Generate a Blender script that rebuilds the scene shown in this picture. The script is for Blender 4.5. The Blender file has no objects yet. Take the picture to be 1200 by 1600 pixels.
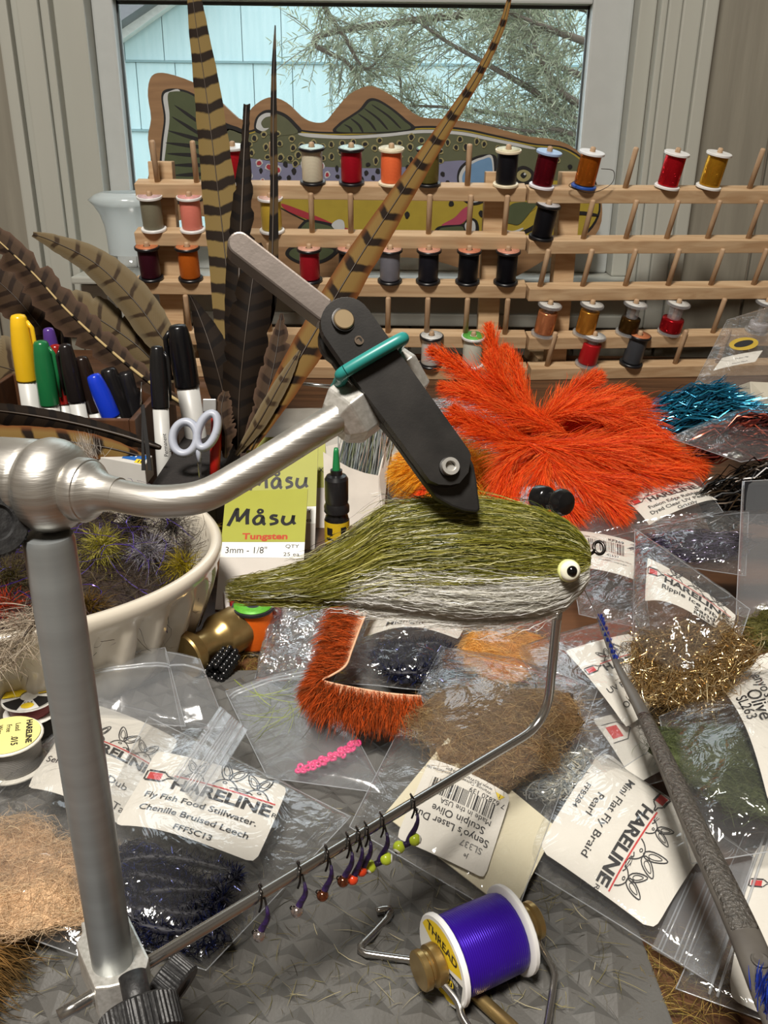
import bpy, bmesh, math, random
import numpy as np
from mathutils import Vector, Matrix

# ------------------------------------------------------------------ camera
H = 0.24                       # lens height above the desk top (z = 0)
FPX = 1400.0                   # focal length in pixels of the 1200 x 1600 frame
PITCH = math.atan2(1400.0, 3250.0)
ROLL = 0.0117
F0 = np.array([0, math.cos(PITCH), -math.sin(PITCH)])
U0 = np.array([0, math.sin(PITCH), math.cos(PITCH)])
R0 = np.array([1.0, 0, 0])
RR = R0 * math.cos(ROLL) + U0 * math.sin(ROLL)
UU = U0 * math.cos(ROLL) - R0 * math.sin(ROLL)
FF = F0
CAM = np.array([0, 0, H])
scene = bpy.context.scene
col = scene.collection
cam_d = bpy.data.cameras.new('camera')
cam_d.sensor_fit = 'VERTICAL'; cam_d.sensor_height = 24.0
cam_d.lens = FPX / 1600.0 * 24.0
cam_d.clip_start = 0.01; cam_d.clip_end = 60
cam = bpy.data.objects.new('camera', cam_d); col.objects.link(cam)
m = Matrix.Identity(4)
for i in range(3):
    m[i][0], m[i][1], m[i][2], m[i][3] = RR[i], UU[i], -FF[i], CAM[i]
cam.matrix_world = m
scene.camera = cam

# ------------------------------------------------------------------ light
scene.view_settings.view_transform = 'Standard'
scene.view_settings.look = 'None'
scene.view_settings.gamma = 1.0
scene.view_settings.use_curve_mapping = False
scene.view_settings.exposure = 0.0
scene.cycles.use_denoising = True
scene.cycles.transparent_max_bounces = 24
scene.cycles.max_bounces = 8
scene.cycles.sample_clamp_indirect = 4.0

w = bpy.data.worlds.new('overcast_sky'); scene.world = w; w.use_nodes = True
wn = w.node_tree.nodes; wn['Background'].inputs[0].default_value = (0.86, 0.95, 1.0, 1)
wn['Background'].inputs[1].default_value = 2.9

def area(name, loc, target, size, power, color):
    d = bpy.data.lights.new(name, 'AREA'); d.size = size; d.energy = power; d.color = color
    o = bpy.data.objects.new(name, d); col.objects.link(o); o.location = loc
    o.rotation_euler = (Vector(target) - Vector(loc)).to_track_quat('-Z', 'Y').to_euler()
    return o
# the room's own ceiling lamp, at ceiling height behind the camera; daylight comes only from the sky through the window
area('ceiling_lamp_offscreen', (-0.25, -0.45, 1.70), (-0.25, -0.45, 0), 0.34, 66, (1.0, 0.94, 0.86))

# ------------------------------------------------------------------ pixel -> place
def ray(px, py):
    return FF + (px - 600.0) / FPX * RR + (800.0 - py) / FPX * UU
def P(px, py, z=0.0):                 # on a level plane
    r = ray(px, py); return CAM + r * ((z - H) / r[2])
def PY(px, py, y):                    # on an upright plane parallel to the window wall
    r = ray(px, py); return CAM + r * (y / r[1])
def PD(px, py, s):                    # at a given distance along the lens axis
    return CAM + ray(px, py) * s
def proj(p):
    d = np.asarray(p, float) - CAM; s = d @ FF
    return np.array([600 + FPX * (d @ RR) / s, 800 - FPX * (d @ UU) / s])
def nrm(v):
    v = np.asarray(v, float); return v / (np.linalg.norm(v) + 1e-12)

# ------------------------------------------------------------------ materials
def lin(c):
    if isinstance(c, str): c = tuple(int(c[i:i+2], 16) for i in (0, 2, 4))
    o = []
    for x in c[:3]:
        x = x / 255.0
        o.append(x / 12.92 if x <= 0.04045 else ((x + 0.055) / 1.055) ** 2.4)
    return (*o, 1.0)
MATS = {}
def pmat(name, c, rough=0.5, metal=0.0, c2=None, nscale=60.0, mixamt=None, bump=0.0, bscale=200.0, spec=0.5,
         coat=0.0, attr=False, stretch=None, trans=0.0, sss=0.0, aniso=0.0, bdist=0.001, transl=0.0):
    if name in MATS: return MATS[name]
    mt = bpy.data.materials.new(name); mt.use_nodes = True
    nt = mt.node_tree; N = nt.nodes; L = nt.links; b = N['Principled BSDF']
    b.inputs['Roughness'].default_value = rough; b.inputs['Metallic'].default_value = metal
    b.inputs['Specular IOR Level'].default_value = spec; b.inputs['Coat Weight'].default_value = coat
    b.inputs['Anisotropic'].default_value = aniso
    if trans: b.inputs['Transmission Weight'].default_value = trans
    if sss:
        b.inputs['Subsurface Weight'].default_value = sss; b.inputs['Subsurface Scale'].default_value = 0.003
    base = lin(c); b.inputs['Base Color'].default_value = base
    tc = N.new('ShaderNodeTexCoord'); vec = tc.outputs['Object']
    if stretch:
        mp = N.new('ShaderNodeMapping'); mp.inputs['Scale'].default_value = stretch
        L.new(vec, mp.inputs['Vector']); vec = mp.outputs['Vector']
    src = None
    if attr:
        at = N.new('ShaderNodeAttribute'); at.attribute_name = 'Col'; src = at.outputs['Color']
    nz = N.new('ShaderNodeTexNoise'); nz.inputs['Scale'].default_value = nscale; nz.inputs['Detail'].default_value = 4
    L.new(vec, nz.inputs['Vector'])
    mx = N.new('ShaderNodeMix'); mx.data_type = 'RGBA'; mx.clamp_factor = True
    if c2 is None:
        k = mixamt if mixamt is not None else 0.12
        c2l = tuple(x * (1 - k) for x in base[:3]) + (1,)
    else: c2l = lin(c2)
    rmp = N.new('ShaderNodeMapRange'); rmp.inputs[1].default_value = 0.35; rmp.inputs[2].default_value = 0.65
    L.new(nz.outputs['Fac'], rmp.inputs[0]); L.new(rmp.outputs[0], mx.inputs['Factor'])
    mx.inputs['A'].default_value = base; mx.inputs['B'].default_value = c2l
    if src is not None:
        mu = N.new('ShaderNodeMix'); mu.data_type = 'RGBA'; mu.blend_type = 'MULTIPLY'; mu.inputs['Factor'].default_value = 1.0
        L.new(src, mu.inputs['A']); L.new(mx.outputs['Result'], mu.inputs['B']); L.new(mu.outputs['Result'], b.inputs['Base Color'])
    else: L.new(mx.outputs['Result'], b.inputs['Base Color'])
    if transl:
        tl = N.new('ShaderNodeBsdfTranslucent'); ms = N.new('ShaderNodeMixShader'); ms.inputs[0].default_value = transl
        L.new((mu if src is not None else mx).outputs['Result'], tl.inputs[0]); L.new(b.outputs[0], ms.inputs[1]); L.new(tl.outputs[0], ms.inputs[2]); L.new(ms.outputs[0], N['Material Output'].inputs['Surface'])
    if bump:
        n2 = N.new('ShaderNodeTexNoise'); n2.inputs['Scale'].default_value = bscale; n2.inputs['Detail'].default_value = 3
        L.new(vec, n2.inputs['Vector'])
        bp = N.new('ShaderNodeBump'); bp.inputs['Strength'].default_value = bump; bp.inputs['Distance'].default_value = bdist
        L.new(n2.outputs['Fac'], bp.inputs['Height']); L.new(bp.outputs['Normal'], b.inputs['Normal'])
    MATS[name] = mt; return mt

def film_mat(name, haze=0.05, hcol=(225, 230, 235), gloss=1.0, rough=0.08, bump=0.55, bscale=95.0, bdist=0.004):
    """clear plastic film: sees through, Fresnel gloss, a little milky haze, crinkles"""
    if name in MATS: return MATS[name]
    mt = bpy.data.materials.new(name); mt.use_nodes = True
    nt = mt.node_tree; N = nt.nodes; L = nt.links; N.remove(N['Principled BSDF']); out = N['Material Output']
    tr = N.new('ShaderNodeBsdfTransparent'); tr.inputs[0].default_value = (0.985, 0.985, 0.985, 1)
    gl = N.new('ShaderNodeBsdfGlossy'); gl.inputs['Roughness'].default_value = rough
    df = N.new('ShaderNodeBsdfTranslucent'); df.inputs[0].default_value = lin(hcol)
    d2 = N.new('ShaderNodeBsdfDiffuse'); d2.inputs[0].default_value = lin(hcol)
    dm = N.new('ShaderNodeMixShader'); dm.inputs[0].default_value = 0.5; L.new(df.outputs[0], dm.inputs[1]); L.new(d2.outputs[0], dm.inputs[2])
    tc = N.new('ShaderNodeTexCoord')
    nz = N.new('ShaderNodeTexNoise'); nz.inputs['Scale'].default_value = bscale; nz.inputs['Detail'].default_value = 3.0
    nz.inputs['Distortion'].default_value = 1.6; L.new(tc.outputs['Object'], nz.inputs['Vector'])
    bp = N.new('ShaderNodeBump'); bp.inputs['Strength'].default_value = bump; bp.inputs['Distance'].default_value = bdist
    L.new(nz.outputs['Fac'], bp.inputs['Height'])
    fr = N.new('ShaderNodeLayerWeight'); fr.inputs['Blend'].default_value = 0.5; L.new(bp.outputs['Normal'], fr.inputs['Normal'])
    pw_ = N.new('ShaderNodeMath'); pw_.operation = 'POWER'; pw_.inputs[1].default_value = 4.0; L.new(fr.outputs['Facing'], pw_.inputs[0])
    ml = N.new('ShaderNodeMath'); ml.operation = 'MULTIPLY_ADD'; ml.inputs[1].default_value = 0.7; ml.inputs[2].default_value = 0.045 * gloss
    ml.use_clamp = True; L.new(pw_.outputs[0], ml.inputs[0])
    L.new(bp.outputs['Normal'], gl.inputs['Normal'])
    m1 = N.new('ShaderNodeMixShader'); m1.inputs[0].default_value = haze; L.new(tr.outputs[0], m1.inputs[1]); L.new(dm.outputs[0], m1.inputs[2])
    m2 = N.new('ShaderNodeMixShader'); L.new(ml.outputs[0], m2.inputs[0]); L.new(m1.outputs[0], m2.inputs[1]); L.new(gl.outputs[0], m2.inputs[2])
    L.new(m2.outputs[0], out.inputs['Surface'])
    MATS[name] = mt; return mt

def wood_mat(name, c, c2, rough=0.55, stretch=(8, 60, 60), nscale=3.0):
    if name in MATS: return MATS[name]
    mt = bpy.data.materials.new(name); mt.use_nodes = True
    nt = mt.node_tree; N = nt.nodes; L = nt.links; b = N['Principled BSDF']; b.inputs['Roughness'].default_value = rough
    tc = N.new('ShaderNodeTexCoord'); mp = N.new('ShaderNodeMapping'); mp.inputs['Scale'].default_value = stretch
    L.new(tc.outputs['Object'], mp.inputs['Vector'])
    nz = N.new('ShaderNodeTexNoise'); nz.inputs['Scale'].default_value = nscale; nz.inputs['Detail'].default_value = 6; nz.inputs['Distortion'].default_value = 0.8
    L.new(mp.outputs['Vector'], nz.inputs['Vector'])
    cr = N.new('ShaderNodeValToRGB'); cr.color_ramp.elements[0].position = 0.35; cr.color_ramp.elements[1].position = 0.68
    cr.color_ramp.elements[0].color = lin(c2); cr.color_ramp.elements[1].color = lin(c)
    L.new(nz.outputs['Fac'], cr.inputs['Fac']); L.new(cr.outputs['Color'], b.inputs['Base Color'])
    bp = N.new('ShaderNodeBump'); bp.inputs['Strength'].default_value = 0.15; bp.inputs['Distance'].default_value = 0.0006
    L.new(nz.outputs['Fac'], bp.inputs['Height']); L.new(bp.outputs['Normal'], b.inputs['Normal'])
    MATS[name] = mt; return mt

def thread_mat(name, c, glit=False, ax=(0, 0, 1)):
    """wound thread: fine ridges along the spool axis (object z)"""
    if name in MATS: return MATS[name]
    mt = bpy.data.materials.new(name); mt.use_nodes = True
    nt = mt.node_tree; N = nt.nodes; L = nt.links; b = N['Principled BSDF']
    b.inputs['Roughness'].default_value = 0.32 if not glit else 0.22; b.inputs['Base Color'].default_value = lin(c)
    b.inputs['Specular Tint'].default_value = tuple(min(1.0, x * 3.5 + .06) for x in lin(c)[:3]) + (1,); b.inputs['Specular IOR Level'].default_value = .75
    if glit: b.inputs['Metallic'].default_value = 0.8
    tc = N.new('ShaderNodeTexCoord')
    if glit:
        vo = N.new('ShaderNodeTexVoronoi'); vo.inputs['Scale'].default_value = 620; L.new(tc.outputs['Object'], vo.inputs['Vector'])
        bp = N.new('ShaderNodeBump'); bp.inputs['Strength'].default_value = 0.7; bp.inputs['Distance'].default_value = 0.002
        L.new(vo.outputs['Color'], bp.inputs['Height'])
        b.inputs['Metallic'].default_value = .6
    else:
        dp = N.new('ShaderNodeVectorMath'); dp.operation = 'DOT_PRODUCT'; dp.inputs[1].default_value = tuple(float(q) for q in ax); L.new(tc.outputs['Object'], dp.inputs[0])
        nz = N.new('ShaderNodeTexNoise'); nz.inputs['Scale'].default_value = 500; L.new(tc.outputs['Object'], nz.inputs['Vector'])
        ma = N.new('ShaderNodeMath'); ma.operation = 'MULTIPLY_ADD'; ma.inputs[1].default_value = 9000; L.new(dp.outputs['Value'], ma.inputs[0]); L.new(nz.outputs['Fac'], ma.inputs[2])
        sn = N.new('ShaderNodeMath'); sn.operation = 'SINE'; L.new(ma.outputs[0], sn.inputs[0])
        wv = N.new('ShaderNodeMapRange'); wv.inputs[1].default_value = -1; L.new(sn.outputs[0], wv.inputs[0])
        bp = N.new('ShaderNodeBump'); bp.inputs['Strength'].default_value = 0.35; bp.inputs['Distance'].default_value = 0.0003
        L.new(wv.outputs[0], bp.inputs['Height'])
    L.new(bp.outputs['Normal'], b.inputs['Normal'])
    MATS[name] = mt; return mt

def feather_mat(name, base, bar, freq=120.0, width=0.3, edge=None, slant=0.0, rough=0.6):
    """barred game-bird vane; UV.x = metres along the quill, UV.y = -1..1 across"""
    if name in MATS: return MATS[name]
    mt = bpy.data.materials.new(name); mt.use_nodes = True
    nt = mt.node_tree; N = nt.nodes; L = nt.links; b = N['Principled BSDF']; b.inputs['Roughness'].default_value = rough
    b.inputs['Specular IOR Level'].default_value = 0.06
    uv = N.new('ShaderNodeUVMap'); sx = N.new('ShaderNodeSeparateXYZ'); L.new(uv.outputs['UV'], sx.inputs[0])
    nz = N.new('ShaderNodeTexNoise'); nz.inputs['Scale'].default_value = 120; nz.inputs['Detail'].default_value = 3
    tc = N.new('ShaderNodeTexCoord'); L.new(tc.outputs['Object'], nz.inputs['Vector'])
    def M(op, a, bb=None, c=None):
        n = N.new('ShaderNodeMath'); n.operation = op
        for i, v in enumerate((a, bb, c)):
            if v is None: continue
            if isinstance(v, (int, float)): n.inputs[i].default_value = v
            else: L.new(v, n.inputs[i])
        return n.outputs[0]
    av = M('ABSOLUTE', sx.outputs['Y'])
    x = M('MULTIPLY_ADD', sx.outputs['X'], freq, M('MULTIPLY', av, slant))
    x = M('ADD', x, M('MULTIPLY', nz.outputs['Fac'], 0.22))
    fr = M('FRACT', x)
    tri = M('ABSOLUTE', M('SUBTRACT', fr, 0.5))
    mr = N.new('ShaderNodeMapRange'); mr.inputs[1].default_value = width * .5; mr.inputs[2].default_value = width * .5 + .07
    mr.inputs[3].default_value = 1; mr.inputs[4].default_value = 0; L.new(tri, mr.inputs[0])
    # barbs: fine streaks slanting off the quill
    wv = M('SINE', M('MULTIPLY', M('SUBTRACT', sx.outputs['X'], M('MULTIPLY', av, 0.012)), 5200))
    wv = M('MULTIPLY_ADD', wv, 0.10, 0.9)
    mx = N.new('ShaderNodeMix'); mx.data_type = 'RGBA'; L.new(mr.outputs[0], mx.inputs['Factor'])
    mx.inputs['A'].default_value = lin(base); mx.inputs['B'].default_value = lin(bar)
    res = mx.outputs['Result']
    if edge:
        me = N.new('ShaderNodeMix'); me.data_type = 'RGBA'; mr2 = N.new('ShaderNodeMapRange')
        mr2.inputs[1].default_value = 0.55; mr2.inputs[2].default_value = 1.0; L.new(av, mr2.inputs[0])
        L.new(mr2.outputs[0], me.inputs['Factor']); L.new(res, me.inputs['A']); me.inputs['B'].default_value = lin(edge); res = me.outputs['Result']
    mu = N.new('ShaderNodeMix'); mu.data_type = 'RGBA'; mu.blend_type = 'MULTIPLY'; mu.inputs['Factor'].default_value = 1
    L.new(res, mu.inputs['A'])
    cb = N.new('ShaderNodeCombineColor'); [L.new(wv, cb.inputs[i]) for i in range(3)]
    L.new(cb.outputs[0], mu.inputs['B']); L.new(mu.outputs['Result'], b.inputs['Base Color'])
    bp = N.new('ShaderNodeBump'); bp.inputs['Strength'].default_value = 0.3; bp.inputs['Distance'].default_value = 0.0004
    L.new(wv, bp.inputs['Height']); L.new(bp.outputs['Normal'], b.inputs['Normal'])
    MATS[name] = mt; return mt

# ------------------------------------------------------------------ geometry
WL = {}
class G:
    """collects vertices and faces of one mesh"""
    def __init__(s): s.v = []; s.f = []; s.n = 0
    def add(s, v, f):
        v = np.asarray(v, float).reshape(-1, 3); s.v.append(v); o = s.n
        s.f.extend([tuple(i + o for i in q) for q in f]); s.n += len(v); return s
    def tube(s, pts, r, n=10, cap=True, ref=None, flat=None):
        pts = np.asarray(pts, float); k = len(pts)
        r = np.full(k, r) if np.isscalar(r) else np.asarray(r, float)
        T = np.gradient(pts, axis=0); T /= np.linalg.norm(T, axis=1)[:, None] + 1e-12
        a = np.array([0, 0, 1.0]) if ref is None else np.asarray(ref, float)
        if abs(a @ T[0]) > .95: a = np.array([1.0, 0, 0])
        A = nrm(np.cross(T[0], a)); V = []
        for i in range(k):
            A = nrm(A - (A @ T[i]) * T[i]); B = np.cross(T[i], A)
            th = np.linspace(0, 2 * math.pi, n, endpoint=False)
            fb = 1.0 if flat is None else flat
            V.append(pts[i] + r[i] * (np.cos(th)[:, None] * A + fb * np.sin(th)[:, None] * B))
        f = [(i * n + j, i * n + (j + 1) % n, (i + 1) * n + (j + 1) % n, (i + 1) * n + j) for i in range(k - 1) for j in range(n)]
        if cap: f += [tuple(range(n - 1, -1, -1)), tuple(range((k - 1) * n, k * n))]
        return s.add(np.concatenate(V), f)
    def lathe(s, prof, o=(0, 0, 0), ax=(0, 0, 1), n=28, cap=True, ripple=None, ref=None):
        o = np.asarray(o, float); ax = nrm(ax)
        a = np.array([1.0, 0, 0]) if ref is None else np.asarray(ref, float)
        if abs(ax @ a) > .9: a = np.array([0, 1.0, 0])
        A = nrm(a - (a @ ax) * ax); B = np.cross(ax, A); V = []
        th = np.linspace(0, 2 * math.pi, n, endpoint=False)
        for (r, z) in prof:
            rr = np.full(n, r)
            if ripple: rr = ripple(r, z, th)
            V.append(o + z * ax + rr[:, None] * (np.cos(th)[:, None] * A + np.sin(th)[:, None] * B))
        k = len(prof)
        f = [(i * n + j, i * n + (j + 1) % n, (i + 1) * n + (j + 1) % n, (i + 1) * n + j) for i in range(k - 1) for j in range(n)]
        if cap: f += [tuple(range(n - 1, -1, -1)), tuple(range((k - 1) * n, k * n))]
        return s.add(np.concatenate(V), f)
    def box(s, c, hs, X=(1, 0, 0), Y=(0, 1, 0), Z=(0, 0, 1)):
        c = np.asarray(c, float); X, Y, Z = (np.asarray(q, float) for q in (X, Y, Z))
        v = [c + sx * hs[0] * X + sy * hs[1] * Y + sz * hs[2] * Z for sz in (-1, 1) for sy in (-1, 1) for sx in (-1, 1)]
        return s.add(v, [(0, 2, 3, 1), (4, 5, 7, 6), (0, 1, 5, 4), (2, 6, 7, 3), (0, 4, 6, 2), (1, 3, 7, 5)])
    def prism(s, pts, ext):
        """polygon (k x 3) pushed along ext"""
        p = np.asarray(pts, float); k = len(p); q = p + np.asarray(ext, float)
        return s.add(np.vstack([p, q]), [tuple(range(k)), tuple(range(2 * k - 1, k - 1, -1))] +
                     [(i, k + i, k + (i + 1) % k, (i + 1) % k) for i in range(k)])
    def face(s, pts): return s.add(pts, [tuple(range(len(pts)))])
    def ball(s, c, r, n=12, m=8, sc=(1, 1, 1)):
        prof = [(max(1e-5, r * math.sin(math.pi * i / m)), -r * math.cos(math.pi * i / m)) for i in range(m + 1)]
        g = G().lathe(prof, n=n); v = np.concatenate(g.v) * np.asarray(sc) + np.asarray(c, float)
        return s.add(v, g.f)
    def grid(s, V, nu, nv):
        return s.add(V, [(j * nu + i, j * nu + i + 1, (j + 1) * nu + i + 1, (j + 1) * nu + i) for j in range(nv - 1) for i in range(nu - 1)])
    def bounds(s):
        v = np.concatenate(s.v); return v.min(0), v.max(0)

def put(name, g, mat, parent=None, smooth=True, label=None, cat=None, group=None, kind=None, bevel=0, auto=None, loc=None):
    """links the collected geometry as ONE mesh object; world coordinates in, placed under its parent"""
    v = np.concatenate(g.v)
    if parent is not None: off = WL[parent.name]
    elif loc is not None: off = np.asarray(loc, float)
    else:
        lo, hi = v.min(0), v.max(0); off = np.array([(lo[0] + hi[0]) / 2, (lo[1] + hi[1]) / 2, lo[2]])
    me = bpy.data.meshes.new(name); me.from_pydata((v - off).tolist(), [], g.f); me.validate(clean_customdata=False)
    if bevel:
        bm = bmesh.new(); bm.from_mesh(me); bmesh.ops.recalc_face_normals(bm, faces=bm.faces)
        ed = [e for e in bm.edges if len(e.link_faces) == 2 and e.calc_face_angle(0) > 0.5]
        bmesh.ops.bevel(bm, geom=ed, offset=bevel, segments=2, affect='EDGES', profile=0.6, clamp_overlap=True)
        bm.to_mesh(me); bm.free()
    me.materials.append(mat)
    if smooth:
        me.polygons.foreach_set('use_smooth', [True] * len(me.polygons))
        if auto is not None:
            try: me.set_sharp_from_angle(angle=auto)
            except Exception: pass
    o = bpy.data.objects.new(name, me); col.objects.link(o)
    if parent is not None: o.parent = parent
    else: o.location = off
    WL[o.name] = off
    tag(o, label, cat, group, kind)
    return o
def tag(o, label=None, cat=None, group=None, kind=None):
    if label: o['label'] = label
    if cat: o['category'] = cat
    if group: o['group'] = group
    if kind: o['kind'] = kind
def thing(name, loc, label, cat, group=None):
    o = bpy.data.objects.new(name, None); col.objects.link(o); o.location = loc; o.empty_display_size = 0.01
    WL[o.name] = np.asarray(loc, float); tag(o, label, cat, group); return o

def strands(name, Pt, wd, cols, mat, parent=None, face_dir=None, rng=None, **kw):
    """Pt: n x k x 3 points; thin ribbons, one colour each"""
    rng = rng or np.random.default_rng(1)
    Pt = np.asarray(Pt, float); n, k, _ = Pt.shape
    off = WL[parent.name] if parent is not None else np.array([*(Pt.reshape(-1, 3).mean(0)[:2]), Pt[..., 2].min()])
    T = np.gradient(Pt, axis=1); T /= np.linalg.norm(T, axis=2)[..., None] + 1e-12
    a = rng.normal(size=(n, 1, 3))
    if face_dir is not None: a = a * 0.55 + np.asarray(face_dir) * 1.0
    S = np.cross(T, a); S /= np.linalg.norm(S, axis=2)[..., None] + 1e-12
    wd = np.asarray(wd, float)
    if wd.ndim == 0: wd = np.full((n, k), float(wd))
    elif wd.ndim == 1: wd = np.tile(wd, (n, 1)) if len(wd) == k else np.tile(wd[:, None], (1, k))
    taper = np.ones(k); taper[-1] = .25; taper[0] = .6
    hw = (wd * taper * .5)[..., None] * S
    V = np.stack([Pt - hw, Pt + hw], axis=2).reshape(-1, 3) - off
    base = (np.arange(n) * k * 2)[:, None] + (np.arange(k - 1) * 2)[None, :]
    Fq = np.stack([base, base + 1, base + 3, base + 2], axis=-1).reshape(-1)
    nf = n * (k - 1)
    me = bpy.data.meshes.new(name); me.vertices.add(len(V)); me.vertices.foreach_set('co', V.reshape(-1))
    me.loops.add(nf * 4); me.loops.foreach_set('vertex_index', Fq.astype(np.int32))
    me.polygons.add(nf); me.polygons.foreach_set('loop_start', (np.arange(nf) * 4).astype(np.int32))
    me.polygons.foreach_set('use_smooth', np.ones(nf, bool))
    me.update(calc_edges=True)
    ca = me.color_attributes.new('Col', 'FLOAT_COLOR', 'POINT')
    cols = np.asarray(cols, float)
    if cols.ndim == 2: cc = np.repeat(cols[:, None, :3], k, axis=1)
    else: cc = cols[..., :3]
    cc = np.repeat(cc.reshape(-1, 3), 2, axis=0)
    ca.data.foreach_set('color', np.hstack([cc, np.ones((len(cc), 1))]).reshape(-1))
    me.materials.append(mat)
    o = bpy.data.objects.new(name, me); col.objects.link(o)
    if parent is not None: o.parent = parent
    else: o.location = off
    WL[o.name] = off; tag(o, **kw); return o
def lc(c): return np.array(lin(c)[:3])
def colmix(rng, n, cs, jit=0.18, wts=None):
    cs = np.array([lc(c) for c in cs]); i = rng.choice(len(cs), size=n, p=wts)
    j = rng.choice(len(cs), size=n, p=wts); t = rng.random((n, 1)) * .5
    return np.clip((cs[i] * (1 - t) + cs[j] * t) * (1 + rng.normal(size=(n, 1)) * jit), 0.002, 1)
def spl(pts, n, closed=False):
    p = np.asarray(pts, float); k = len(p)
    if closed: t = np.linspace(0, k, n, endpoint=False)
    else: t = np.linspace(0, k - 1, n)
    i = np.minimum(np.floor(t).astype(int), (k - 1 if closed else k - 2)); u = (t - i)[:, None]
    def g(j): return p[j % k] if closed else p[np.clip(j, 0, k - 1)]
    a, b, c, d = g(i - 1), g(i), g(i + 1), g(i + 2)
    return 0.5 * (2 * b + (c - a) * u + (2 * a - 5 * b + 4 * c - d) * u ** 2 + (3 * b - a - 3 * c + d) * u ** 3)
TXT = {}
def text_geo(body, bold=0.0, shear=0.0):
    key = (body, bold, shear)
    if key not in TXT:
        c = bpy.data.curves.new('t', 'FONT'); c.body = body; c.offset = bold; c.shear = shear; c.resolution_u = 3
        o = bpy.data.objects.new('t', c); me = bpy.data.meshes.new_from_object(o)
        v = np.array([q.co[:2] for q in me.vertices]).reshape(-1, 2); f = [tuple(q.vertices) for q in me.polygons]
        bpy.data.objects.remove(o); bpy.data.meshes.remove(me); bpy.data.curves.remove(c)
        TXT[key] = (v, f)
    return TXT[key]

class Sheet:
    """print on a patch of surface: x,y in millimetres from the patch's top-left, mapped by fn(x, y, lift)"""
    def __init__(s, fn, wmm, hmm): s.fn, s.w, s.h = fn, wmm, hmm; s.g = {}
    def G(s, m):
        return s.g.setdefault(m, G())
    def text(s, t, x, y, size, m='ink_black', bold=0.0, align='l', shear=0.0, wid=1.0, rot=0.0):
        v, f = text_geo(t, bold, shear)
        if not len(v): return
        v = v * size * np.array([wid, 1.0])
        wd = v[:, 0].max()
        if align == 'c': v = v - [wd / 2, 0]
        if align == 'r': v = v - [wd, 0]
        c, sn = math.cos(rot), math.sin(rot); v = np.stack([v[:, 0] * c - v[:, 1] * sn, v[:, 0] * sn + v[:, 1] * c], 1)
        s.G(m).add([s.fn(x + a, y - b, .00022) for a, b in v], f)
    def line(s, pts, wd, m='ink_black'):
        p = np.asarray(pts, float); q = [p[0]]
        for a, b in zip(p[:-1], p[1:]):
            m_ = max(1, int(np.linalg.norm(b - a) / 2.0)); q += [a + (b - a) * (i + 1) / m_ for i in range(m_)]
        p = np.array(q); T = np.gradient(p, axis=0); T /= np.linalg.norm(T, axis=1)[:, None] + 1e-9
        Nn = np.stack([-T[:, 1], T[:, 0]], 1) * wd / 2; V = []
        for a, b in zip(p - Nn, p + Nn): V += [s.fn(*a, .0002), s.fn(*b, .0002)]
        s.G(m).add(V, [(2 * i, 2 * i + 1, 2 * i + 3, 2 * i + 2) for i in range(len(p) - 1)])
    def rect(s, x0, y0, x1, y1, m, lift=.00012, nx=6, ny=3):
        V = [s.fn(x0 + (x1 - x0) * i / nx, y0 + (y1 - y0) * j / ny, lift) for j in range(ny + 1) for i in range(nx + 1)]
        s.G(m).grid(V, nx + 1, ny + 1)
    def poly(s, pts, m, lift=.00015): s.G(m).face([s.fn(a, b, lift) for a, b in pts])
    def barcode(s, x0, y0, x1, y1, seed=3, m='ink_black'):
        r = random.Random(seed); x = x0
        while x < x1:
            wd = r.choice((.25, .25, .5, .75)); s.rect(x, y0, min(x + wd, x1), y1, m, nx=1, ny=2, lift=.0002); x += wd + r.choice((.3, .3, .55, .8))
    def done(s, parent, names=None):
        for m, g in s.g.items():
            put({'ink_black': 'lettering', 'ink_red': 'red_print'}.get(m, 'print'), g, INK[m], parent, smooth=False)
def ink(name, c, rough=.6): return pmat(name, c, rough, mixamt=.04)
INK = {'ink_black': ink('ink_black', (22, 20, 22)), 'ink_red': ink('ink_red', (190, 38, 38)), 'ink_grey': ink('ink_grey', (120, 118, 115)),
       'ink_yellow': ink('ink_yellow', (236, 205, 40)), 'ink_white': ink('ink_white', (232, 232, 226)), 'ink_blue': ink('ink_blue', (30, 95, 170)),
       'ink_green': ink('ink_green', (60, 120, 60)), 'ink_lime': ink('ink_lime', (158, 160, 62)), 'ink_rust': ink('ink_rust', (178, 66, 40))}
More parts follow.
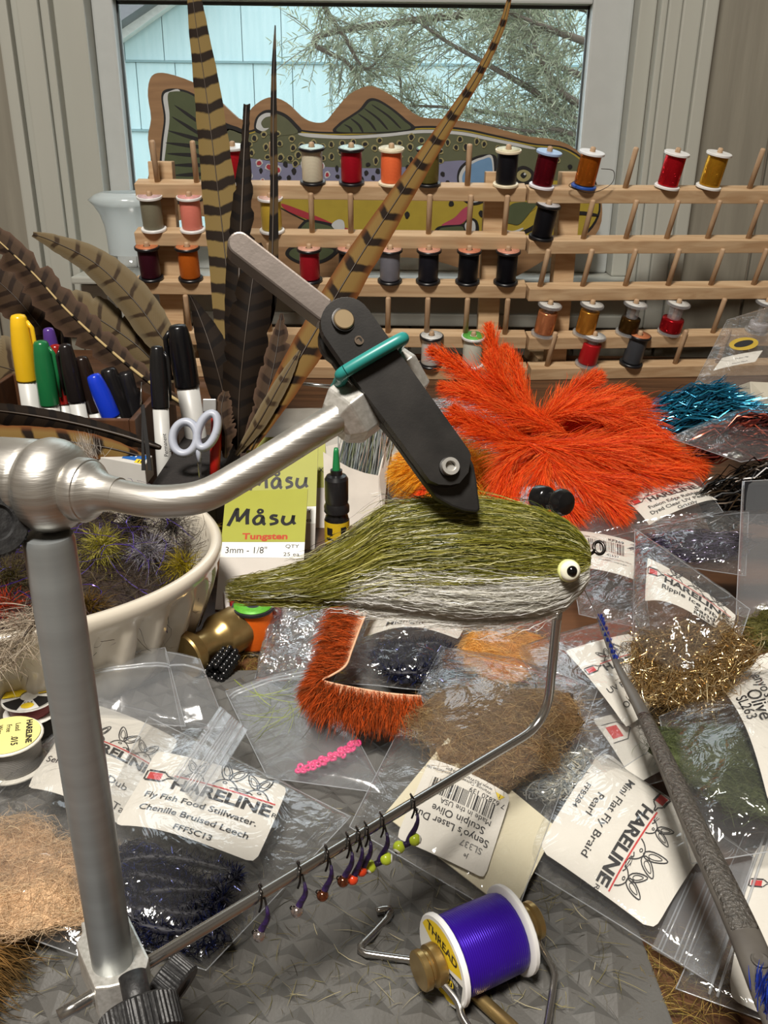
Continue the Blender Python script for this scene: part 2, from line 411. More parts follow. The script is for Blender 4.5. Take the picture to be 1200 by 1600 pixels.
def hare_logo(s, x, y, k=1.0, txt=True):
    """bobbin icon, row of rabbits and HARELINE; x,y = left end of the word's baseline, k = 1/12.5 of the label width"""
    wv = text_geo('HARELINE', .035)[0][:, 0].max()
    if txt: s.text('HARELINE', x + 1.5 * k, y, 9.0 * k / wv, bold=.035); s.text('R', x + 10.6 * k, y - .1 * k, .8 * k)
    s.rect(x - 1.0 * k, y - 1.75 * k, x + .3 * k, y - .75 * k, 'ink_red')
    for yy in (-1.95, -.68): s.rect(x - 1.15 * k, y + (yy - .12) * k, x + .45 * k, y + (yy + .12) * k, 'ink_black', .0002, 2, 1)
    s.line([(x - 1.25 * k, y - 1.9 * k), (x - 1.25 * k, y - .7 * k)], .16 * k); s.line([(x + .5 * k, y - 1.9 * k), (x + .9 * k, y - 1.5 * k), (x + 1.5 * k, y - 1.45 * k)], .16 * k)
    s.line([(x + .5 * k, y - .7 * k), (x + .9 * k, y - 1.2 * k), (x + 1.5 * k, y - 1.35 * k)], .16 * k)
    s.line([(x + 1.4 * k, y - 1.72 * k), (x + 10.6 * k, y - 1.72 * k)], .18 * k, 'ink_red')
    th = np.linspace(0, 2 * math.pi, 16)
    for cx, sc, fl in ((3.2, .85, 1), (6.0, 1.1, -1), (8.9, .95, 1)):
        X = x + cx * k; Y = y - 1.86 * k; q = k * sc
        for ang, ex, ey, ln in ((.55 * fl, -.75 * fl, 1.95, 1.05), (-.35 * fl, .35 * fl, 2.1, 1.2)):
            ca, sa = math.cos(ang), math.sin(ang)
            for m_, wd in ((1.0, .13), (.55, .09)):
                a = .42 * m_ * np.cos(th) * (1 - .3 * np.sin(th)); b = ln * m_ * np.sin(th)
                s.line([(X + (ex + u * ca - v * sa) * q, Y - (ey + u * sa + v * ca) * q) for u, v in zip(a, b)], wd * k)
        s.line([(X + (-1.0 + 2.1 * t) * q, Y - (.05 + 1.0 * math.sin(math.pi * t) ** .7) * q) for t in np.linspace(0, 1, 12)], .13 * k)
        s.line([(X + (.1 * fl + .16 * math.cos(t)) * q, Y - (.62 + .13 * math.sin(t)) * q) for t in th], .1 * k)
        s.line([(X - .95 * fl * q, Y - .12 * q), (X - .7 * fl * q, Y - .32 * q), (X - .4 * fl * q, Y - .12 * q)], .13 * k)
        for j in (-1, 0, 1): s.line([(X - .8 * fl * q, Y - .2 * q + j * .1 * q), (X - 1.6 * fl * q, Y - .2 * q + j * .28 * q)], .07 * k)
# ================================================================== the room
WY = 1.05                                  # inner face of the window wall
M_wall = pmat('painted_panelling', (134, 130, 117), .55, stretch=(30, 30, 2.2), nscale=2.5, c2=(122, 118, 106), bump=.5, bscale=2.2, bdist=.002)
M_trim = pmat('painted_trim', (166, 167, 158), .38, mixamt=.05, stretch=(8, 8, 1), nscale=4, bump=.1, bscale=6)
M_sash = pmat('white_vinyl_sash', (176, 180, 178), .35, mixamt=.04)
M_plain = pmat('painted_plaster', (124, 114, 100), .8, mixamt=.06)
M_floor = wood_mat('floor_boards', (120, 82, 52), (86, 56, 34))
RX0, RX1, RYF, RZ0, RZ1 = -1.7, 1.7, -1.9, -0.75, 1.75
def X_at(px, py=150, y=WY): return PY(px, py, y)[0]
OX0, OX1 = X_at(100), X_at(1010)           # rough opening of the window
OZ0, OZ1 = 0.085, 0.86
g = G()
for (x0, x1, z0, z1) in ((RX0, OX0, RZ0, RZ1), (OX1, RX1, RZ0, RZ1), (OX0, OX1, RZ0, OZ0), (OX0, OX1, OZ1, RZ1)):
    g.box(((x0 + x1) / 2, WY + .07, (z0 + z1) / 2), ((x1 - x0) / 2, .064, (z1 - z0) / 2))
wall_back = put('wall_back', g, M_plain, smooth=False, kind='structure')
# tongue-and-groove boards on the window wall
pw = .096
pg = G().box((0, 0, 0), (pw / 2 - .0016, .003, (1.3 + .1) / 2)); proto_me = None
i = 0; x = RX0 + pw / 2
while x < RX1:
    inside = x + pw / 2 > OX0 and x - pw / 2 < OX1
    if -0.75 < x < 0.85:
        for z0, z1 in (((RZ0, OZ0), (OZ1, RZ1)) if inside else ((RZ0, RZ1),)):
            xa, xb = x - pw / 2 + .0016, x + pw / 2 - .0016
            if inside and False: continue
            put('panel', G().box(((xa + xb) / 2, WY + .003, (z0 + z1) / 2), ((xb - xa) / 2, .003, (z1 - z0) / 2)), M_wall, wall_back, smooth=False, bevel=.0012)
    x += pw
put('floor', G().box((0, (RYF + WY) / 2, RZ0 - .02), (1.7, (WY - RYF) / 2, .02)), M_floor, smooth=False, kind='structure')
put('ceiling', G().box((0, (RYF + WY) / 2, RZ1 + .02), (1.7, (WY - RYF) / 2, .02)), pmat('ceiling_paint', (176, 170, 160), .9), smooth=False, kind='structure')
put('wall_left', G().box((RX0 - .02, (RYF + WY) / 2, .5), (.02, (WY - RYF) / 2, 1.25)), M_plain, smooth=False, kind='structure')
put('wall_right', G().box((RX1 + .02, (RYF + WY) / 2, .5), (.02, (WY - RYF) / 2, 1.25)), M_plain, smooth=False, kind='structure')
put('wall_front', G().box((0, RYF - .02, .5), (1.74, .02, 1.25)), M_plain, smooth=False, kind='structure')
# casings: stepped and beaded mouldings
def casing(name, bands, z0, z1):
    g = G()
    for a, b, d in bands:
        a, b = sorted((a, b)); g.box(((a + b) / 2, WY - d / 2, (z0 + z1) / 2), ((b - a) / 2, d / 2, (z1 - z0) / 2))
    return put(name, g, M_trim, smooth=False, kind='structure', bevel=.002)
casing('trim_1', [(X_at(28), X_at(46), .030), (X_at(46), X_at(56), .020), (X_at(56), X_at(88), .024), (X_at(88), X_at(101), .018)], .030, OZ1 + .06)
casing('trim_2', [(X_at(1010), X_at(1020), .018), (X_at(1020), X_at(1040), .022), (X_at(1040), X_at(1069), .025), (X_at(1069), X_at(1090), .031)], .030, OZ1 + .06)
casing('trim_3', [(X_at(28), X_at(1090), .030)], OZ1 + .06, OZ1 + .13)
xl_, xr_ = X_at(101), X_at(1010)
g = G().box(((xl_ + xr_) / 2, WY - .009, .0535), ((xr_ - xl_) / 2, .009, .0235)); g.box(((xl_ + xr_) / 2, WY - .012, .037), ((xr_ - xl_) / 2, .012, .007)); g.box(((xl_ + xr_) / 2, WY - .011, .068), ((xr_ - xl_) / 2, .011, .004))
put('trim_4', g, M_trim, smooth=False, kind='structure', bevel=.0015)
put('trim_5', G().box(((OX0 + OX1) / 2, WY - .005, OZ0 - .004), ((OX1 - OX0) / 2, .045, .004)), M_trim, smooth=False, kind='structure', bevel=.002)
# window: jamb liners, lower sash, meeting rail, upper sash
GY = 1.092
gx0, gx1 = X_at(197, 150, GY), X_at(908, 150, GY); gz0, gz1 = .112, PY(550, 6, GY)[2]
win = thing('window_1', ((gx0 + gx1) / 2, GY, OZ0), None, None); win['kind'] = 'structure'
for a, b in ((OX0, X_at(147)), (X_at(984), OX1)):
    put('jamb_liner', G().box(((a + b) / 2, WY + .03, (OZ0 + OZ1) / 2), ((b - a) / 2, .032, (OZ1 - OZ0) / 2)), M_trim, win, smooth=False, bevel=.002)
for a, b in ((X_at(147), gx0), (gx1, X_at(984))):
    put('sash_stile', G().box(((a + b) / 2, GY - .004, (OZ0 + OZ1) / 2), (abs(b - a) / 2, .016, (OZ1 - OZ0) / 2)), M_sash, win, smooth=False, bevel=.003)
put('bottom_rail', G().box(((gx0 + gx1) / 2, GY - .004, (OZ0 + gz0) / 2), ((gx1 - gx0) / 2, .016, (gz0 - OZ0) / 2)), M_sash, win, smooth=False, bevel=.002)
put('meeting_rail', G().box(((gx0 + gx1) / 2, GY - .004, gz1 + .019), ((gx1 - gx0) / 2, .016, .019)), M_sash, win, smooth=False, bevel=.002)
put('top_rail', G().box(((gx0 + gx1) / 2, GY - .004, OZ1 - .02), ((gx1 - gx0) / 2, .016, .02)), M_sash, win, smooth=False, bevel=.002)
M_pane = film_mat('window_glass', haze=.012, bump=0.0, rough=.01, gloss=.5)
put('pane', G().box(((gx0 + gx1) / 2, GY, (gz0 + gz1) / 2), ((gx1 - gx0) / 2, .0015, (gz1 - gz0) / 2)), M_pane, win, smooth=False)
put('pane', G().box(((gx0 + gx1) / 2, GY, (gz1 + .038 + OZ1 - .04) / 2), ((gx1 - gx0) / 2, .0015, (OZ1 - .04 - gz1 - .038) / 2)), M_pane, win, smooth=False)
gk = pmat('glazing_gasket', (60, 66, 66), .6)
for xx in (gx0, gx1):
    put('gasket', G().box((xx, GY - .0035, (gz0 + gz1) / 2), (.0018, .002, (gz1 - gz0) / 2)), gk, win, smooth=False)
put('gasket', G().box(((gx0 + gx1) / 2, GY - .0035, gz1 - .001), ((gx1 - gx0) / 2, .002, .0022)), gk, win, smooth=False)

# ================================================================== outdoors
HY = 6.0
M_sid = pmat('pale_teal_siding', (182, 206, 207), .75, stretch=(20, 20, 1.5), nscale=2.0, c2=(172, 199, 201), bump=.3, bscale=3)
house = thing('neighbouring_house', (PY(500, 100, HY)[0], HY, -1.0), 'pale teal house with board siding seen through the window', 'house')
bw, th_ = .235, PY(500, 98, HY)[2] - PY(500, 206, HY)[2]
zt = PY(500, 99, HY)[2]
put('wall', G().box((.3, HY + .1, 1.0), (2.6, .08, 2.0)), pmat('siding_backing', (182, 206, 207), .9), house, smooth=False)
for ti, (z0, z1) in enumerate(((zt - 2 * th_, zt - th_), (zt - th_, zt), (zt, zt + th_ * 1.9))):
    x = -1.75 + (.0, .11, .05)[ti]
    mesh = None
    while x < 2.0:
        if mesh is None:
            o = put('siding_board', G().box((x, HY + .01, (z0 + z1) / 2), (bw / 2 - .002, .012, (z1 - z0) / 2 - .006)), M_sid, house, smooth=False, bevel=.003)
            mesh = o; x0_ = x
        else:
            c = mesh.copy(); col.objects.link(c); c.parent = house; c.location = (x - x0_, 0, 0); WL[c.name] = WL[house.name]
        x += bw
put('flashing', G().box((.3, HY - .006, zt), (2.4, .012, .006)), pmat('flashing', (120, 150, 152), .6), house, smooth=False)
put('flashing', G().box((.3, HY - .006, zt - th_), (2.4, .012, .006)), MATS['flashing'], house, smooth=False)
def quadpx(pts, y): return [PY(a, b, y) for a, b in pts]
put('rake_board', G().prism(quadpx([(120, 112), (330, -38), (330, -62), (120, 80)], HY - .12), (0, .1, 0)), pmat('white_fascia', (222, 222, 218), .5), house, smooth=False)
put('roof', G().prism(quadpx([(120, 79), (330, -63), (330, -200), (120, -60)], HY - .3), (0, .5, 0)), pmat('grey_shingle', (120, 120, 122), .9, bump=.6, bscale=40), house, smooth=False)
put('ground', G().box((0, 5.2, -1.05), (8, 4.0, .05)), pmat('lawn', (96, 104, 72), .95, c2=(70, 84, 52), nscale=6), smooth=False, kind='structure')
# juniper outside the glass
rng = np.random.default_rng(5)
TY = 3.1
tree = thing('juniper_tree', PY(985, 420, TY) * [1, 1, 0] + [0, 0, -1.0], 'feathery grey green juniper growing outside the window', 'tree')
M_bark = pmat('juniper_bark', (104, 92, 80), .9, bump=.5, bscale=60)
M_leaf = pmat('juniper_needles', (255, 255, 255), .7, attr=True, mixamt=.1, spec=.2, transl=.55)
tp = PY(985, 420, TY)
put('trunk', G().tube(spl([[tp[0], TY, -1.0], [tp[0] + .02, TY, 0], [tp[0] - .02, TY, .6], [tp[0], TY, 1.3]], 12), [.06] * 6 + [.045] * 6, 10), M_bark, tree)
BR = [[(985, 260), (900, 190), (830, 140), (760, 100), (690, 60), (640, 22)], [(985, 150), (900, 115), (840, 85), (780, 50), (700, 8)],
      [(985, 300), (900, 225), (850, 195), (780, 178), (700, 168), (640, 165)], [(985, 90), (900, 60), (820, 30), (760, 2)],
      [(700, -60), (540, -40), (505, 0), (540, 60), (570, 108), (600, 82)], [(505, -10), (520, 50), (545, 100), (575, 145)],
      [(985, 330), (930, 240), (880, 205), (820, 205), (740, 190)], [(985, 30), (900, 10), (850, -20), (760, -40), (700, -50)], [(985, 200), (900, 160), (860, 120), (830, 60), (810, 20)],
      [(985, 280), (860, 240), (720, 232), (640, 215), (626, 130), (618, 80)]]
Pt, cl = [], []
for bi, b in enumerate(BR):
    yy = TY + rng.normal() * .12
    path = np.array([PY(a, c, yy + (0 if j else -0.0)) for j, (a, c) in enumerate(b)]); path[0] = [tp[0], TY, path[0][2]]
    q = spl(path, 26)
    put('branch', G().tube(q, np.linspace(.014, .003, 26), 6), M_bark, tree)
    for j in range(4, 26):
        for s_ in range(4 if bi in (4, 5, 9) else 5):
            t = nrm(q[j] - q[j - 1]); side = nrm(np.cross(t, [0, 1, 0])) * rng.choice([-1, 1])
            d = nrm(t * .7 + side * rng.uniform(.3, 1) + rng.normal(size=3) * .25); ln = rng.uniform(.05, .17)
            st = q[j] + rng.normal(size=3) * .008
            tw = np.array([st + d * ln * u + np.array([0, 0, -.02]) * u * u for u in np.linspace(0, 1, 4)])
            Pt.append(tw); cl.append(lc((150, 146, 130)) * .8)
            for u in np.linspace(.15, 1, 8):
                for sg in (-1, 1):
                    o_ = st + d * ln * u; dd = nrm(d + sg * .8 * np.cross(d, [0, 1, 0]) + rng.normal(size=3) * .35)
                    l2 = rng.uniform(.012, .034)
                    Pt.append(np.array([o_ + dd * l2 * w_ for w_ in np.linspace(0, 1, 4)])); cl.append(colmix(rng, 1, [(172, 178, 152), (196, 198, 172), (140, 150, 122)])[0])
strands('foliage', np.array(Pt), .0032, np.array(cl), M_leaf, tree, rng=rng, kind='stuff')

# ================================================================== desk and mat
M_desk = wood_mat('dark_stained_wood', (98, 66, 42), (66, 42, 26), .45, stretch=(3, 40, 40), nscale=3)
desk = thing('desk', (0, .45, RZ0), 'dark brown wooden desk under all the tying materials', 'desk')
put('desk_top', G().box((.05, .46, -.015), (.95, .56, .015)), M_desk, desk, smooth=False, bevel=.002)
for sx in (-.85, .95):
    for sy in (-.05, .97): put('leg', G().box((sx, sy, (RZ0 - .03) / 2), (.03, .03, (-RZ0 - .03) / 2)), M_desk, desk, smooth=False, bevel=.003)
M_mat = pmat('grey_rubber', (86, 85, 82), .62, c2=(76, 74, 70), nscale=30, bump=.15, bscale=900)
e0, e1 = P(1046, 1600), P(990, 1448); md = nrm((e1 - e0) * [1, 1, 0]); mr_ = np.array([md[1], -md[0], 0])
mo = e0 - md * .008
MT = .003
mat_pts = [mo, mo + md * .193, mo + md * .193 - mr_ * .46, mo - mr_ * .46]
mat = thing('tying_mat', (mo + md * .095 - mr_ * .23), 'grey rubber work mat embossed with small pyramids on the desk', 'mat')
put('mat_base', G().prism([p + [0, 0, 0.0002] for p in mat_pts], (0, 0, MT)), M_mat, mat, smooth=False, bevel=.0006)
g = G(); pitch = .0100; a45 = math.radians(38); ex = np.array([math.cos(a45), math.sin(a45), 0]); ey = np.array([-ex[1], ex[0], 0])
c0 = mo + md * .095 - mr_ * .23
for i in range(-46, 47):
    for j in range(-46, 47):
        c = c0 + ex * i * pitch + ey * j * pitch; r_ = c - mo; a_, b_ = r_ @ md, -(r_ @ mr_)
        if not (.007 < a_ < .187 and .007 < b_ < .453): continue
        z = np.array([0, 0, MT + .0001]); h_ = pitch * .47
        v = [c + z + ex * sx * h_ + ey * sy * h_ for sx, sy in ((-1, -1), (1, -1), (1, 1), (-1, 1))] + [c + z + [0, 0, .0028]]
        g.add(v, [(0, 1, 4), (1, 2, 4), (2, 3, 4), (3, 0, 4)])
put('raised_pyramid', g, M_mat, mat, smooth=False, kind='stuff')
# ================================================================== thread racks
M_pine = wood_mat('pale_pine', (196, 168, 132), (172, 140, 104), .6, stretch=(5, 60, 60), nscale=2.5)
M_dowel = wood_mat('birch_dowel', (186, 158, 126), (162, 132, 102), .6, stretch=(60, 60, 8), nscale=3)
def onplane(px, py, p0, n):
    r = ray(px, py); return CAM + r * (((p0 - CAM) @ n) / (r @ n))
TILT = math.radians(12)
class Rack: pass
def build_rack(label, p0, yaw, lat, rows, xl, xr, uprights, pins):
    R = Rack(); R.x = np.array([math.cos(yaw), math.sin(yaw), 0]); n = np.array([-math.sin(yaw), math.cos(yaw), 0]); R.n = n; R.p0 = p0
    R.z = nrm(np.array([0, 0, 1]) * math.cos(TILT) - n * math.sin(TILT)); R.y = np.cross(R.z, R.x)
    R.pin = nrm(R.z + lat * R.x)
    R.rows = {}
    root = thing('thread_rack', [*(onplane((xl + xr) / 2, 600, p0, n)[:2]), 0.0], label, 'rack')
    pinproto = None
    zs = []
    for ri, (ya, yb) in enumerate(rows):
        a, b = onplane(xl, ya, p0, n), onplane(xr, yb, p0, n); z = max((a[2] + b[2]) / 2, .013); a[2] = b[2] = z; zs.append(z)
        c = (a + b) / 2; hl = np.linalg.norm(b - a) / 2
        ctr = c + R.y * .009 - R.z * .0065
        put('rail', G().box(ctr, (hl, .009, .0065), R.x, R.y, R.z), M_pine, root, smooth=False, bevel=.0008)
        R.rows[ri] = (c + R.y * .007, z)
        for px in pins[ri]:
            bp = R.at(ri, px) if False else None
            q = onplane(px, (ya + (yb - ya) * (px - xl) / (xr - xl)) - 3, p0, n); q = np.array([q[0], q[1], z]) + R.y * .007
            ztop = q + R.pin * .034
            gg = G().lathe([(.0027, -.006), (.0027, .0360), (.0022, .0373), (.001, .0377)], q, R.pin, 8)
            put('pin', gg, M_dowel, root)
    R.xl, R.xr, R.rowpx = xl, xr, rows
    for (px, hw, top) in uprights:
        q = onplane(px, 450, p0 + n * .026, n); zt = onplane(px, top, p0 + n * .026, n)[2]
        put('upright', G().box((q[0], q[1], zt / 2), (hw, .007, zt / 2), R.x, n), M_pine, root, smooth=False, bevel=.0008)
        put('foot', G().box(np.array([q[0], q[1], .006]) + n * .03, (hw, .05, .006), R.x, n), M_pine, root, smooth=False, bevel=.0008)
    def at(ri, px):
        ya, yb = rows[ri]; q = onplane(px, (ya + (yb - ya) * (px - xl) / (xr - xl)) - 3, p0, n)
        return np.array([q[0], q[1], zs[ri]]) + R.y * .007
    R.at = at; R.root = root
    return R
RKY = .90
LP = [243, 305, 366, 427, 488, 549, 611, 669, 731, 791]
rackL = build_rack('pine thread rack standing in front of the painted trout', np.array([0, RKY, 0]), 0.0, 0.0,
                   [(284, 297), (362, 372), (440, 447), (519, 527), (600, 606)], 209, 823, [(268, .0115, 252), (765, .0105, 268)],
                   [LP, [238, 299, 361, 424, 487, 548, 610, 670, 733, 789], [234, 296, 360, 422, 484, 545, 609, 669, 731, 791], [232, 294, 358, 420, 482, 543, 606, 667, 728, 790], [672, 736]])
pr0 = PY(826, 400, RKY)
rackR = build_rack('pine thread rack on the side away from the pens, many of its pins empty', pr0, math.radians(7), .10,
                   [(294, 300), (374, 378), (447, 452), (523, 527), (608, 606)], 828, 1262, [(876, .0105, 268), (1230, .0105, 268)],
                   [[849, 915, 981, 1046, 1111, 1176], [848, 915, 982, 1046, 1110, 1174], [847, 914, 981, 1048, 1115, 1182], [851, 916, 983, 1049, 1118, 1186], [855, 916, 985, 1054, 1120]])
SP_N = 0
def spool(name, base, ax, thread_c, fl_c, label, ftop=None, disc=None, fill=(0.0, 1.0), glit=False, clear=False, fr=.0122, ht=.033, tr=.0098, group=None, core=None, key=None):
    ax = nrm(ax); base = np.asarray(base, float)
    root = thing(name, base, label, 'spool', group)
    fm = film_mat('clear_spool_plastic', haze=.30, bump=0, rough=.05) if clear else pmat('spool_plastic_%d_%d_%d' % tuple(fl_c), fl_c, .35, mixamt=.05)
    ftm = fm if ftop is None else pmat('spool_plastic_%d_%d_%d' % tuple(ftop), ftop, .35, mixamt=.05)
    k = ht / .033
    put('flange', G().lathe([(fr * .5, 0), (fr * .97, 0), (fr, .0004), (fr, .002 * k), (fr * .96, .0025 * k), (fr * .6, .0026 * k)], base, ax, 28), fm, root, auto=.7)
    put('flange', G().lathe([(fr * .6, ht - .0026 * k), (fr * .96, ht - .0025 * k), (fr, ht - .002 * k), (fr, ht - .0004), (fr * .97, ht), (fr * .3, ht), (.0032, ht)], base, ax, 28), ftm, root, auto=.7)
    put('core', G().lathe([(tr * .62, .002), (tr * .62, ht - .002)], base, ax, 20), fm if clear else pmat('spool_core', (206, 202, 192), .4), root)
    z0 = .0026 * k + fill[0] * (ht - .0052 * k); z1 = .0026 * k + fill[1] * (ht - .0052 * k)
    put('thread', G().lathe([(tr * .6, z0), (tr * .97, z0 + .0003), (tr, z0 + .0015), (tr * 1.01, (z0 + z1) / 2), (tr, z1 - .0015), (tr * .97, z1 - .0003), (tr * .6, z1)], base, ax, 28),
        thread_mat('thread_%d_%d_%d%s_%d_%d' % (*thread_c, '_g' if glit else '', ax[0] * 50, ax[1] * 50), thread_c, glit, ax), root)
    if disc is not None:
        put('label_disc', G().lathe([(.0034, ht + .0001), (fr * .9, ht + .0001), (fr * .9, ht + .0003), (.0034, ht + .0003)], base, ax, 24, cap=False), pmat('disc_%d_%d_%d' % tuple(disc), disc, .5, metal=.15, mixamt=.25, nscale=500), root)
    return root
CRM, BLK, WHT, COP = (226, 214, 184), (24, 24, 27), (226, 226, 224), (196, 120, 78)
def S(rack, row, px, tc, fc, label, **kw):
    b = rack.at(row, px); return spool('thread_spool', b + rack.pin * .0003, rack.pin, tc, fc, label, **kw)
S(rackL, 0, 366, (178, 30, 40), WHT, 'red thread on a white spool behind the tall barred feather')
S(rackL, 0, 488, (208, 200, 176), BLK, 'cream thread spool on the top rail of the rack', disc=(196, 220, 214))
S(rackL, 0, 549, (150, 20, 34), BLK, 'crimson thread spool between the cream and the bright orange spools', disc=(196, 220, 214))
S(rackL, 0, 611, (240, 112, 66), CRM, 'bright orange thread spool with cream ends on the top rail', disc=(222, 214, 186))
S(rackL, 0, 669, (92, 84, 42), BLK, 'olive green thread spool on the top rail partly behind the long feather', disc=(168, 206, 178))
S(rackL, 0, 791, (22, 22, 26), CRM, 'black thread spool with cream ends on the top rail', disc=(214, 206, 170))
S(rackL, 1, 238, (118, 114, 96), WHT, 'sage grey thread spool with white ends beside the pink one', disc=(206, 178, 182))
S(rackL, 1, 299, (224, 128, 112), WHT, 'salmon pink thread spool with white ends', disc=(220, 160, 156))
S(rackL, 1, 424, (188, 158, 62), WHT, 'golden yellow thread spool with white ends behind a thin feather', disc=(222, 186, 176))
S(rackL, 2, 234, (52, 18, 28), BLK, 'dark wine thread spool with a copper coloured top', disc=COP)
S(rackL, 2, 296, (176, 88, 28), BLK, 'burnt orange thread spool with black flanges and copper top', disc=COP)
S(rackL, 2, 484, (146, 26, 36), BLK, 'red thread spool with copper top beside the vise lever', disc=(216, 168, 150))
S(rackL, 2, 545, (40, 38, 40), BLK, 'charcoal thread spool mostly hidden by the slanting feather', disc=(206, 150, 130))
S(rackL, 2, 609, (110, 110, 118), BLK, 'grey thread spool with a copper coloured top', disc=(214, 170, 152))
S(rackL, 2, 669, (28, 28, 34), BLK, 'black thread spool next to the grey one', disc=(214, 156, 134))
S(rackL, 2, 731, (18, 18, 22), BLK, 'black thread spool second along from the grey one', disc=(204, 130, 100))
S(rackL, 2, 791, (16, 16, 20), BLK, 'black thread spool at the end of the rail by the gap between racks', disc=(214, 150, 126))
S(rackL, 4, 672, (190, 188, 184), BLK, 'silver grey thread spool low on the rack beside the orange feathers', disc=(214, 214, 210))
S(rackL, 4, 736, (200, 200, 186), WHT, 'pale spool with a green label low on the rack behind the orange feathers', disc=(96, 178, 76))
S(rackR, 0, 849, (96, 18, 30), (222, 220, 226), 'dark red tinsel spool with a pale blue top', ftop=(150, 172, 206), glit=True)
S(rackR, 0, 915, (168, 92, 28), (40, 80, 160), 'copper glitter tinsel spool with white top and blue base', ftop=(228, 230, 232), glit=True)
S(rackR, 0, 1046, (176, 24, 34), WHT, 'red glitter tinsel spool with white ends', glit=True)
S(rackR, 0, 1111, (178, 128, 36), WHT, 'gold glitter tinsel spool with white ends', glit=True)
S(rackR, 1, 848, (18, 18, 22), BLK, 'black thread spool with a clear top on the second rail', disc=(196, 196, 200))
WG = None
S(rackR, 3, 851, (196, 124, 84), (200, 196, 200), 'copper wire on a clear spool', clear=True, glit=True, fill=(.0, .82), disc=(214, 214, 210))
S(rackR, 3, 916, (178, 118, 46), (200, 196, 200), 'gold wire on a clear spool between copper and bronze wire', clear=True, glit=True, fill=(0, .85), disc=(214, 214, 210))
S(rackR, 3, 983, (66, 46, 20), (200, 196, 200), 'dark bronze wire half filling a clear spool', clear=True, glit=True, fill=(0, .55), disc=(214, 214, 210))
S(rackR, 3, 1049, (150, 24, 30), (200, 196, 200), 'red wire unwinding on a clear spool', clear=True, glit=True, fill=(0, .5), disc=(214, 214, 210), tr=.0112)
S(rackR, 3, 1186, (170, 166, 170), (200, 196, 200), 'nearly empty clear spool behind the tall clear bag', clear=True, fill=(0, .3), disc=(214, 214, 210))
S(rackR, 4, 916, (156, 26, 30), (200, 196, 200), 'red thread on a clear spool just above the orange feathers', clear=True, fill=(0, .8), disc=(214, 214, 210))
S(rackR, 4, 985, (58, 60, 64), BLK, 'dark grey thread spool with a copper top on the lowest rail', disc=COP)
# loose tinsel end curling off the copper glitter spool
b = rackR.at(0, 915)
put('loose_tinsel', G().tube(spl([b + rackR.x * .010 + rackR.pin * .018 - rackR.n * .008, b + rackR.x * .022 + rackR.pin * .016 - rackR.n * .01, b + rackR.x * .022 + rackR.pin * .004 - rackR.n * .012,
    b + rackR.x * .004 - rackR.pin * .004 - rackR.n * .013, b - rackR.x * .018 + rackR.pin * .002 - rackR.n * .012, b - rackR.x * .012 + rackR.pin * .008 - rackR.n * .011], 40), .00035, 5),
    pmat('dark_tinsel', (60, 48, 38), .3, metal=.5), label='dark loose tinsel end curling around the copper glitter spool', cat='tinsel')

# ================================================================== painted wooden trout
FY = 1.018
M_board = wood_mat('cedar_board', (140, 108, 74), (120, 90, 60), .6, stretch=(4, 30, 40), nscale=3)
def fx(pts, y, n=None, closed=True):
    a = np.array([PY(u, v, y) for u, v in pts]); return a if n is None else spl(a, n, closed)
OUT = [(231, 150), (234, 124), (246, 114), (270, 117), (310, 133), (345, 160), (378, 188), (392, 170), (410, 156), (428, 152), (450, 162), (472, 183), (490, 191), (508, 190), (522, 174),
       (545, 148), (572, 135), (592, 138), (622, 156), (655, 182), (700, 186), (760, 196), (820, 212), (870, 219), (905, 238), (930, 280), (941, 325), (934, 362), (905, 388), (860, 402),
       (828, 420), (795, 436), (750, 436), (715, 418), (660, 404), (590, 404), (540, 420), (512, 438), (465, 442), (420, 434), (388, 412), (368, 380), (340, 345), (310, 338), (275, 345), (245, 340), (232, 318), (230, 285), (236, 255), (231, 215), (236, 185)]
trout = thing('trout_cutout', PY(590, 440, FY), 'wooden cut-out of a brown trout, painted, leaning in the window', 'fish cutout')
put('board', G().prism(fx(OUT, FY, 150), (0, .009, 0)), M_board, trout, smooth=False)
def pcol(n, c): return pmat('trout_paint_' + n, tuple(int(q * .88) for q in c), .5, mixamt=.08, nscale=90)
PC = {'black': pcol('black', (22, 22, 24)), 'olive': pcol('olive', (94, 98, 72)), 'green': pcol('green', (78, 88, 58)), 'lav': pcol('lavender', (128, 130, 158)), 'yel': pcol('yellow', (172, 152, 50)),
      'white': pcol('white', (200, 204, 204)), 'red': pcol('red', (168, 48, 60)), 'blue': pcol('blue', (110, 150, 190)), 'tan': pcol('tan', (160, 152, 104)), 'pink': pcol('pink', (176, 70, 96))}
PL = [0]
def paint(nm, pts, c, lvl, n=60, closed=True):
    y = FY - .0002 - .00022 * lvl
    put(nm, G().face(fx(pts, y, n)), PC[c], trout, smooth=False)
BODY = [(352, 205), (380, 208), (398, 205), (415, 195), (440, 192), (462, 203), (490, 208), (540, 209), (600, 206), (660, 200), (720, 203), (770, 213), (830, 226), (880, 232), (915, 255), (930, 290), (935, 330), (915, 362), (880, 378), (800, 384), (700, 378), (620, 374), (560, 366), (500, 352), (450, 330), (400, 300), (360, 270)]
paint('body_outline', [(590 + (a - 590) * 1.008, 285 + (b - 285) * 1.04) for a, b in BODY], 'black', 0, 120)
paint('belly_paint', BODY, 'yel', 1, 120)
paint('back_paint', [(354, 206), (380, 210), (398, 207), (415, 197), (440, 194), (462, 205), (490, 210), (540, 211), (600, 208), (660, 202), (720, 205), (770, 215), (830, 228), (880, 234), (912, 256), (922, 280), (860, 282), (780, 282), (700, 288), (620, 292), (540, 288), (470, 276), (410, 262), (358, 262)], 'olive', 2, 100)
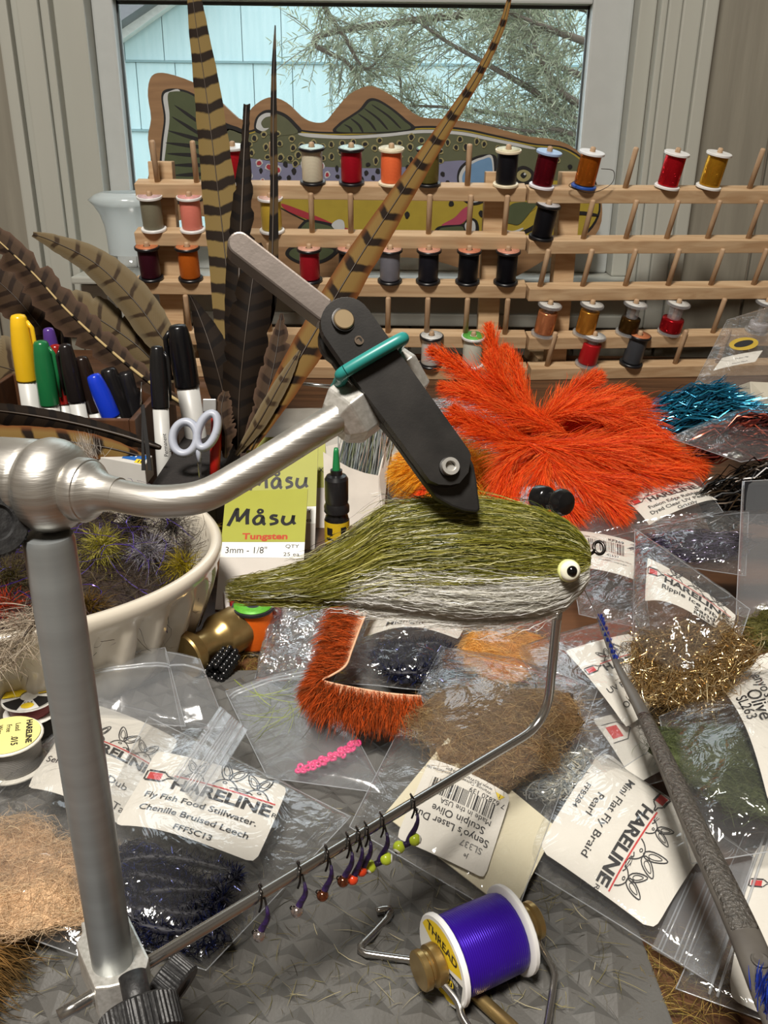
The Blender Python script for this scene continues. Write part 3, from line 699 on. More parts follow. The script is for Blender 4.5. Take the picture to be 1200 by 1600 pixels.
paint('side_paint', [(358, 246), (410, 250), (470, 258), (540, 262), (620, 262), (700, 252), (735, 256), (740, 300), (690, 310), (620, 304), (540, 298), (460, 290), (400, 282), (360, 272)], 'lav', 3, 80)
paint('back_highlight', [(470, 208), (540, 212), (600, 209), (660, 203), (720, 206), (770, 216), (830, 229), (830, 233), (770, 221), (720, 211), (660, 208), (600, 214), (540, 217), (480, 214)], 'white', 3.2, 80)
paint('tail_outline', [(252, 150), (262, 139), (290, 141), (320, 158), (350, 190), (382, 208), (366, 262), (340, 300), (300, 318), (256, 312), (249, 270), (252, 220), (256, 185)], 'black', 1)
paint('tail_edge', [(255, 152), (264, 143), (282, 144), (275, 200), (262, 250), (262, 308), (254, 306), (252, 270), (255, 222), (259, 185)], 'white', 1.3)
paint('tail_paint', [(262, 150), (270, 143), (292, 145), (318, 162), (346, 194), (340, 235), (320, 285), (292, 308), (264, 304), (256, 270), (260, 225), (265, 185)], 'green', 1.6)
for i, (x0, y0, x1, y1) in enumerate(((272, 164, 312, 192), (268, 182, 316, 212), (262, 204, 324, 222), (258, 223, 322, 231), (260, 240, 326, 244), (268, 258, 322, 258), (272, 274, 318, 272), (274, 290, 310, 286))):
    paint('tail_ray', [(x0, y0), ((x0 + x1) / 2, (y0 + y1) / 2 - 3), (x1, y1 - 2), (x1, y1 + 2), ((x0 + x1) / 2, (y0 + y1) / 2 + 3)], 'black', 2, 20)
paint('dorsal_outline', [(525, 207), (528, 194), (548, 180), (562, 170), (575, 155), (590, 155), (612, 168), (634, 186), (648, 202), (600, 208)], 'black', 2)
paint('dorsal_paint', [(530, 206), (533, 195), (550, 183), (566, 172), (578, 159), (590, 159), (610, 171), (630, 188), (641, 201), (600, 206)], 'green', 2.3)
for x0, y0, x1, y1 in ((538, 195, 551, 206), (548, 186, 568, 206), (560, 179, 588, 203), (570, 171, 606, 201), (582, 165, 626, 199)):
    paint('fin_ray', [(x0, y0), (x0 + 3, y0), ((x0 + x1) / 2 + 5, (y0 + y1) / 2 - 1), (x1, y1), (x1 - 3, y1), ((x0 + x1) / 2 + 1, (y0 + y1) / 2)], 'black', 2.6, 18)
paint('adipose_outline', [(397, 200), (400, 184), (412, 173), (428, 172), (446, 178), (462, 192), (470, 206), (430, 208), (404, 208)], 'black', 3.4)
paint('adipose_paint', [(401, 198), (405, 186), (414, 178), (428, 177), (444, 183), (458, 196), (464, 208), (430, 212), (410, 206)], 'olive', 3.6)
paint('adipose_curl', [(400, 198), (404, 184), (414, 177), (424, 177), (424, 181), (414, 184), (408, 192), (412, 200), (420, 200), (412, 205), (404, 203)], 'white', 3.8)
# lower fins
paint('anal_fin_edge', [(446, 398), (456, 384), (480, 382), (530, 386), (520, 402), (498, 412), (468, 412)], 'black', 2)
paint('anal_fin', [(452, 398), (460, 388), (482, 386), (520, 390), (512, 401), (494, 408), (470, 408)], 'green', 2.3)
paint('pelvic_fin_edge', [(466, 362), (472, 348), (484, 343), (520, 350), (532, 362), (500, 368)], 'black', 3.4)
paint('pelvic_fin', [(470, 362), (476, 350), (486, 347), (514, 353), (522, 361), (498, 365)], 'green', 3.6)
paint('pelvic_white', [(518, 352), (528, 343), (537, 346), (538, 360), (530, 363)], 'white', 3.8, 24)
paint('pectoral_edge', [(676, 370), (682, 356), (696, 352), (722, 350), (732, 340), (746, 346), (744, 366), (700, 372)], 'black', 3.4)
paint('pectoral_fin', [(682, 369), (687, 358), (698, 355), (722, 354), (722, 364), (702, 369)], 'green', 3.6)
paint('pectoral_white', [(726, 352), (734, 344), (742, 348), (742, 362), (732, 366)], 'white', 3.8, 24)
paint('belly_stripe', [(440, 318), (470, 328), (500, 340), (540, 356), (620, 370), (700, 366), (700, 371), (620, 376), (540, 364), (490, 346), (450, 330)], 'red', 3)
paint('cheek_pink', [(690, 352), (710, 340), (724, 326), (736, 322), (732, 340), (712, 354)], 'pink', 3.2, 30)
# head
paint('gill_edge', [(714, 280), (718, 262), (732, 250), (752, 242), (774, 243), (776, 262), (772, 300), (756, 316), (736, 320), (720, 308)], 'black', 3.6)
paint('gill_white', [(717, 280), (722, 264), (735, 253), (752, 246), (770, 246), (770, 300), (754, 312), (738, 316), (724, 304)], 'white', 3.8)
paint('gill_blue', [(722, 280), (727, 266), (738, 256), (754, 249), (768, 250), (768, 296), (752, 306), (738, 308), (728, 298)], 'blue', 4)
paint('cheek_yellow', [(776, 262), (800, 256), (826, 284), (838, 300), (836, 326), (800, 336), (776, 320)], 'yel', 3.6)
paint('eye_black', [(818, 259), (832, 266), (838, 280), (832, 292), (818, 297), (805, 291), (800, 278), (805, 265)], 'black', 4, 30)
paint('eye_white', [(818, 265), (826, 268), (830, 274), (826, 281), (818, 284), (810, 281), (807, 274), (810, 268)], 'tan', 4.3, 24)
paint('pupil', [(818, 269), (823, 274), (818, 279), (813, 274)], 'black', 4.6, 16)
paint('eye_glint', [(820, 270), (822, 272), (820, 274), (818, 272)], 'white', 4.9, 10)
paint('jaw_olive', [(786, 344), (796, 322), (812, 316), (838, 318), (828, 332), (812, 350), (800, 350)], 'green', 4, 30)
paint('mouth_line', [(776, 362), (800, 366), (826, 356), (852, 340), (900, 330), (932, 334), (932, 338), (900, 336), (856, 346), (828, 362), (800, 372), (776, 367)], 'black', 4.2, 50)
paint('lip_white', [(780, 356), (800, 361), (816, 356), (816, 359), (800, 365), (780, 361)], 'white', 4.4, 24)
sr = random.Random(4)
def blob(cx, cy, rx, ry, k=9):
    ph = sr.random() * 6; return [(cx + rx * math.cos(t) * (1 + .16 * math.sin(3 * t + ph)), cy + ry * math.sin(t) * (1 + .16 * math.cos(2 * t + ph))) for t in [i * 2 * math.pi / k for i in range(k)]]
pts = []
for _ in range(1500):
    x = sr.uniform(384, 892); top = np.interp(x, [380, 415, 440, 470, 540, 600, 660, 720, 770, 830, 890], [214, 206, 202, 216, 219, 215, 210, 213, 222, 235, 248]); y = sr.uniform(top + 3, 300)
    if 700 < x < 842 and y > 232: continue
    if x > 835 and y > 262: continue
    if all((x - a) ** 2 + (y - b) ** 2 > 11.6 ** 2 for a, b in pts): pts.append((x, y))
gH, gS, gR, gRh = G(), G(), G(), G()
for x, y in pts:
    top = np.interp(x, [380, 470, 600, 890], [206, 216, 214, 240]); rx, ry = sr.uniform(2.6, 4.2), sr.uniform(3.0, 5.0)
    red = y > 252 and x < 560 and sr.random() < .4
    (gRh if red else gH).face(fx(blob(x, y, rx + 1.9, ry + 1.9), FY - .00125)) if (red or y < 256) else None
    (gR if red else gS).face(fx(blob(x, y, rx, ry), FY - .00145))
put('spot_halo', gH, PC['tan'], trout, smooth=False, kind='stuff'); put('dark_spot', gS, PC['black'], trout, smooth=False, kind='stuff')
put('red_spot_halo', gRh, PC['white'], trout, smooth=False, kind='stuff'); put('red_spot', gR, PC['red'], trout, smooth=False, kind='stuff')
for x, y in ((636, 336), (752, 334), (762, 336), (705, 318), (742, 292), (470, 300)):
    paint('belly_spot', blob(x, y, 4, 5), 'black', 4, 16)

# ================================================================== frosted vase on the sill
jb = PY(212, 440, .965) * [1, 1, 0]
zz = lambda py: PY(212, py, .965)[2] - jb[2]
rr = lambda px, py: abs(PY(px, py, .965)[0] - PY(212, py, .965)[0])
vase = thing('frosted_vase', [jb[0], .965, jb[2] + .0], 'frosted glass vase with a flared lip behind the rack end', 'vase')
M_frost = film_mat('frosted_glass', haze=.85, hcol=(222, 232, 234), rough=.2, bump=.05)
M_clear = film_mat('clear_glass', haze=.05, rough=.02, bump=0)
prof = [(rr(176, 396), zz(396)), (rr(175, 372), zz(372)), (rr(173, 352), zz(352)), (rr(168, 335), zz(335)), (rr(160, 321), zz(321)), (rr(152, 312), zz(312)), (rr(162, 304), zz(304)), (rr(172, 300), zz(300))]
put('upper_bowl', G().lathe(prof, [jb[0], .965, jb[2]], n=40, cap=False), M_frost, vase)
put('base', G().lathe([(rr(172, 440) * .96, .0), (rr(172, 440), .002), (rr(168, 440), .03), (rr(166, 436), zz(436)), (rr(168, 410), zz(410)), (rr(174, 398), zz(398)), (rr(176, 396), zz(396))], [jb[0], .965, jb[2]], n=40), M_clear, vase)
# ================================================================== the vise
M_alu = pmat('brushed_aluminium', (200, 197, 190), .40, metal=.9, c2=(176, 173, 166), nscale=40, stretch=(1, 1, 12), bump=.12, bscale=120)
M_alud = pmat('dull_aluminium', (214, 212, 206), .38, metal=.7, c2=(190, 188, 180), nscale=900, bump=.15, bscale=2500, bdist=.0002)
M_steel = pmat('polished_steel_rod', (178, 176, 172), .2, metal=.94, mixamt=.1)
M_post = pmat('grey_steel_post', (158, 163, 164), .36, metal=.6, c2=(146, 150, 150), nscale=8, stretch=(1, 1, 20))
M_blk = pmat('black_oxide', (34, 33, 32), .38, metal=.4, c2=(50, 48, 46), nscale=120, bump=.05, bscale=2500, bdist=.0002)
M_lever = pmat('worn_gunmetal', (128, 119, 113), .36, metal=.7, c2=(106, 98, 92), nscale=60, bump=.05, bscale=1500, bdist=.0003)
M_nickel = pmat('nickel_screw', (196, 194, 188), .25, metal=.6)
M_brass = pmat('brass', (178, 152, 100), .30, metal=.85, c2=(150, 124, 76), nscale=90)
M_knurl = pmat('black_knob', (26, 26, 27), .5, c2=(38, 38, 38), nscale=700, bump=.2, bscale=900)
VY = .152
pa, pb = PY(78, 850, VY), PY(175, 1495, VY)
vx = (pa[0] + pb[0]) / 2
vise = thing('fly_tying_vise', [vx, VY, 0.0], 'aluminium fly tying vise with black jaws holding the olive streamer', 'vise')
post_top = PY(80, 836, VY)[2]
put('post', G().lathe([(.0045, .003), (.00475, .0035), (.00475, post_top - .001), (.0044, post_top)], [vx, VY, 0], n=32), M_post, vise, auto=.6)
put('pedestal', G().box([vx - .01, VY - .066, .004], (.06, .072, .004)), pmat('pedestal_steel', (70, 70, 72), .5, metal=.6), vise, smooth=False, bevel=.0015)
# accessory block on the post
zt = PY(175, 1500, VY)[2]
blk = [(200, 1428), (233, 1496), (229, 1511), (214, 1525), (193, 1537), (170, 1543), (148, 1545), (118, 1474), (128, 1456), (126, 1440)]
pts = [P(a, b, zt) for a, b in blk]
bl_ = put('rod_clamp', G().prism(pts, (0, 0, -.0105)), M_alud, vise, smooth=False, bevel=.0006)
def knurl(nr, amp):
    return lambda r, z, th: r * (1 + amp * np.sign(np.sin(nr * th)))
def knob(nm, c, ax, r, h, par, nk=44):
    prof = [(r * .9, 0), (r, h * .07), (r, h * .9), (r * .93, h), (r * .55, h), (r * .5, h * .9), (.0002, h * .9)]
    return put(nm, G().lathe(prof, c, ax, nk * 4, ripple=lambda r_, z, th: r_ * (1 + (.018 if r_ > r * .95 else 0) * np.sign(np.sin(nk * th)))), M_knurl, par, auto=.5)
kd = nrm(-FF * .55 + RR * .35 - UU * .62)
knob('thumbscrew', PD(216, 1572, .194), kd, .0084, .0080, vise)
put('thumbscrew_shaft', G().lathe([(.0030, -.006), (.0030, .003)], PD(216, 1566, .194), kd, 20), M_knurl, vise)
knob('thumbscrew', PD(252, 1524, .210), nrm(RR * .75 - FF * .25 - UU * .45), .0062, .006, vise)
# rod through the block, kinked up under the fly
zr = zt - .006
ra = P(92, 1588, zr); rb = P(812, 1154, zr); rd = nrm(rb - ra)
bend = [P(846, 1126, zr) + [0, 0, .0028], P(866, 1092, zr + .004)]
vert0 = P(867, 1060, zr + .0105)
vtop = PY(865, 950, vert0[1])
rod = np.vstack([spl([ra, ra + (rb - ra) * .5, rb], 24), spl([rb, rb + rd * .006 + [0, 0, .0006], rb + rd * .011 + [0, 0, .004], rb + rd * .0135 + [0, 0, .0095], rb + rd * .0138 + [0, 0, .017]], 14)[1:]])
top_end = rb + rd * .0138; topz = PY(865, 955, top_end[1])[2]
rod = np.vstack([rod, [top_end + [0, 0, t] for t in np.linspace(.022, topz - zr, 8)]])
put('support_rod', G().tube(rod, .00158, 14), M_steel, vise)
# head: turned ball housing, flange, arm
SV = .168
hc = PD(70, 757, SV); haxis = nrm(RR * .93 - UU * .12 - FF * .34)
u = SV / FPX
def hp(prof): return [(r * u, z * u) for r, z in prof]
put('head_housing', G().lathe(hp([(44, -160), (60, -120), (66, -95), (68, -60), (69, -22), (67, -17), (65, -14), (65, -10), (67, -7), (72, -2), (75, 8), (74, 22), (69, 38), (60, 50), (50, 58), (46, 60), (46, 64)]), hc, haxis, 48), M_alu, vise, auto=.6)
put('swivel_flange', G().lathe(hp([(38, 58), (48, 62), (50, 66), (50, 82), (48, 86), (46, 87), (45, 89), (43, 92), (36, 99), (31, 108), (28, 118), (26.5, 132), (26, 140)]), hc, haxis, 40), M_alu, vise, auto=.6)
a0 = hc + haxis * 120 * u
arm = np.vstack([[a0], [PD(x, y, s) for x, y, s in ((232, 783, .1605), (290, 781, .160), (330, 770, .1605), (375, 745, .161), (430, 712, .162), (480, 681, .163), (540, 645, .1645))]])
ru = .160 / FPX
put('arm', G().tube(spl(arm, 48), np.linspace(26.5, 25, 48) * ru, 28), M_alu, vise)
knob('tension_knob', PD(-22, 822, .166), nrm(-FF * .72 + RR * .55 + UU * .10), 52 * u, .0065, vise, 40)
# engraved marks on the housing: thin letters, recess shade put into their darker colour
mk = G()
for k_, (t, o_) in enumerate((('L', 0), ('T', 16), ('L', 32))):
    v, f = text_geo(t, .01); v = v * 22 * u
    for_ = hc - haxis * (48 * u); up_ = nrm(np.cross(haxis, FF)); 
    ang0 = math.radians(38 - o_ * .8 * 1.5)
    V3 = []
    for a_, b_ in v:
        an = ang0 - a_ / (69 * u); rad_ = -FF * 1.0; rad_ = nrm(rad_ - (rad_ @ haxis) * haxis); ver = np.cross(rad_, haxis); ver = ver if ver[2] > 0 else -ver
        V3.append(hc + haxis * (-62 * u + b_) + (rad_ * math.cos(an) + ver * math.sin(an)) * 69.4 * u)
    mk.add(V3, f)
put('shaded_letters', mk, pmat('engraving_shade', (96, 90, 82), .6, metal=.6), vise, smooth=False)
# faceted collar behind the jaws
cd = nrm(PD(665, 555, .172) - PD(525, 662, .1655)); cc = PD(523, 663, .1655); uc = .166 / FPX
put('jaw_collar', G().lathe([(30 * uc, -2 * uc), (38 * uc, 2 * uc), (51 * uc, 20 * uc), (53 * uc, 24 * uc), (53 * uc, 150 * uc), (49 * uc, 158 * uc), (34 * uc, 164 * uc)], cc, cd, 6, ref=nrm(-FF + .1 * UU)), M_alud, vise, smooth=False, bevel=.00025)
# jaws: two plates, nose, pivot screw, teal ring, cam lever and pin
ED = nrm(FF - .22 * RR - .18 * UU)
SJ = .1605
def jp(pts, s=SJ): return [PD(a, b, s) for a, b in pts]
def arc(cx, cy, r, a0, a1, n=10): return [(cx + r * math.cos(math.radians(a)), cy + r * math.sin(math.radians(a))) for a in np.linspace(a0, a1, n)]
plate = arc(541, 504, 40, 150, 328, 14) + [(575, 482), (732, 702), (736, 712), (732, 738), (718, 755), (704, 758), (686, 757), (672, 751), (552, 590)]
put('jaw_plate', G().prism(jp(plate), ED * .0022), M_blk, vise, smooth=False, bevel=.0004)
nose = [(600, 600), (690, 640), (737, 702), (747, 722), (752, 750), (757, 792), (752, 797), (733, 795), (712, 788), (688, 774), (668, 748), (560, 598)]
put('jaw_nose', G().prism([p + ED * .0023 for p in jp(nose)], ED * .0022), M_blk, vise, smooth=False, bevel=.0005)
bp_ = arc(548, 512, 44, 120, 338, 14) + [(590, 480), (740, 700), (746, 730), (700, 765), (560, 600)]
put('jaw_plate', G().prism([p + ED * .0046 for p in jp(bp_)], ED * .0022), M_blk, vise, smooth=False, bevel=.0004)
lv = arc(374, 377, 18.5, 130, 308, 12) + [(519, 466), (524, 486), (512, 503), (499, 497)]
put('cam_lever', G().prism([p + ED * .0006 for p in jp(lv)], ED * .0042), M_lever, vise, smooth=False, bevel=.0004)
def disc(nm, cx, cy, r, mt, h, h0=0.0, par=vise, rim=True):
    c = PD(cx, cy, SJ) - ED * h0; q = SJ / FPX
    prof = [(r * q, -.001), (r * q, h * .75), (r * q * .9, h), (.0001, h)] if rim else [(r * q, -.001), (r * q, h), (r * .62 * q, h), (r * .58 * q, h * .2), (.0001, h * .2)]
    return put(nm, G().lathe(prof, c, -ED, 28 if rim else 6 * 4), mt, par, auto=.5)
disc('cam_pin_seat', 538, 499, 20, M_blk, .0002)
disc('cam_pin', 537, 500, 16.5, pmat('bronze_pin', (168, 148, 116), .34, metal=.9), .0006)
disc('roll_pin', 561, 532, 7.5, pmat('roll_pin_steel', (96, 84, 72), .4, metal=.8), .0002, rim=False)
disc('pivot_seat', 702, 730, 16, M_blk, .0002)
disc('pivot_screw', 702, 730, 14, M_nickel, .0011, rim=False)
tu = SJ / FPX
ring = [PD(539, 583, SJ) - ED * .0012, PD(620, 536, SJ) - ED * .0012, PD(626, 532, SJ) + ED * .001, PD(628, 531, SJ) + ED * .006, PD(622, 534, SJ) + ED * .0085, PD(545, 580, SJ) + ED * .0085, PD(537, 586, SJ) + ED * .006, PD(536, 587, SJ) + ED * .001]
put('rubber_ring', G().tube(np.vstack([spl(ring, 60, True), spl(ring, 60, True)[:1]]), 10.5 * tu, 12, cap=False), pmat('teal_rubber', (38, 128, 122), .35), vise)

# ================================================================== the streamer in the jaws
rng = np.random.default_rng(11)
SF = .172
fly = thing('streamer_fly', PD(700, 960, SF), 'large olive and white hair streamer fly with a yellow and black eye in the vise', 'fishing fly')
M_hair = pmat('flash_hair', (255, 255, 255), .34, attr=True, mixamt=.05, spec=.6, transl=.45)
XT = [350, 380, 420, 480, 540, 600, 660, 720, 780, 840, 880, 905, 920, 926]
TOP = [912, 906, 898, 882, 846, 800, 788, 785, 788, 798, 812, 832, 852, 866]
BOTO = [936, 938, 940, 944, 936, 922, 916, 913, 911, 908, 904, 898, 888, 878]     # lower limit of the olive
BOTW = [936, 938, 938, 938, 942, 948, 956, 963, 965, 960, 948, 928, 908, 890]     # lower limit of the white
def prof_(x, A): return np.interp(x, XT, A)
def thick(x): return np.interp(x, [350, 480, 600, 720, 850, 910, 926], [.0006, .0018, .0045, .0062, .0055, .003, .0012])
def flypt(x, f, g, bot):          # f 0..1 top->bottom, g -1..1 depth
    t, b = prof_(x, TOP), prof_(x, bot); y = t + (b - t) * f
    lim = math.sqrt(max(0.0, 1 - (2 * (y - t) / (prof_(x, BOTW) - t + 1e-6) - 1) ** 2))
    return PD(x, y, SF) + FF * (thick(x) * g * (.35 + .65 * lim))
# cores
def core(nm, f0, f1, bot, mat, x0, x1):
    V = []; nx, na = 34, 18
    for i in range(nx):
        x = x0 + (x1 - x0) * i / (nx - 1)
        for j in range(na):
            a = 2 * math.pi * j / na; f = (f0 + f1) / 2 + (f1 - f0) / 2 * math.cos(a) * .94
            V.append(flypt(x, f, math.sin(a) * .86, bot))
    g = G().add(V, [(i * na + j, i * na + (j + 1) % na, (i + 1) * na + (j + 1) % na, (i + 1) * na + j) for i in range(nx - 1) for j in range(na)] + [tuple(range(na)), tuple(range((nx - 1) * na, nx * na))])
    return put(nm, g, mat, fly)
core('underfur_olive', .03, .96, BOTO, pmat('olive_underfur', (110, 106, 36), .8, c2=(84, 84, 28), nscale=300, stretch=(.25, 1, 1), bump=.5, bscale=500), 385, 921)
core('underfur_white', .45, 1.0, BOTW, pmat('white_underfur', (226, 226, 218), .8, c2=(206, 206, 198), nscale=300, stretch=(.25, 1, 1), bump=.5, bscale=500), 640, 919)
def hairs(nm, n, f_rng, bot, xs, lens, cols, w, jit, wts=None, wild=.0, xmin=352):
    k = 12; Pt = np.zeros((n, k, 3))
    for i in range(n):
        f = rng.uniform(*f_rng); f = 1 - (1 - f) ** 1.0; xr = rng.uniform(*xs); ln = rng.uniform(*lens); xe = max(xr - ln, xmin + rng.uniform(0, 40))
        g = -rng.uniform(.55, 1.08) if rng.random() < .82 else rng.uniform(0, 1.0)
        f2 = f + rng.normal() * jit; dg = rng.normal() * .12; ph = rng.random() * 6.3; wa = rng.uniform(0, 1.6); tip = rng.normal() * wild
        for j in range(k):
            t = j / (k - 1); x = xr + (xe - xr) * t; ff = f + (f2 - f) * t
            p = flypt(x, ff, g + dg * t, bot); p = p + UU * ((wa * math.sin(ph + t * 7) + rng.normal() * 1.2) * SF / FPX + tip * t * t * SF / FPX)
            Pt[i, j] = p
    return strands(nm, Pt, w, colmix(rng, n, cols, .14, wts), M_hair, fly, face_dir=-FF, rng=rng, kind='stuff')
OL = [(128, 126, 40), (164, 158, 70), (96, 98, 30), (210, 204, 128), (244, 240, 190)]
hairs('olive_hair', 10000, (-.02, .97), BOTO, (560, 922), (60, 300), OL, .00010, .08, [.34, .3, .18, .12, .06])
hairs('tail_hair', 3000, (.0, 1.0), BOTO, (430, 620), (60, 190), [(102, 98, 26), (124, 116, 36), (78, 78, 20), (150, 140, 60)], .00014, .12)
hairs('dark_back_hair', 700, (.0, .75), BOTO, (700, 920), (60, 220), [(74, 84, 30), (58, 66, 26)], .00013, .1)
hairs('white_belly_hair', 6500, (.62, 1.02), BOTW, (600, 920), (60, 220), [(236, 235, 228), (218, 216, 206), (250, 250, 248), (200, 198, 186)], .00010, .06, xmin=535)
hairs('stray_hair', 260, (-.06, .3), BOTO, (560, 700), (60, 170), [(210, 206, 150), (120, 116, 70), (60, 56, 46)], .00010, .2, wild=6)
hairs('belly_stray_hair', 200, (.85, 1.08), BOTW, (560, 760), (60, 150), [(230, 230, 226), (200, 196, 186)], .00009, .08, wild=3, xmin=500)
# eye
ec = PD(880, 889, SF) - FF * .0052; ed_ = nrm(-FF + .12 * RR); eu = SF / FPX
eye = put('eye', G().lathe([(17.5 * eu, -.0012), (17.5 * eu, .0), (16.8 * eu, .0006), (13 * eu, .0009)], ec, ed_, 32), pmat('eye_rim', (222, 226, 150), .3), fly)
put('iris', G().lathe([(15.8 * eu, .0), (15.4 * eu, .0010), (11 * eu, .0013), (.0001, .0014)], ec, ed_, 32), pmat('pearl_iris', (226, 222, 206), .22, c2=(206, 204, 184), nscale=500), eye)
put('pupil', G().lathe([(8.6 * eu, .0008), (8.4 * eu, .0013), (6 * eu, .0017), (.0001, .0019)], ec + RR * .0002, ed_, 28), pmat('gloss_black', (10, 10, 11), .1), eye)
# hook eye and throat threads
M_hook = pmat('black_nickel', (60, 56, 54), .25, metal=.9)
th = np.linspace(0, 2 * math.pi, 26)
c_ = PD(936, 856, SF)
put('hook', G().tube(np.vstack([[PD(880, 880, SF), PD(905, 874, SF), PD(920, 868, SF), PD(928, 862, SF)], [c_ + 9.5 * eu * (math.cos(a) * RR * .85 + math.sin(a) * UU) + FF * .0006 * math.sin(a) for a in th + math.pi * 1.15]]), 2.6 * eu, 8), M_hook, fly)
put('thread_tail', G().tube(spl([PD(905, 905, SF), PD(925, 945, .178), PD(948, 990, .19), PD(980, 1050, .21)], 16), .00012, 4), pmat('mono_thread', (210, 210, 206), .3), fly)

# ================================================================== jigs on the rod
M_purp = pmat('purple_wrap', (44, 26, 74), .4, c2=(28, 18, 44), nscale=800, bump=.3, bscale=1500)
def jig(px, py, hx, hy, head_c, label, kind, group=None):
    base_t = np.array(P(px, py, zr)); t = ((base_t - ra) @ rd); rp = ra + rd * t           # point on the rod axis
    s = (rp - CAM) @ FF
    hd = PD(hx, hy, s - .001)
    root = thing('jig_hook', hd, label, 'fishing fly', group)
    perp = nrm(np.cross(rd, [0, 0, 1]))
    pts = [rp + perp * .0018 - [0, 0, .0034] - rd * .0012, rp + perp * .0024 - [0, 0, .0004] - rd * .0008, rp + perp * .0013 + [0, 0, .0023], rp - perp * .0010 + [0, 0, .0024] + rd * .0008, rp - perp * .0022 + [0, 0, .0003] + rd * .0022]
    side = PD(hx + 16, (py + hy) / 2 - 2, s - .003); 
    pts += [PD(px + (hx - px) * .25 + 14, py + (hy - py) * .32, s - .003), PD(hx + 13, py + (hy - py) * .58, s - .002), PD(hx + 5, hy - 12, s - .001), hd]
    q = spl(pts, 40)
    put('hook_wire', G().tube(q, .00032, 7), M_hook, root)
    n0 = 24
    put('body', G().tube(q[n0:], np.interp(np.arange(40 - n0), [0, 4, 12, 15], [.0004, .0007, .0010, .0009]), 9), M_purp, root)
    if kind == 'bead':
        put('bead', G().ball(hd, .0017, 16, 10), pmat('bead_%d_%d_%d' % head_c, head_c, .15, metal=.9 if sum(head_c) != 333 else 0), root)
        put('hook_eye', G().tube([hd + [math.cos(a) * .0007 - .0011, 0, math.sin(a) * .0007 + .0012] for a in np.linspace(0, 6.28, 12)], .0002, 6), M_hook, root)
    elif kind == 'plain':
        put('bead', G().ball(hd, .0016, 16, 10), pmat('painted_bead_orange', (222, 70, 34), .25), root)
    else:
        b1, b2 = hd - RR * .0026 - UU * .0011, hd + RR * .0021 + UU * .0012
        put('dumbbell', G().tube([b1, hd, b2], [.0010, .0009, .0010], 10), M_purp, root)
        for b_, dr in ((b1, -1), (b2, 1)):
            e_ = put('dumbbell_eye', G().ball(b_, .0019, 16, 10), pmat('chartreuse_paint', (196, 216, 60), .25), root)
            fd = nrm(-RR * .45 - FF * .6 - UU * .65) if dr < 0 else nrm(RR)
            put('eye_white', G().lathe([(.00125, .00142), (.0012, .0017), (.0007, .0019), (.0001, .002)], b_, fd, 14), pmat('eye_white_paint', (224, 226, 214), .3), e_)
            put('eye_pupil', G().lathe([(.0006, .0018), (.0005, .0020), (.0001, .0021)], b_, fd, 12), MATS['gloss_black'], e_)
SIL, CPR = (190, 180, 176), (150, 92, 66)
jig(402, 1397, 405, 1462, SIL, 'purple jig hook with silver bead hanging nearest the vise post', 'bead')
jig(461, 1360, 464, 1424, (188, 176, 172), 'purple jig hook with silver bead, second on the rod from the post', 'bead')
jig(503, 1333, 504, 1399, CPR, 'purple jig hook with copper bead next to the silver ones', 'bead')
jig(536, 1313, 536, 1377, (152, 94, 68), 'purple jig hook with copper bead beside the orange beads', 'bead')
jig(552, 1304, 551, 1374, None, 'purple jig hook with small orange bead beside a copper bead', 'plain')
jig(565, 1296, 565, 1361, None, 'purple jig hook with orange bead beside the chartreuse eyes', 'plain')
jig(590, 1282, 592, 1348, None, 'jig hook with chartreuse dumbbell eyes next to the orange beads', 'dumb')
jig(639, 1254, 637, 1318, None, 'jig hook with chartreuse dumbbell eyes alone at the far end of the row', 'dumb')

# ================================================================== bobbin with purple thread, whip finisher
sa, sb = P(690, 1502, .0165), P(806, 1450, .0165)          # spool axis through both flanges
sd = nrm(sb - sa); sl = np.linalg.norm(sb - sa) * .98
c0_ = sa
ps = spool('thread_spool', c0_, sd, (44, 16, 128), (232, 232, 230), 'purple thread on a white spool lying in the bobbin', fr=.0135, ht=sl, tr=.0118)
# printed end label on the near flange
def flangefn(x, y, lift):
    a1 = nrm(np.cross(sd, [0, 0, 1])); a2 = np.cross(a1, sd); a2 = a2 if a2[2] > 0 else -a2
    return c0_ - sd * (.0001 + lift) + (x * .001) * a1 * (1 if (a1 @ RR) < 9 else 1) + (-y * .001) * a2
ss = Sheet(flangefn, 1, 1)
def ringpoly(r0, r1, a0, a1, n=14):
    t = np.linspace(a0, a1, n); return [(r0 * math.cos(q), r0 * math.sin(q)) for q in t] + [(r1 * math.cos(q), r1 * math.sin(q)) for q in t[::-1]]
fn_ = np.array(flangefn(1, 0, 0)) - np.array(flangefn(0, 0, 0)); flip = -1 if fn_ @ RR < 0 else 1
_f0 = flangefn
flangefn2 = lambda x, y, lift: _f0(flip * x, y, lift)
ss.fn = flangefn2
ss.G('ink_white').face([flangefn2(12.2 * math.cos(t), 12.2 * math.sin(t), .00005) for t in np.linspace(0, 6.283, 40, endpoint=False)])
ss.poly(ringpoly(3.5, 12, math.pi * 1.12, math.pi * 1.88), 'ink_yellow', .0001)
ss.poly(ringpoly(3.5, 12, math.pi * .22, math.pi * .72), 'ink_yellow', .0001)
ss.poly([(-5, 1.5), (11.7, -2.2), (11.4, 4.2), (-2, 5.2)], 'ink_black', .00012)
ss.text('THREAD', 0, -5.6, 4.4, bold=.02, align='c'); ss.text('140', 1, 4.2, 4.2, 'ink_yellow', bold=.02, align='l'); ss.text('DENIER', 3.6, 1.6, 1.9, 'ink_white', align='l', rot=.2)
ss.text('UTC', 1, 8.5, 3, bold=.02, align='c')
ss.done(ps)
bob = thing('bobbin_holder', P(790, 1590, 0.0035), 'bobbin holder with brass knobs and wire arms around the purple spool', 'bobbin')
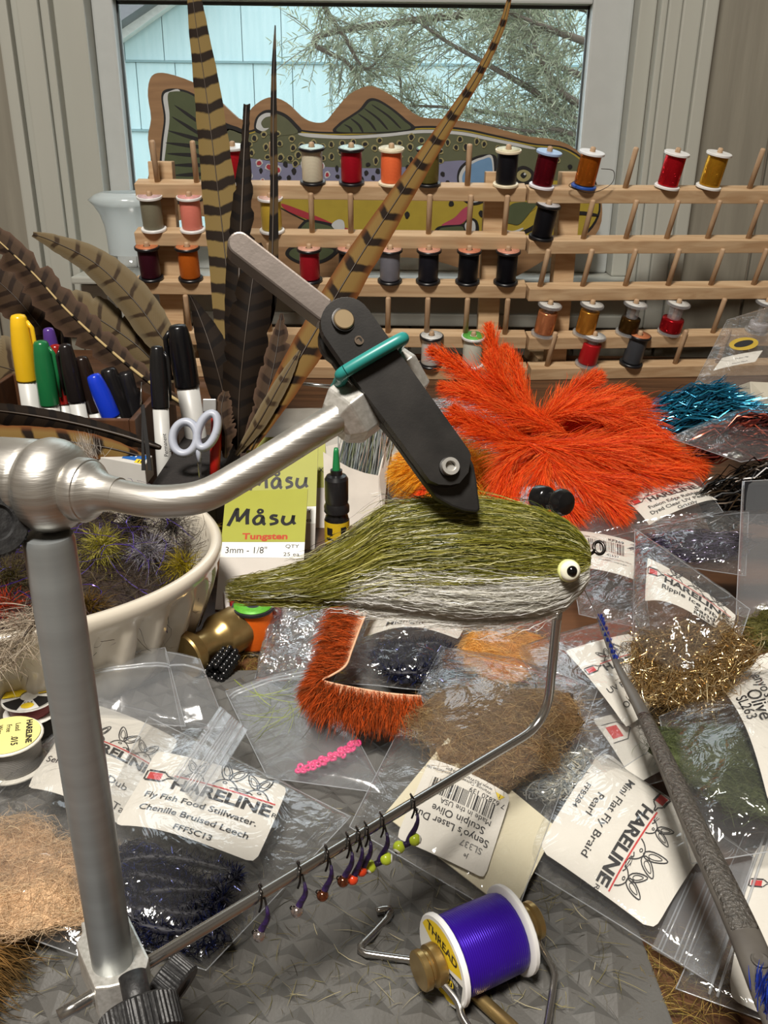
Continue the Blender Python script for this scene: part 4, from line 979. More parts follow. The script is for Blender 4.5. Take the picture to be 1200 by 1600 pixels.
for c_, d_, nm in ((sa - sd * .0008, -sd, 1), (sb + sd * .0004, sd, 1)):
    put('brass_knob', G().lathe([(.0058, 0), (.0061, .0005), (.0061, .0030), (.0050, .0036), (.0050, .0044), (.0058, .0050), (.0058, .0066), (.0054, .0070), (.0001, .0070)], c_, d_, 28), M_brass, bob, auto=.5)
ka = sa - sd * .0046; kb = sb + sd * .0052
put('wire_arm', G().tube(spl([ka, P(712, 1560, .012), P(724, 1592, .010), P(760, 1640, .008), P(800, 1680, .0065)], 30), .0011, 10), M_steel, bob)
put('wire_arm', G().tube(np.vstack([spl([kb, P(838, 1466, .0125), P(864, 1512, .0115)], 12), spl([P(867, 1524, .011), P(860, 1570, .009), P(850, 1620, .0075), P(826, 1680, .0065)], 14)]), .0011, 10), M_steel, bob)
put('brass_tube', G().tube([P(700, 1522, .0058), P(745, 1556, .006), P(800, 1606, .006), P(830, 1640, .0062)], .0021, 16), M_brass, bob)
wf = thing('whip_finisher', P(600, 1470, .005), 'bent steel wire whip finisher lying on the mat by the purple spool', 'tool')
put('wire', G().tube(np.vstack([spl([P(588, 1424, .006), P(598, 1421, .0062), P(609, 1420, .006)], 5), [P(611, 1424, .0056)], spl([P(604, 1436, .0056), P(584, 1458, .0056), P(564, 1478, .0056)], 8), [P(563, 1486, .0056)], spl([P(572, 1490, .0056), P(615, 1496, .0056), P(690, 1506, .0056), P(735, 1512, .0056)], 10)]), .0012, 10), M_steel, wf)
# ================================================================== pens, feathers and tools behind the vise
rng = np.random.default_rng(21)
M_foam = pmat('black_foam', (40, 36, 34), .9, c2=(30, 27, 26), nscale=400, bump=.4, bscale=900)
M_caddy = wood_mat('walnut_panel', (92, 58, 34), (58, 36, 22), .5, stretch=(20, 20, 3), nscale=4)
xa, xb, xc_ = PD(-110, 700, .55)[0], PD(128, 700, .55)[0], PD(352, 720, .58)[0]
xce = PD(206, 700, .58)[0]
cad = thing('pen_caddy', [(xa + xb) / 2, .6, 0], 'dark wooden caddy holding the coloured markers', 'caddy')
for nm, c, h in (('front_panel', (xa, xce, .548, .552, .066), 0), ('back_panel', (xa, xce, .656, .660, .066), 0), ('side_panel', (xa - .004, xa, .548, .66, .066), 0), ('side_panel', (xce, xce + .004, .548, .66, .066), 0), ('bottom', (xa, xce, .552, .656, .004), 0)):
    put(nm, G().box(((c[0] + c[1]) / 2, (c[2] + c[3]) / 2, c[4] / 2), ((c[1] - c[0]) / 2, (c[3] - c[2]) / 2, c[4] / 2)), M_caddy, cad, smooth=False, bevel=.0008)
foam = thing('foam_tool_block', [xc_ - .04, .53, 0], 'black foam block with holes holding scissors and black markers', 'tool block')
fx0, fx1 = PD(118, 720, .5)[0], xc_
hx0 = xc_ - .0465
put('block', G().box(((fx0 + hx0) / 2, .4825, .019), ((hx0 - fx0) / 2, .021, .019)), M_foam, foam, smooth=False, bevel=.002)
def drilled(x0, x1, y0, y1, h, cx, cy, cw, ch, r, dep, n=16):
    """block with real round holes sunk into its top"""
    g = G(); q = lambda a, b, z: np.array([a, b, z])
    g.add([q(x0, y0, 0), q(x1, y0, 0), q(x1, y1, 0), q(x0, y1, 0), q(x0, y0, h), q(x1, y0, h), q(x1, y1, h), q(x0, y1, h)], [(3, 2, 1, 0), (0, 1, 5, 4), (1, 2, 6, 5), (2, 3, 7, 6), (3, 0, 4, 7)])
    gx0, gx1, gy0, gy1 = cx[0] - cw / 2, cx[-1] + cw / 2, cy[0] - ch / 2, cy[-1] + ch / 2
    for a, b, c, d in ((x0, x1, y0, gy0), (x0, x1, gy1, y1), (x0, gx0, gy0, gy1), (gx1, x1, gy0, gy1)): g.add([q(a, c, h), q(b, c, h), q(b, d, h), q(a, d, h)], [(0, 1, 2, 3)])
    for X in cx:
        for Y in cy:
            V = []
            for i_ in range(n):
                t = 2 * math.pi * i_ / n + math.pi / 4; c_, s_ = math.cos(t), math.sin(t); m_ = 1 / max(abs(c_), abs(s_))
                V += [q(X + c_ * m_ * cw / 2, Y + s_ * m_ * ch / 2, h), q(X + c_ * r, Y + s_ * r, h), q(X + c_ * r, Y + s_ * r, h - dep)]
            f = []
            for i_ in range(n):
                a, b = 3 * i_, 3 * ((i_ + 1) % n); f += [(a, b, b + 1, a + 1), (a + 1, b + 1, b + 2, a + 2)]
            g.add(V, f + [tuple(3 * i_ + 2 for i_ in range(n))])
    return g
put('block', drilled(hx0, xc_, .4615, .5035, .038, [xc_ - .006 - i * .009 for i in (4, 3, 2, 1, 0)], [.468, .480, .492], .009, .012, .0027, .022), M_foam, foam, smooth=False)
put('block', G().box((xc_ - .0195, .555, .019), (.0195, .050, .019)), M_foam, foam, smooth=False, bevel=.002)
M_barrel = pmat('white_marker_barrel', (196, 196, 192), .4, mixamt=.06)
def marker(tip, mid, s, rpx, c, label, ln=.132, barrel=M_barrel, clip=1, grp=None, sm=None):
    if 'foam block' not in label and 'scissors' not in label: s += .045
    yy_ = (CAM + ray(*tip) * s)[1]; a, b = PY(*tip, yy_), PY(*mid, yy_ - ((s - sm) if sm else 0)); ax = nrm(a - b); capl = np.linalg.norm(a - b); r = rpx * s / FPX
    base = a - ax * ln
    zmin = .005
    if base[2] < zmin: ln *= (a[2] - zmin) / (a[2] - base[2]); base = a - ax * ln
    root = thing('marker_pen', base, label, 'marker', grp)
    put('barrel', G().lathe([(r * .6, 0), (r * .86, .002), (r * .9, ln - capl)], base, ax, 20), barrel, root)
    cm = pmat('cap_%d_%d_%d' % tuple(c), c, .25, mixamt=.05)
    cp = put('cap', G().lathe([(r * .8, -.0005), (r * .98, 0), (r, .001), (r * .98, capl * .55), (r * .84, capl * .82), (r * .72, capl * .95), (r * .6, capl * .985), (r * .3, capl)], b, ax, 20), cm, root)
    if clip:
        sd_ = nrm(np.cross(ax, FF)) * (1 if np.cross(ax, FF) @ RR > 0 else -1) * clip
        w_ = nrm(np.cross(ax, sd_))
        q = [b + ax * capl * .12 + sd_ * r * 1.18, b + ax * capl * .5 + sd_ * r * 1.2, b + ax * capl * .8 + sd_ * r * 1.1, b + ax * capl * .9 + sd_ * r * .7]
        put('clip', G().tube(q, [r * .14, r * .2, r * .22, r * .18], 8), cm, cp)
    return root
K = (24, 23, 24)
marker((28, 491), (43, 594), .56, 17, (232, 186, 34), 'yellow capped white marker standing at the end of the pen row')
marker((63, 532), (78, 632), .56, 16, (30, 108, 62), 'green capped marker next to the yellow one')
marker((75, 512), (92, 600), .585, 12, (84, 56, 132), 'purple capped marker behind the green one', clip=0)
marker((86, 538), (100, 630), .568, 12, (140, 26, 20), 'red capped marker squeezed beside the green one', clip=0)
marker((101, 537), (120, 627), .556, 14, (30, 26, 26), 'black capped white marker between the red and blue ones', clip=-1)
marker((126, 557), (150, 642), .566, 14, (34, 24, 20), 'dark brown capped marker behind the blue one', clip=0)
marker((145, 585), (174, 652), .55, 15, (24, 58, 196), 'blue capped marker leaning over', clip=0, ln=.11)
marker((168, 575), (194, 652), .575, 17, K, 'black capped marker leaning beside the blue one', clip=0)
marker((196, 580), (212, 652), .58, 16, (28, 27, 29), 'shorter black capped marker beside the tweezers', clip=0)
marker((101, 500), (106, 560), .60, 8, (60, 66, 68), 'slim grey tube pen behind the markers', clip=0, barrel=pmat('grey_tube', (70, 76, 78), .4))
mA = marker((245, 540), (251, 637), .575, 14, (26, 26, 27), 'tall black capped marker with printed barrel in the foam block', clip=1, ln=.125, sm=.570)
marker((277, 507), (293, 603), .60, 20, (18, 18, 20), 'thick glossy black capped marker behind the scissors', clip=-1, ln=.15)
# print on the tall marker's barrel
def mfn(x, y, lift):
    t = y / 88.0; r = 14 * .57 / FPX * .9; a = (x - 8) / 12.0
    c = PY(252 + 9 * t, 640 + 84 * t, WL[mA.name][1] - .0005); return c + RR * r * math.sin(a) - FF * (r * math.cos(a) + lift + .0002)
sh = Sheet(mfn, 16, 88); sh.text('Permanent', 14, 78, 8.5, rot=math.pi / 2, bold=.01); sh.text('Marker', 22, 70, 7, rot=math.pi / 2); sh.done(mA)
# scissors
M_hand = pmat('white_handle', (176, 182, 196), .35, mixamt=.04)
sc = thing('scissors', PD(308, 735, .545), 'small scissors with white finger loops stuck in the foam block', 'scissors')
def loop(cx, cy, rx, ry, rot, s):
    t = np.linspace(0, 2 * math.pi, 40, endpoint=False); c, sn = math.cos(rot), math.sin(rot)
    p = np.array([PD(cx + rx * math.cos(a) * c - ry * math.sin(a) * sn, cy + rx * math.cos(a) * sn + ry * math.sin(a) * c, s) for a in t]); return np.vstack([p, p[:1]])
put('finger_loop', G().tube(loop(289, 684, 19, 25, .15, .545), .0026, 12, cap=False, ref=FF, flat=1.5), M_hand, sc)
put('finger_loop', G().tube(loop(324, 673, 14, 28, .35, .545), .0026, 12, cap=False, ref=FF, flat=1.5), M_hand, sc)
put('handle_shank', G().tube([PD(306, 672, .545), PD(310, 706, .545), PD(311, 722, .546)], [.0016, .0018, .0012], 10), M_hand, sc)
put('blade', G().prism([PD(308, 716, .545), PD(315, 716, .545), PD(314, 758, .552), PD(312, 762, .552)], FF * .001), M_steel, sc, smooth=False)
rt = thing('red_handled_tool', PD(336, 735, .55), 'red handled tool behind the scissor loops', 'tool')
put('handle', G().tube([PD(337, 648, .556), PD(338, 670, .556), PD(337, 700, .556), PD(335, 742, .556)], [.0028, .0034, .0035, .003], 12), pmat('red_plastic', (172, 28, 20), .35), rt)
put('collar', G().box(PD(328, 634, .556), (.0042, .002, .004), RR, FF, UU), pmat('grey_metal_clip', (150, 150, 148), .35, metal=.6), rt, smooth=False, bevel=.0005)
tw = thing('black_tweezers', PD(228, 735, .52), 'slim black tweezers standing in front of the tall marker', 'tweezers')
for o_ in (-1, 1):
    put('arm', G().prism([PD(220 - 1 * o_, 632, .53), PD(223 + 2 * o_, 632, .53), PD(232 + 5 * o_, 735, .53), PD(226 + 5 * o_, 735, .53)], FF * .0012), pmat('black_steel', (34, 33, 33), .4, metal=.3), tw, smooth=False)
put('needle_tip', G().tube([PD(221, 597, .53), PD(220, 634, .53)], [.0003, .0006], 8), M_steel, tw)
# small white carton on the block
bx = [P(226, 727, .052), P(238, 712, .052), P(150, 698, .052) + (P(238, 712, .052) - P(226, 727, .052)) * .2, P(140, 711, .052)]
bx[2] = bx[3] + (bx[1] - bx[0])
carton = thing('small_carton', P(190, 715, .0445), 'small white carton with a blue printed end on the foam block', 'box')
put('carton_body', G().prism(bx, (0, 0, -.0125)), pmat('white_card', (206, 204, 198), .6, mixamt=.05), carton, smooth=False, bevel=.0004)
def bfn(x, y, lift): return bx[3] + (bx[0] - bx[3]) * x / 40 + (bx[1] - bx[0]) * (1 - y / 16) + np.array([0, 0, lift])
sh = Sheet(bfn, 40, 16); sh.rect(22, 1, 38, 12, 'ink_blue'); sh.text('SY', 25, 7, 7, 'ink_white', bold=.02, wid=1.0); sh.rect(32, 9, 38, 15, 'ink_yellow', .00016); sh.text('10', 33, 14, 5.4, bold=.02); sh.done(carton)

# ------------------------------------------------------------------ feathers
FM = {'thin': feather_mat('thin_dark_vane', (74, 58, 36), (22, 17, 13), 36, .55), 'tail': feather_mat('barred_tail_vane', (112, 94, 56), (32, 24, 18), 47, .32, slant=.12),
      'tailred': feather_mat('rusty_barred_vane', (116, 92, 50), (30, 21, 14), 47, .22, edge=(104, 62, 30)),
      'wing': feather_mat('mottled_wing_vane', (100, 86, 62), (56, 44, 32), 60, .14, edge=(116, 104, 82)),
      'dark': feather_mat('dark_wing_vane', (30, 22, 15), (17, 12, 9), 80, .3),
      'dusk': feather_mat('dusky_vane', (64, 50, 38), (40, 30, 24), 90, .3, edge=(86, 68, 56)),
      'cream': feather_mat('cream_quill', (186, 164, 118), (30, 24, 20), 62, .28)}
M_quill = pmat('feather_quill', (52, 40, 28), .45); M_quillc = FM['cream']
def feather(pts, wpx, mat, label, quill=None, curl=.25, n=46, name='pheasant_feather', group=None, ragged=.07, parent=None, qr=.00055, gaps=0, tilt=0.0):
    """pts: (px, py, distance) from butt to tip; wpx: (left, right) widths in pixels at those points"""
    c = spl([PD(*p) for p in pts], n); W = spl(np.array([w if not np.isscalar(w) else (w / 2, w / 2) for w in wpx], float), n)
    s = np.array([(q - CAM) @ FF for q in c]); T = np.gradient(c, axis=0); T /= np.linalg.norm(T, axis=1)[:, None]
    side = np.cross(T, FF); side /= np.linalg.norm(side, axis=1)[:, None] + 1e-9
    side = nrm_rows(side + FF * tilt)
    L_ = np.concatenate([[0], np.cumsum(np.linalg.norm(np.diff(c, axis=0), axis=1))])
    root = thing(name, c[0], label, 'feather', group) if parent is None else parent
    for sg, k_ in ((-1, 0), (1, 1)):
        na = 6; V = []; UVs = []
        r_ = random.Random(len(pts) * 7 + k_ + int(pts[0][0]))
        cut = [1 - (ragged * r_.random()) - (.35 * r_.random() if gaps and r_.random() < gaps else 0) for _ in range(n)]
        for i in range(n):
            w_ = max(W[i, k_], .3) * s[i] / FPX * cut[i]
            for j in range(na):
                v = j / (na - 1); V.append(c[i] + sg * side[i] * w_ * v + FF * (curl * w_ * v * v) + T[i] * w_ * v * .55); UVs.append((L_[i], sg * v))
        me = bpy.data.meshes.new('vane'); f = [(i * na + j, i * na + j + 1, (i + 1) * na + j + 1, (i + 1) * na + j) for i in range(n - 1) for j in range(na - 1)]
        off = WL[root.name]; me.from_pydata((np.array(V) - off).tolist(), [], f); uvl = me.uv_layers.new(name='UVMap')
        uvl.data.foreach_set('uv', np.array([UVs[l.vertex_index] for l in me.loops]).reshape(-1))
        me.polygons.foreach_set('use_smooth', [True] * len(me.polygons)); me.materials.append(mat)
        o = bpy.data.objects.new('vane', me); col.objects.link(o); o.parent = root; WL[o.name] = off
    if quill is FM['cream']:
        g = G().tube(c - FF * .0004, np.linspace(qr, qr * .35, n), 7)
        o = put('quill', g, quill, root); uvl = o.data.uv_layers.new(name='UVMap'); vi = np.zeros(len(o.data.loops), np.int32); o.data.loops.foreach_get('vertex_index', vi)
        uvl.data.foreach_set('uv', np.stack([L_[np.minimum(vi // 7, n - 1)], np.zeros(len(vi))], 1).reshape(-1))
    else: put('quill', G().tube(c - FF * .0003, np.linspace(qr, qr * .3, n), 7), quill or M_quill, root)
    return root
def nrm_rows(a): return a / (np.linalg.norm(a, axis=1)[:, None] + 1e-9)
A_ = .62
feather([(372, 700, A_), (366, 560, A_), (352, 400, A_ + .02), (335, 250, A_ + .04), (320, 130, A_ + .05), (304, 20, A_ + .06), (296, -60, A_ + .06)], [(6, 6), (27, 27), (30, 28), (27, 24), (22, 18), (15, 11), (4, 4)], FM['tail'], 'tall broad barred pheasant tail feather standing against the window', curl=.1)
feather([(380, 700, .60), (392, 560, .60), (420, 480, .60), (427, 330, .60), (427, 200, .60), (428, 110, .60), (430, 40, .60)], [(2, 2), (6, 6), (11, 8), (8, 6), (6, 5), (4, 4), (1, 1)], FM['thin'], 'very thin dark tipped tail feather standing upright', curl=.1, qr=.0008)
feather([(392, 705, .57), (440, 610, .57), (500, 505, .575), (560, 405, .58), (625, 305, .59), (690, 205, .60), (745, 120, .61), (782, 45, .62), (800, -20, .63)], [(4, 4), (24, 22), (30, 24), (27, 22), (20, 17), (13, 11), (8, 7), (6, 5), (3, 3)], FM['tailred'], 'long rusty barred tail feather slanting across the trout', curl=.15)
feather([(372, 690, .615), (372, 560, .615), (374, 420, .62), (378, 320, .62), (382, 230, .62), (385, 164, .62)], [(8, 8), (24, 22), (24, 22), (18, 16), (8, 7), (6, 5)], FM['dark'], 'broken off dark feather stub beside the tall barred feather', curl=.2, gaps=.2, qr=.0014)
feather([(360, 700, .585), (350, 620, .585), (330, 545, .585), (310, 490, .59), (297, 462, .59)], [(5, 5), (24, 24), (24, 22), (10, 10), (1, 1)], FM['dark'], 'dark pointed feather in front of the feather bunch', curl=.2)
feather([(372, 705, .58), (374, 620, .58), (384, 520, .58), (396, 430, .585), (404, 380, .59)], [(5, 5), (30, 30), (36, 32), (26, 22), (4, 4)], FM['dark'], 'wide dark wing feather in the middle of the bunch', curl=.3, gaps=.1)
feather([(378, 708, .575), (410, 640, .572), (430, 560, .575), (440, 490, .58)], [(4, 4), (22, 22), (22, 18), (2, 2)], FM['dusk'], 'reddish brown body feather at the side of the bunch', curl=.3, gaps=.2)
feather([(368, 712, .57), (402, 664, .566), (438, 600, .566), (468, 548, .57)], [(3, 3), (12, 12), (12, 10), (2, 2)], FM['wing'], 'narrow grey brown feather leaning out over the cards', curl=.3)
feather([(352, 716, .56), (352, 680, .556), (346, 640, .556), (352, 612, .56)], [(4, 4), (18, 20), (16, 14), (5, 5)], FM['dusk'], 'short ragged feather at the foot of the bunch', curl=.4, gaps=.5)
feather([(300, 590, 0.645), (255, 530, 0.645), (210, 470, 0.645), (150, 412, 0.645), (85, 378, 0.645), (52, 366, 0.645)], [(4, 4), (24, 28), (30, 28), (24, 22), (12, 12), (4, 4)], FM['wing'], 'curved grey brown wing feather arching towards the window casing', quill=M_quill, curl=.35)
feather([(300, 640, 0.625), (235, 598, 0.625), (170, 545, 0.625), (105, 485, 0.625), (50, 425, 0.625), (-20, 360, 0.625)], [(3, 3), (16, 24), (24, 32), (30, 38), (26, 34), (20, 26)], FM['dusk'], 'dusky feather with cream and black banded quill slanting over the pens', quill=M_quillc, curl=.3, gaps=.35, qr=.0013, ragged=.3)
feather([(270, 600, 0.665), (220, 545, 0.665), (165, 505, 0.665), (110, 475, 0.665), (60, 462, 0.665)], [(4, 4), (30, 30), (34, 34), (24, 26), (8, 8)], FM['wing'], 'mottled feather under the curved one, behind the markers', curl=.3, gaps=.2)
feather([(120, 585, 0.690), (70, 520, 0.690), (20, 460, 0.690), (-40, 410, 0.690)], [(6, 6), (40, 44), (44, 50), (40, 44)], FM['dusk'], 'dark loose barbed feather behind the yellow marker', curl=.3, gaps=.4, ragged=.3)
feather([(150, 640, 0.700), (80, 600, 0.700), (10, 575, 0.700), (-60, 560, 0.700)], [(6, 6), (44, 40), (50, 44), (44, 40)], FM['wing'], 'broad brown feather lying low behind the pens', curl=.2, gaps=.2)
feather([(252, 700, .558), (190, 680, .555), (110, 660, .553), (30, 646, .551), (-60, 636, .551)], [(4, 4), (10, 18), (14, 22), (14, 22), (12, 18)], FM['dark'], 'long dark feather lying along the caddy in front of the markers', curl=.3, qr=.0012)
feather([(232, 716, .552), (170, 700, .548), (90, 688, .546), (0, 684, .546), (-60, 682, .546)], [(3, 3), (16, 20), (20, 26), (20, 26), (16, 20)], FM['tailred'], 'rusty brown feather lying under the long dark one', curl=.2)
fl = []
for i in range(140):
    b = PD(140 + rng.normal() * 8, 712 + rng.normal() * 4, .52); d = nrm(RR * rng.normal() * .6 - RR * .5 + UU * (.5 + rng.random()) + rng.normal(size=3) * .3); ln = rng.uniform(.005, .012)
    fl.append([b + d * ln * t + np.array([0, 0, .004]) * t * t for t in np.linspace(0, 1, 5)])
M_fluff = pmat('soft_fibres', (255, 255, 255), .75, attr=True, mixamt=.08, spec=.2, transl=.35)
strands('white_fluff', np.array(fl), .0002, colmix(rng, 140, [(206, 200, 190), (170, 160, 150)]), M_fluff, rng=rng, label='tuft of white down on the foam block beside the carton', cat='feather tuft')

# ================================================================== cards, bottle, cup
M_card = pmat('card_stock', (196, 190, 182), .55, mixamt=.05)
def card(cs, label, prints, th=.0012, name='bead_card'):
    c = [np.asarray(q, float) for q in cs]; w_ = np.linalg.norm(c[1] - c[0]) * 1000; h_ = np.linalg.norm(c[3] - c[0]) * 1000
    n = nrm(np.cross(c[1] - c[0], c[3] - c[0])); n = n if n @ FF < 0 else -n
    root = thing(name, (c[2] + c[3]) / 2, label, 'card')
    put('card_stock', G().prism(c, -n * th), M_card, root, smooth=False)
    fn = lambda x, y, l: (c[0] * (1 - x / w_) + c[1] * (x / w_)) * (1 - y / h_) + (c[3] * (1 - x / w_) + c[2] * (x / w_)) * (y / h_) + n * l
    sh = Sheet(fn, w_, h_); prints(sh, w_, h_); sh.done(root); return root
def stroke(sh, pts, x, y, k, wd):
    sh.line([(x + a * k, y - b * k) for a, b in spl(np.array(pts, float), 22)], wd)
def masu(sh, w_, h_):
    hd = h_ * .46; sh.rect(0, 0, w_, hd, 'ink_lime'); k = w_ / 46.0
    x, y = 3 * k, hd * .70
    M1 = [[(0, 0), (2, 6), (4, 12.5), (4.6, 12)], [(4.4, 12.6), (4.6, 8), (5.2, 3.2)], [(5.2, 3.2), (8, 8), (10.4, 12.8)], [(10.4, 12.8), (10.2, 7), (10.6, 1)]]
    for s_ in M1: stroke(sh, s_, x, y, k, 2.1 * k)
    stroke(sh, [(19, 6.5), (16.5, 7.6), (14, 4.4), (15.2, 1.2), (18, 2.4), (19, 6.6), (19.4, 2), (20.6, .8)], x, y, k, 2.0 * k)
    stroke(sh, [(15.8, 10.2), (16.6, 12.0), (18.2, 11.6), (18.4, 10.0), (16.8, 9.4), (15.9, 10.4)], x, y, k, 1.5 * k)
    stroke(sh, [(27, 7), (24.4, 7.4), (23.6, 5.6), (26.4, 4.2), (26.6, 2), (23, .8)], x, y, k, 2.0 * k)
    stroke(sh, [(30.6, 7.2), (30, 3), (32, .8), (35, 2.6), (36, 7.4)], x, y, k, 2.0 * k); stroke(sh, [(36, 7.4), (35.8, 3), (37, .8)], x, y, k, 1.9 * k)
    sh.text('Tungsten', w_ * .52, hd * .95, 6.0 * k, 'ink_rust', bold=.035, align='c', wid=1.12)
    sh.rect(0, hd + .2, w_, hd + h_ * .13, 'ink_white')
    sh.text('3mm - 1/8"', 2.4 * k, hd + h_ * .095, 6.4 * k, 'ink_black', wid=.8); sh.text('QTY', w_ - 3 * k, hd + h_ * .05, 3.4 * k, align='r', wid=1.1); sh.text('25 ea', w_ - 2.6 * k, hd + h_ * .115, 3.4 * k, align='r', wid=1.2)
card([PD(353, 768, .545), PD(481, 764, .545), P(470, 958, .001), P(336, 952, .001)], 'lime and white bead card lettered Masu Tungsten, frontmost of three', masu)
card([PD(385, 704, .575), PD(497, 698, .575), PD(490, 906, .545), PD(380, 906, .545)], 'second lime bead card standing behind the frontmost one', masu)
card([PD(395, 684, .60), PD(508, 680, .60), PD(512, 880, .575), PD(398, 880, .575)], 'third lime bead card at the back of the set', lambda s_, w_, h_: (s_.rect(0, 0, w_, h_ * .42, 'ink_lime'), s_.text('X', w_ * .9, h_ * .3, 5)))
bb = P(527, 872, 0.0); sbt = (bb - CAM) @ FF; k = sbt / FPX
bot = thing('resin_bottle', bb, 'small black dropper bottle with yellow label and green tip', 'bottle')
zof = lambda py: PY(527, py, bb[1])[2]
put('body', G().lathe([(18 * k, 0), (19 * k, .001), (19 * k, zof(812)), (17 * k, zof(804)), (13 * k, zof(798))], [bb[0], bb[1], 0], n=28), pmat('black_bottle', (20, 20, 22), .25), bot, auto=.6)
put('label', G().lathe([(19.3 * k, zof(846)), (19.4 * k, zof(844)), (19.4 * k, zof(813)), (19.2 * k, zof(811))], [bb[0], bb[1], 0], n=28, cap=False), pmat('bottle_label', (204, 172, 30), .45), bot)
put('cap', G().lathe([(18 * k, zof(800)), (19.5 * k, zof(798)), (19.5 * k, zof(790)), (17 * k, zof(785)), (18 * k, zof(780)), (18 * k, zof(748)), (15 * k, zof(743)), (9 * k, zof(741)), (9 * k, zof(734))], [bb[0], bb[1], 0], n=28), pmat('black_cap', (26, 26, 28), .3), bot, auto=.5)
put('tip', G().lathe([(6.5 * k, zof(736)), (6 * k, zof(733)), (4 * k, zof(706)), (3 * k, zof(700))], [bb[0], bb[1], 0], n=18), pmat('green_tip', (30, 128, 72), .35), bot)
def btfn(x, y, l):
    a = (x - 9) / 8.5; r = 19.6 * k + l; return np.array([bb[0] + r * math.sin(a), bb[1] - r * math.cos(a), zof(812) - y * .001])
sh = Sheet(btfn, 18, 20); sh.text('Quick UV', 1, 18.5, 4.6, 'ink_white', bold=.01); sh.rect(2.5, 2.5, 6.5, 7, 'ink_black', .0003); sh.text('UV', 3, 6.2, 3.6, 'ink_yellow'); sh.rect(12, 2, 16, 9, 'ink_black', .0003); sh.rect(2, 9.0, 7, 10.2, 'ink_black', .0003); sh.done(bot)
cs = .585
cup = thing('flash_pouch', PD(560, 826, cs), 'white pouch with iridescent flash strips poking out the top', 'pouch')
front = [(505, 706), (520, 716), (545, 730), (570, 739), (591, 743), (598, 790), (596, 828), (516, 826), (507, 790)]
put('pouch_front', G().prism([PD(a, b, cs) for a, b in front], FF * .0008), pmat('pouch_white', (206, 200, 190), .5), cup, smooth=False)
put('pouch_back', G().prism([PD(a, b, cs + .014) for a, b in [(500, 700), (540, 690), (612, 648), (612, 720), (602, 812), (520, 812)]], FF * .0008), MATS['pouch_white'], cup, smooth=False)
put('pouch_side', G().prism([PD(591, 743, cs), PD(612, 650, cs + .014), PD(602, 812, cs + .014), PD(596, 828, cs)], RR * .0006), MATS['pouch_white'], cup, smooth=False)
fl = []
for i in range(420):
    t = rng.random(); a = PD(520 + 70 * t + rng.normal() * 2, 790, cs + rng.uniform(.003, .012)); b_ = PD(548 + 66 * t + rng.normal() * 6, 640 + (1 - t) * 22 + rng.normal() * 9, cs + rng.uniform(.002, .014))
    fl.append([a + (b_ - a) * q + RR * .002 * math.sin(q * 3 + i) for q in np.linspace(0, 1, 6)])
M_tins = pmat('tinsel', (255, 255, 255), .2, metal=.55, attr=True, mixamt=.05)
strands('flash_strips', np.array(fl), .0006, colmix(rng, 420, [(180, 190, 196), (120, 132, 140), (206, 210, 206), (150, 160, 130), (90, 98, 104)]), M_tins, cup, face_dir=-FF, rng=rng, kind='stuff')

# ================================================================== ceramic bowl of trimmings
bc = np.array([-.195, .385, 0]); brx, bry, bh = .117, .092, .055
bowl = thing('ceramic_bowl', bc, 'white ribbed ceramic bowl full of hair and flash trimmings', 'bowl')
M_cer = pmat('white_glaze', (208, 200, 184), .18, mixamt=.06, nscale=12, coat=.3)
V = []; na = 192; prof = [(.80, .0, 0), (.83, .002, 0), (.87, .012, 1), (.90, .022, 1), (.93, .032, 1), (.955, .041, .8), (.975, .046, 0), (.995, .049, 0), (1.0, .053, 0), (.99, .055, 0), (.965, .0555, 0), (.95, .053, 0), (.93, .04, 0), (.86, .02, 0), (.6, .008, 0), (.01, .007, 0)]
for (r, z, rb_) in prof:
    for j in range(na):
        t = 2 * math.pi * j / na; sq = 1 + (.028 * rb_ * (1 if (math.sin(34 * t) > -.1) else -1))
        V.append(bc + [brx * r * sq * math.cos(t), bry * r * sq * math.sin(t), z])
g = G().add(V, [(i * na + j, i * na + (j + 1) % na, (i + 1) * na + (j + 1) % na, (i + 1) * na + j) for i in range(len(prof) - 1) for j in range(na)] + [tuple(range(na - 1, -1, -1))])
put('bowl_body', g, M_cer, bowl)
# trimmings heap
def tangle(n, cen, rad, zr_, lens, k=7, curl=1.0, up=.2, shell=False):
    Pt = np.zeros((n, k, 3))
    for i in range(n):
        a = rng.random() * 6.283; r = math.sqrt(rng.random()); z = rng.uniform(*zr_)
        p = np.array([cen[0] + rad[0] * r * math.cos(a), cen[1] + rad[1] * r * math.sin(a), z + (1 - r * r) * .012]); d = nrm(rng.normal(size=3) * [1, 1, .35] + [0, 0, up]); ln = rng.uniform(*lens) / (k - 1); tw = rng.normal(size=3) * curl
        for j in range(k):
            Pt[i, j] = p; d = nrm(d + np.cross(tw, d) * .35 + rng.normal(size=3) * .12 * curl); p = p + d * ln
    Pt[..., 2] = np.minimum(Pt[..., 2], zr_[1] + .012); rl = Pt[..., :2] - np.asarray(cen)[:2]; mm = np.sqrt((rl[..., 0] / (rad[0] * 1.06)) ** 2 + (rl[..., 1] / (rad[1] * 1.06)) ** 2); Pt[..., :2] = np.asarray(cen)[:2] + rl / np.maximum(mm, 1)[..., None]; return Pt
heap = thing('trimmings_heap', bc + [0, 0, .012], 'heap of dark hair, purple flash and yellow tufts in the bowl', 'trimmings')
put('heap_core', G().ball(bc + [0, 0, .034], 1, 32, 14, (.100, .078, .016)), pmat('heap_dark', (52, 40, 30), .95, c2=(34, 26, 22), nscale=80, bump=.8, bscale=120, bdist=.004), heap)
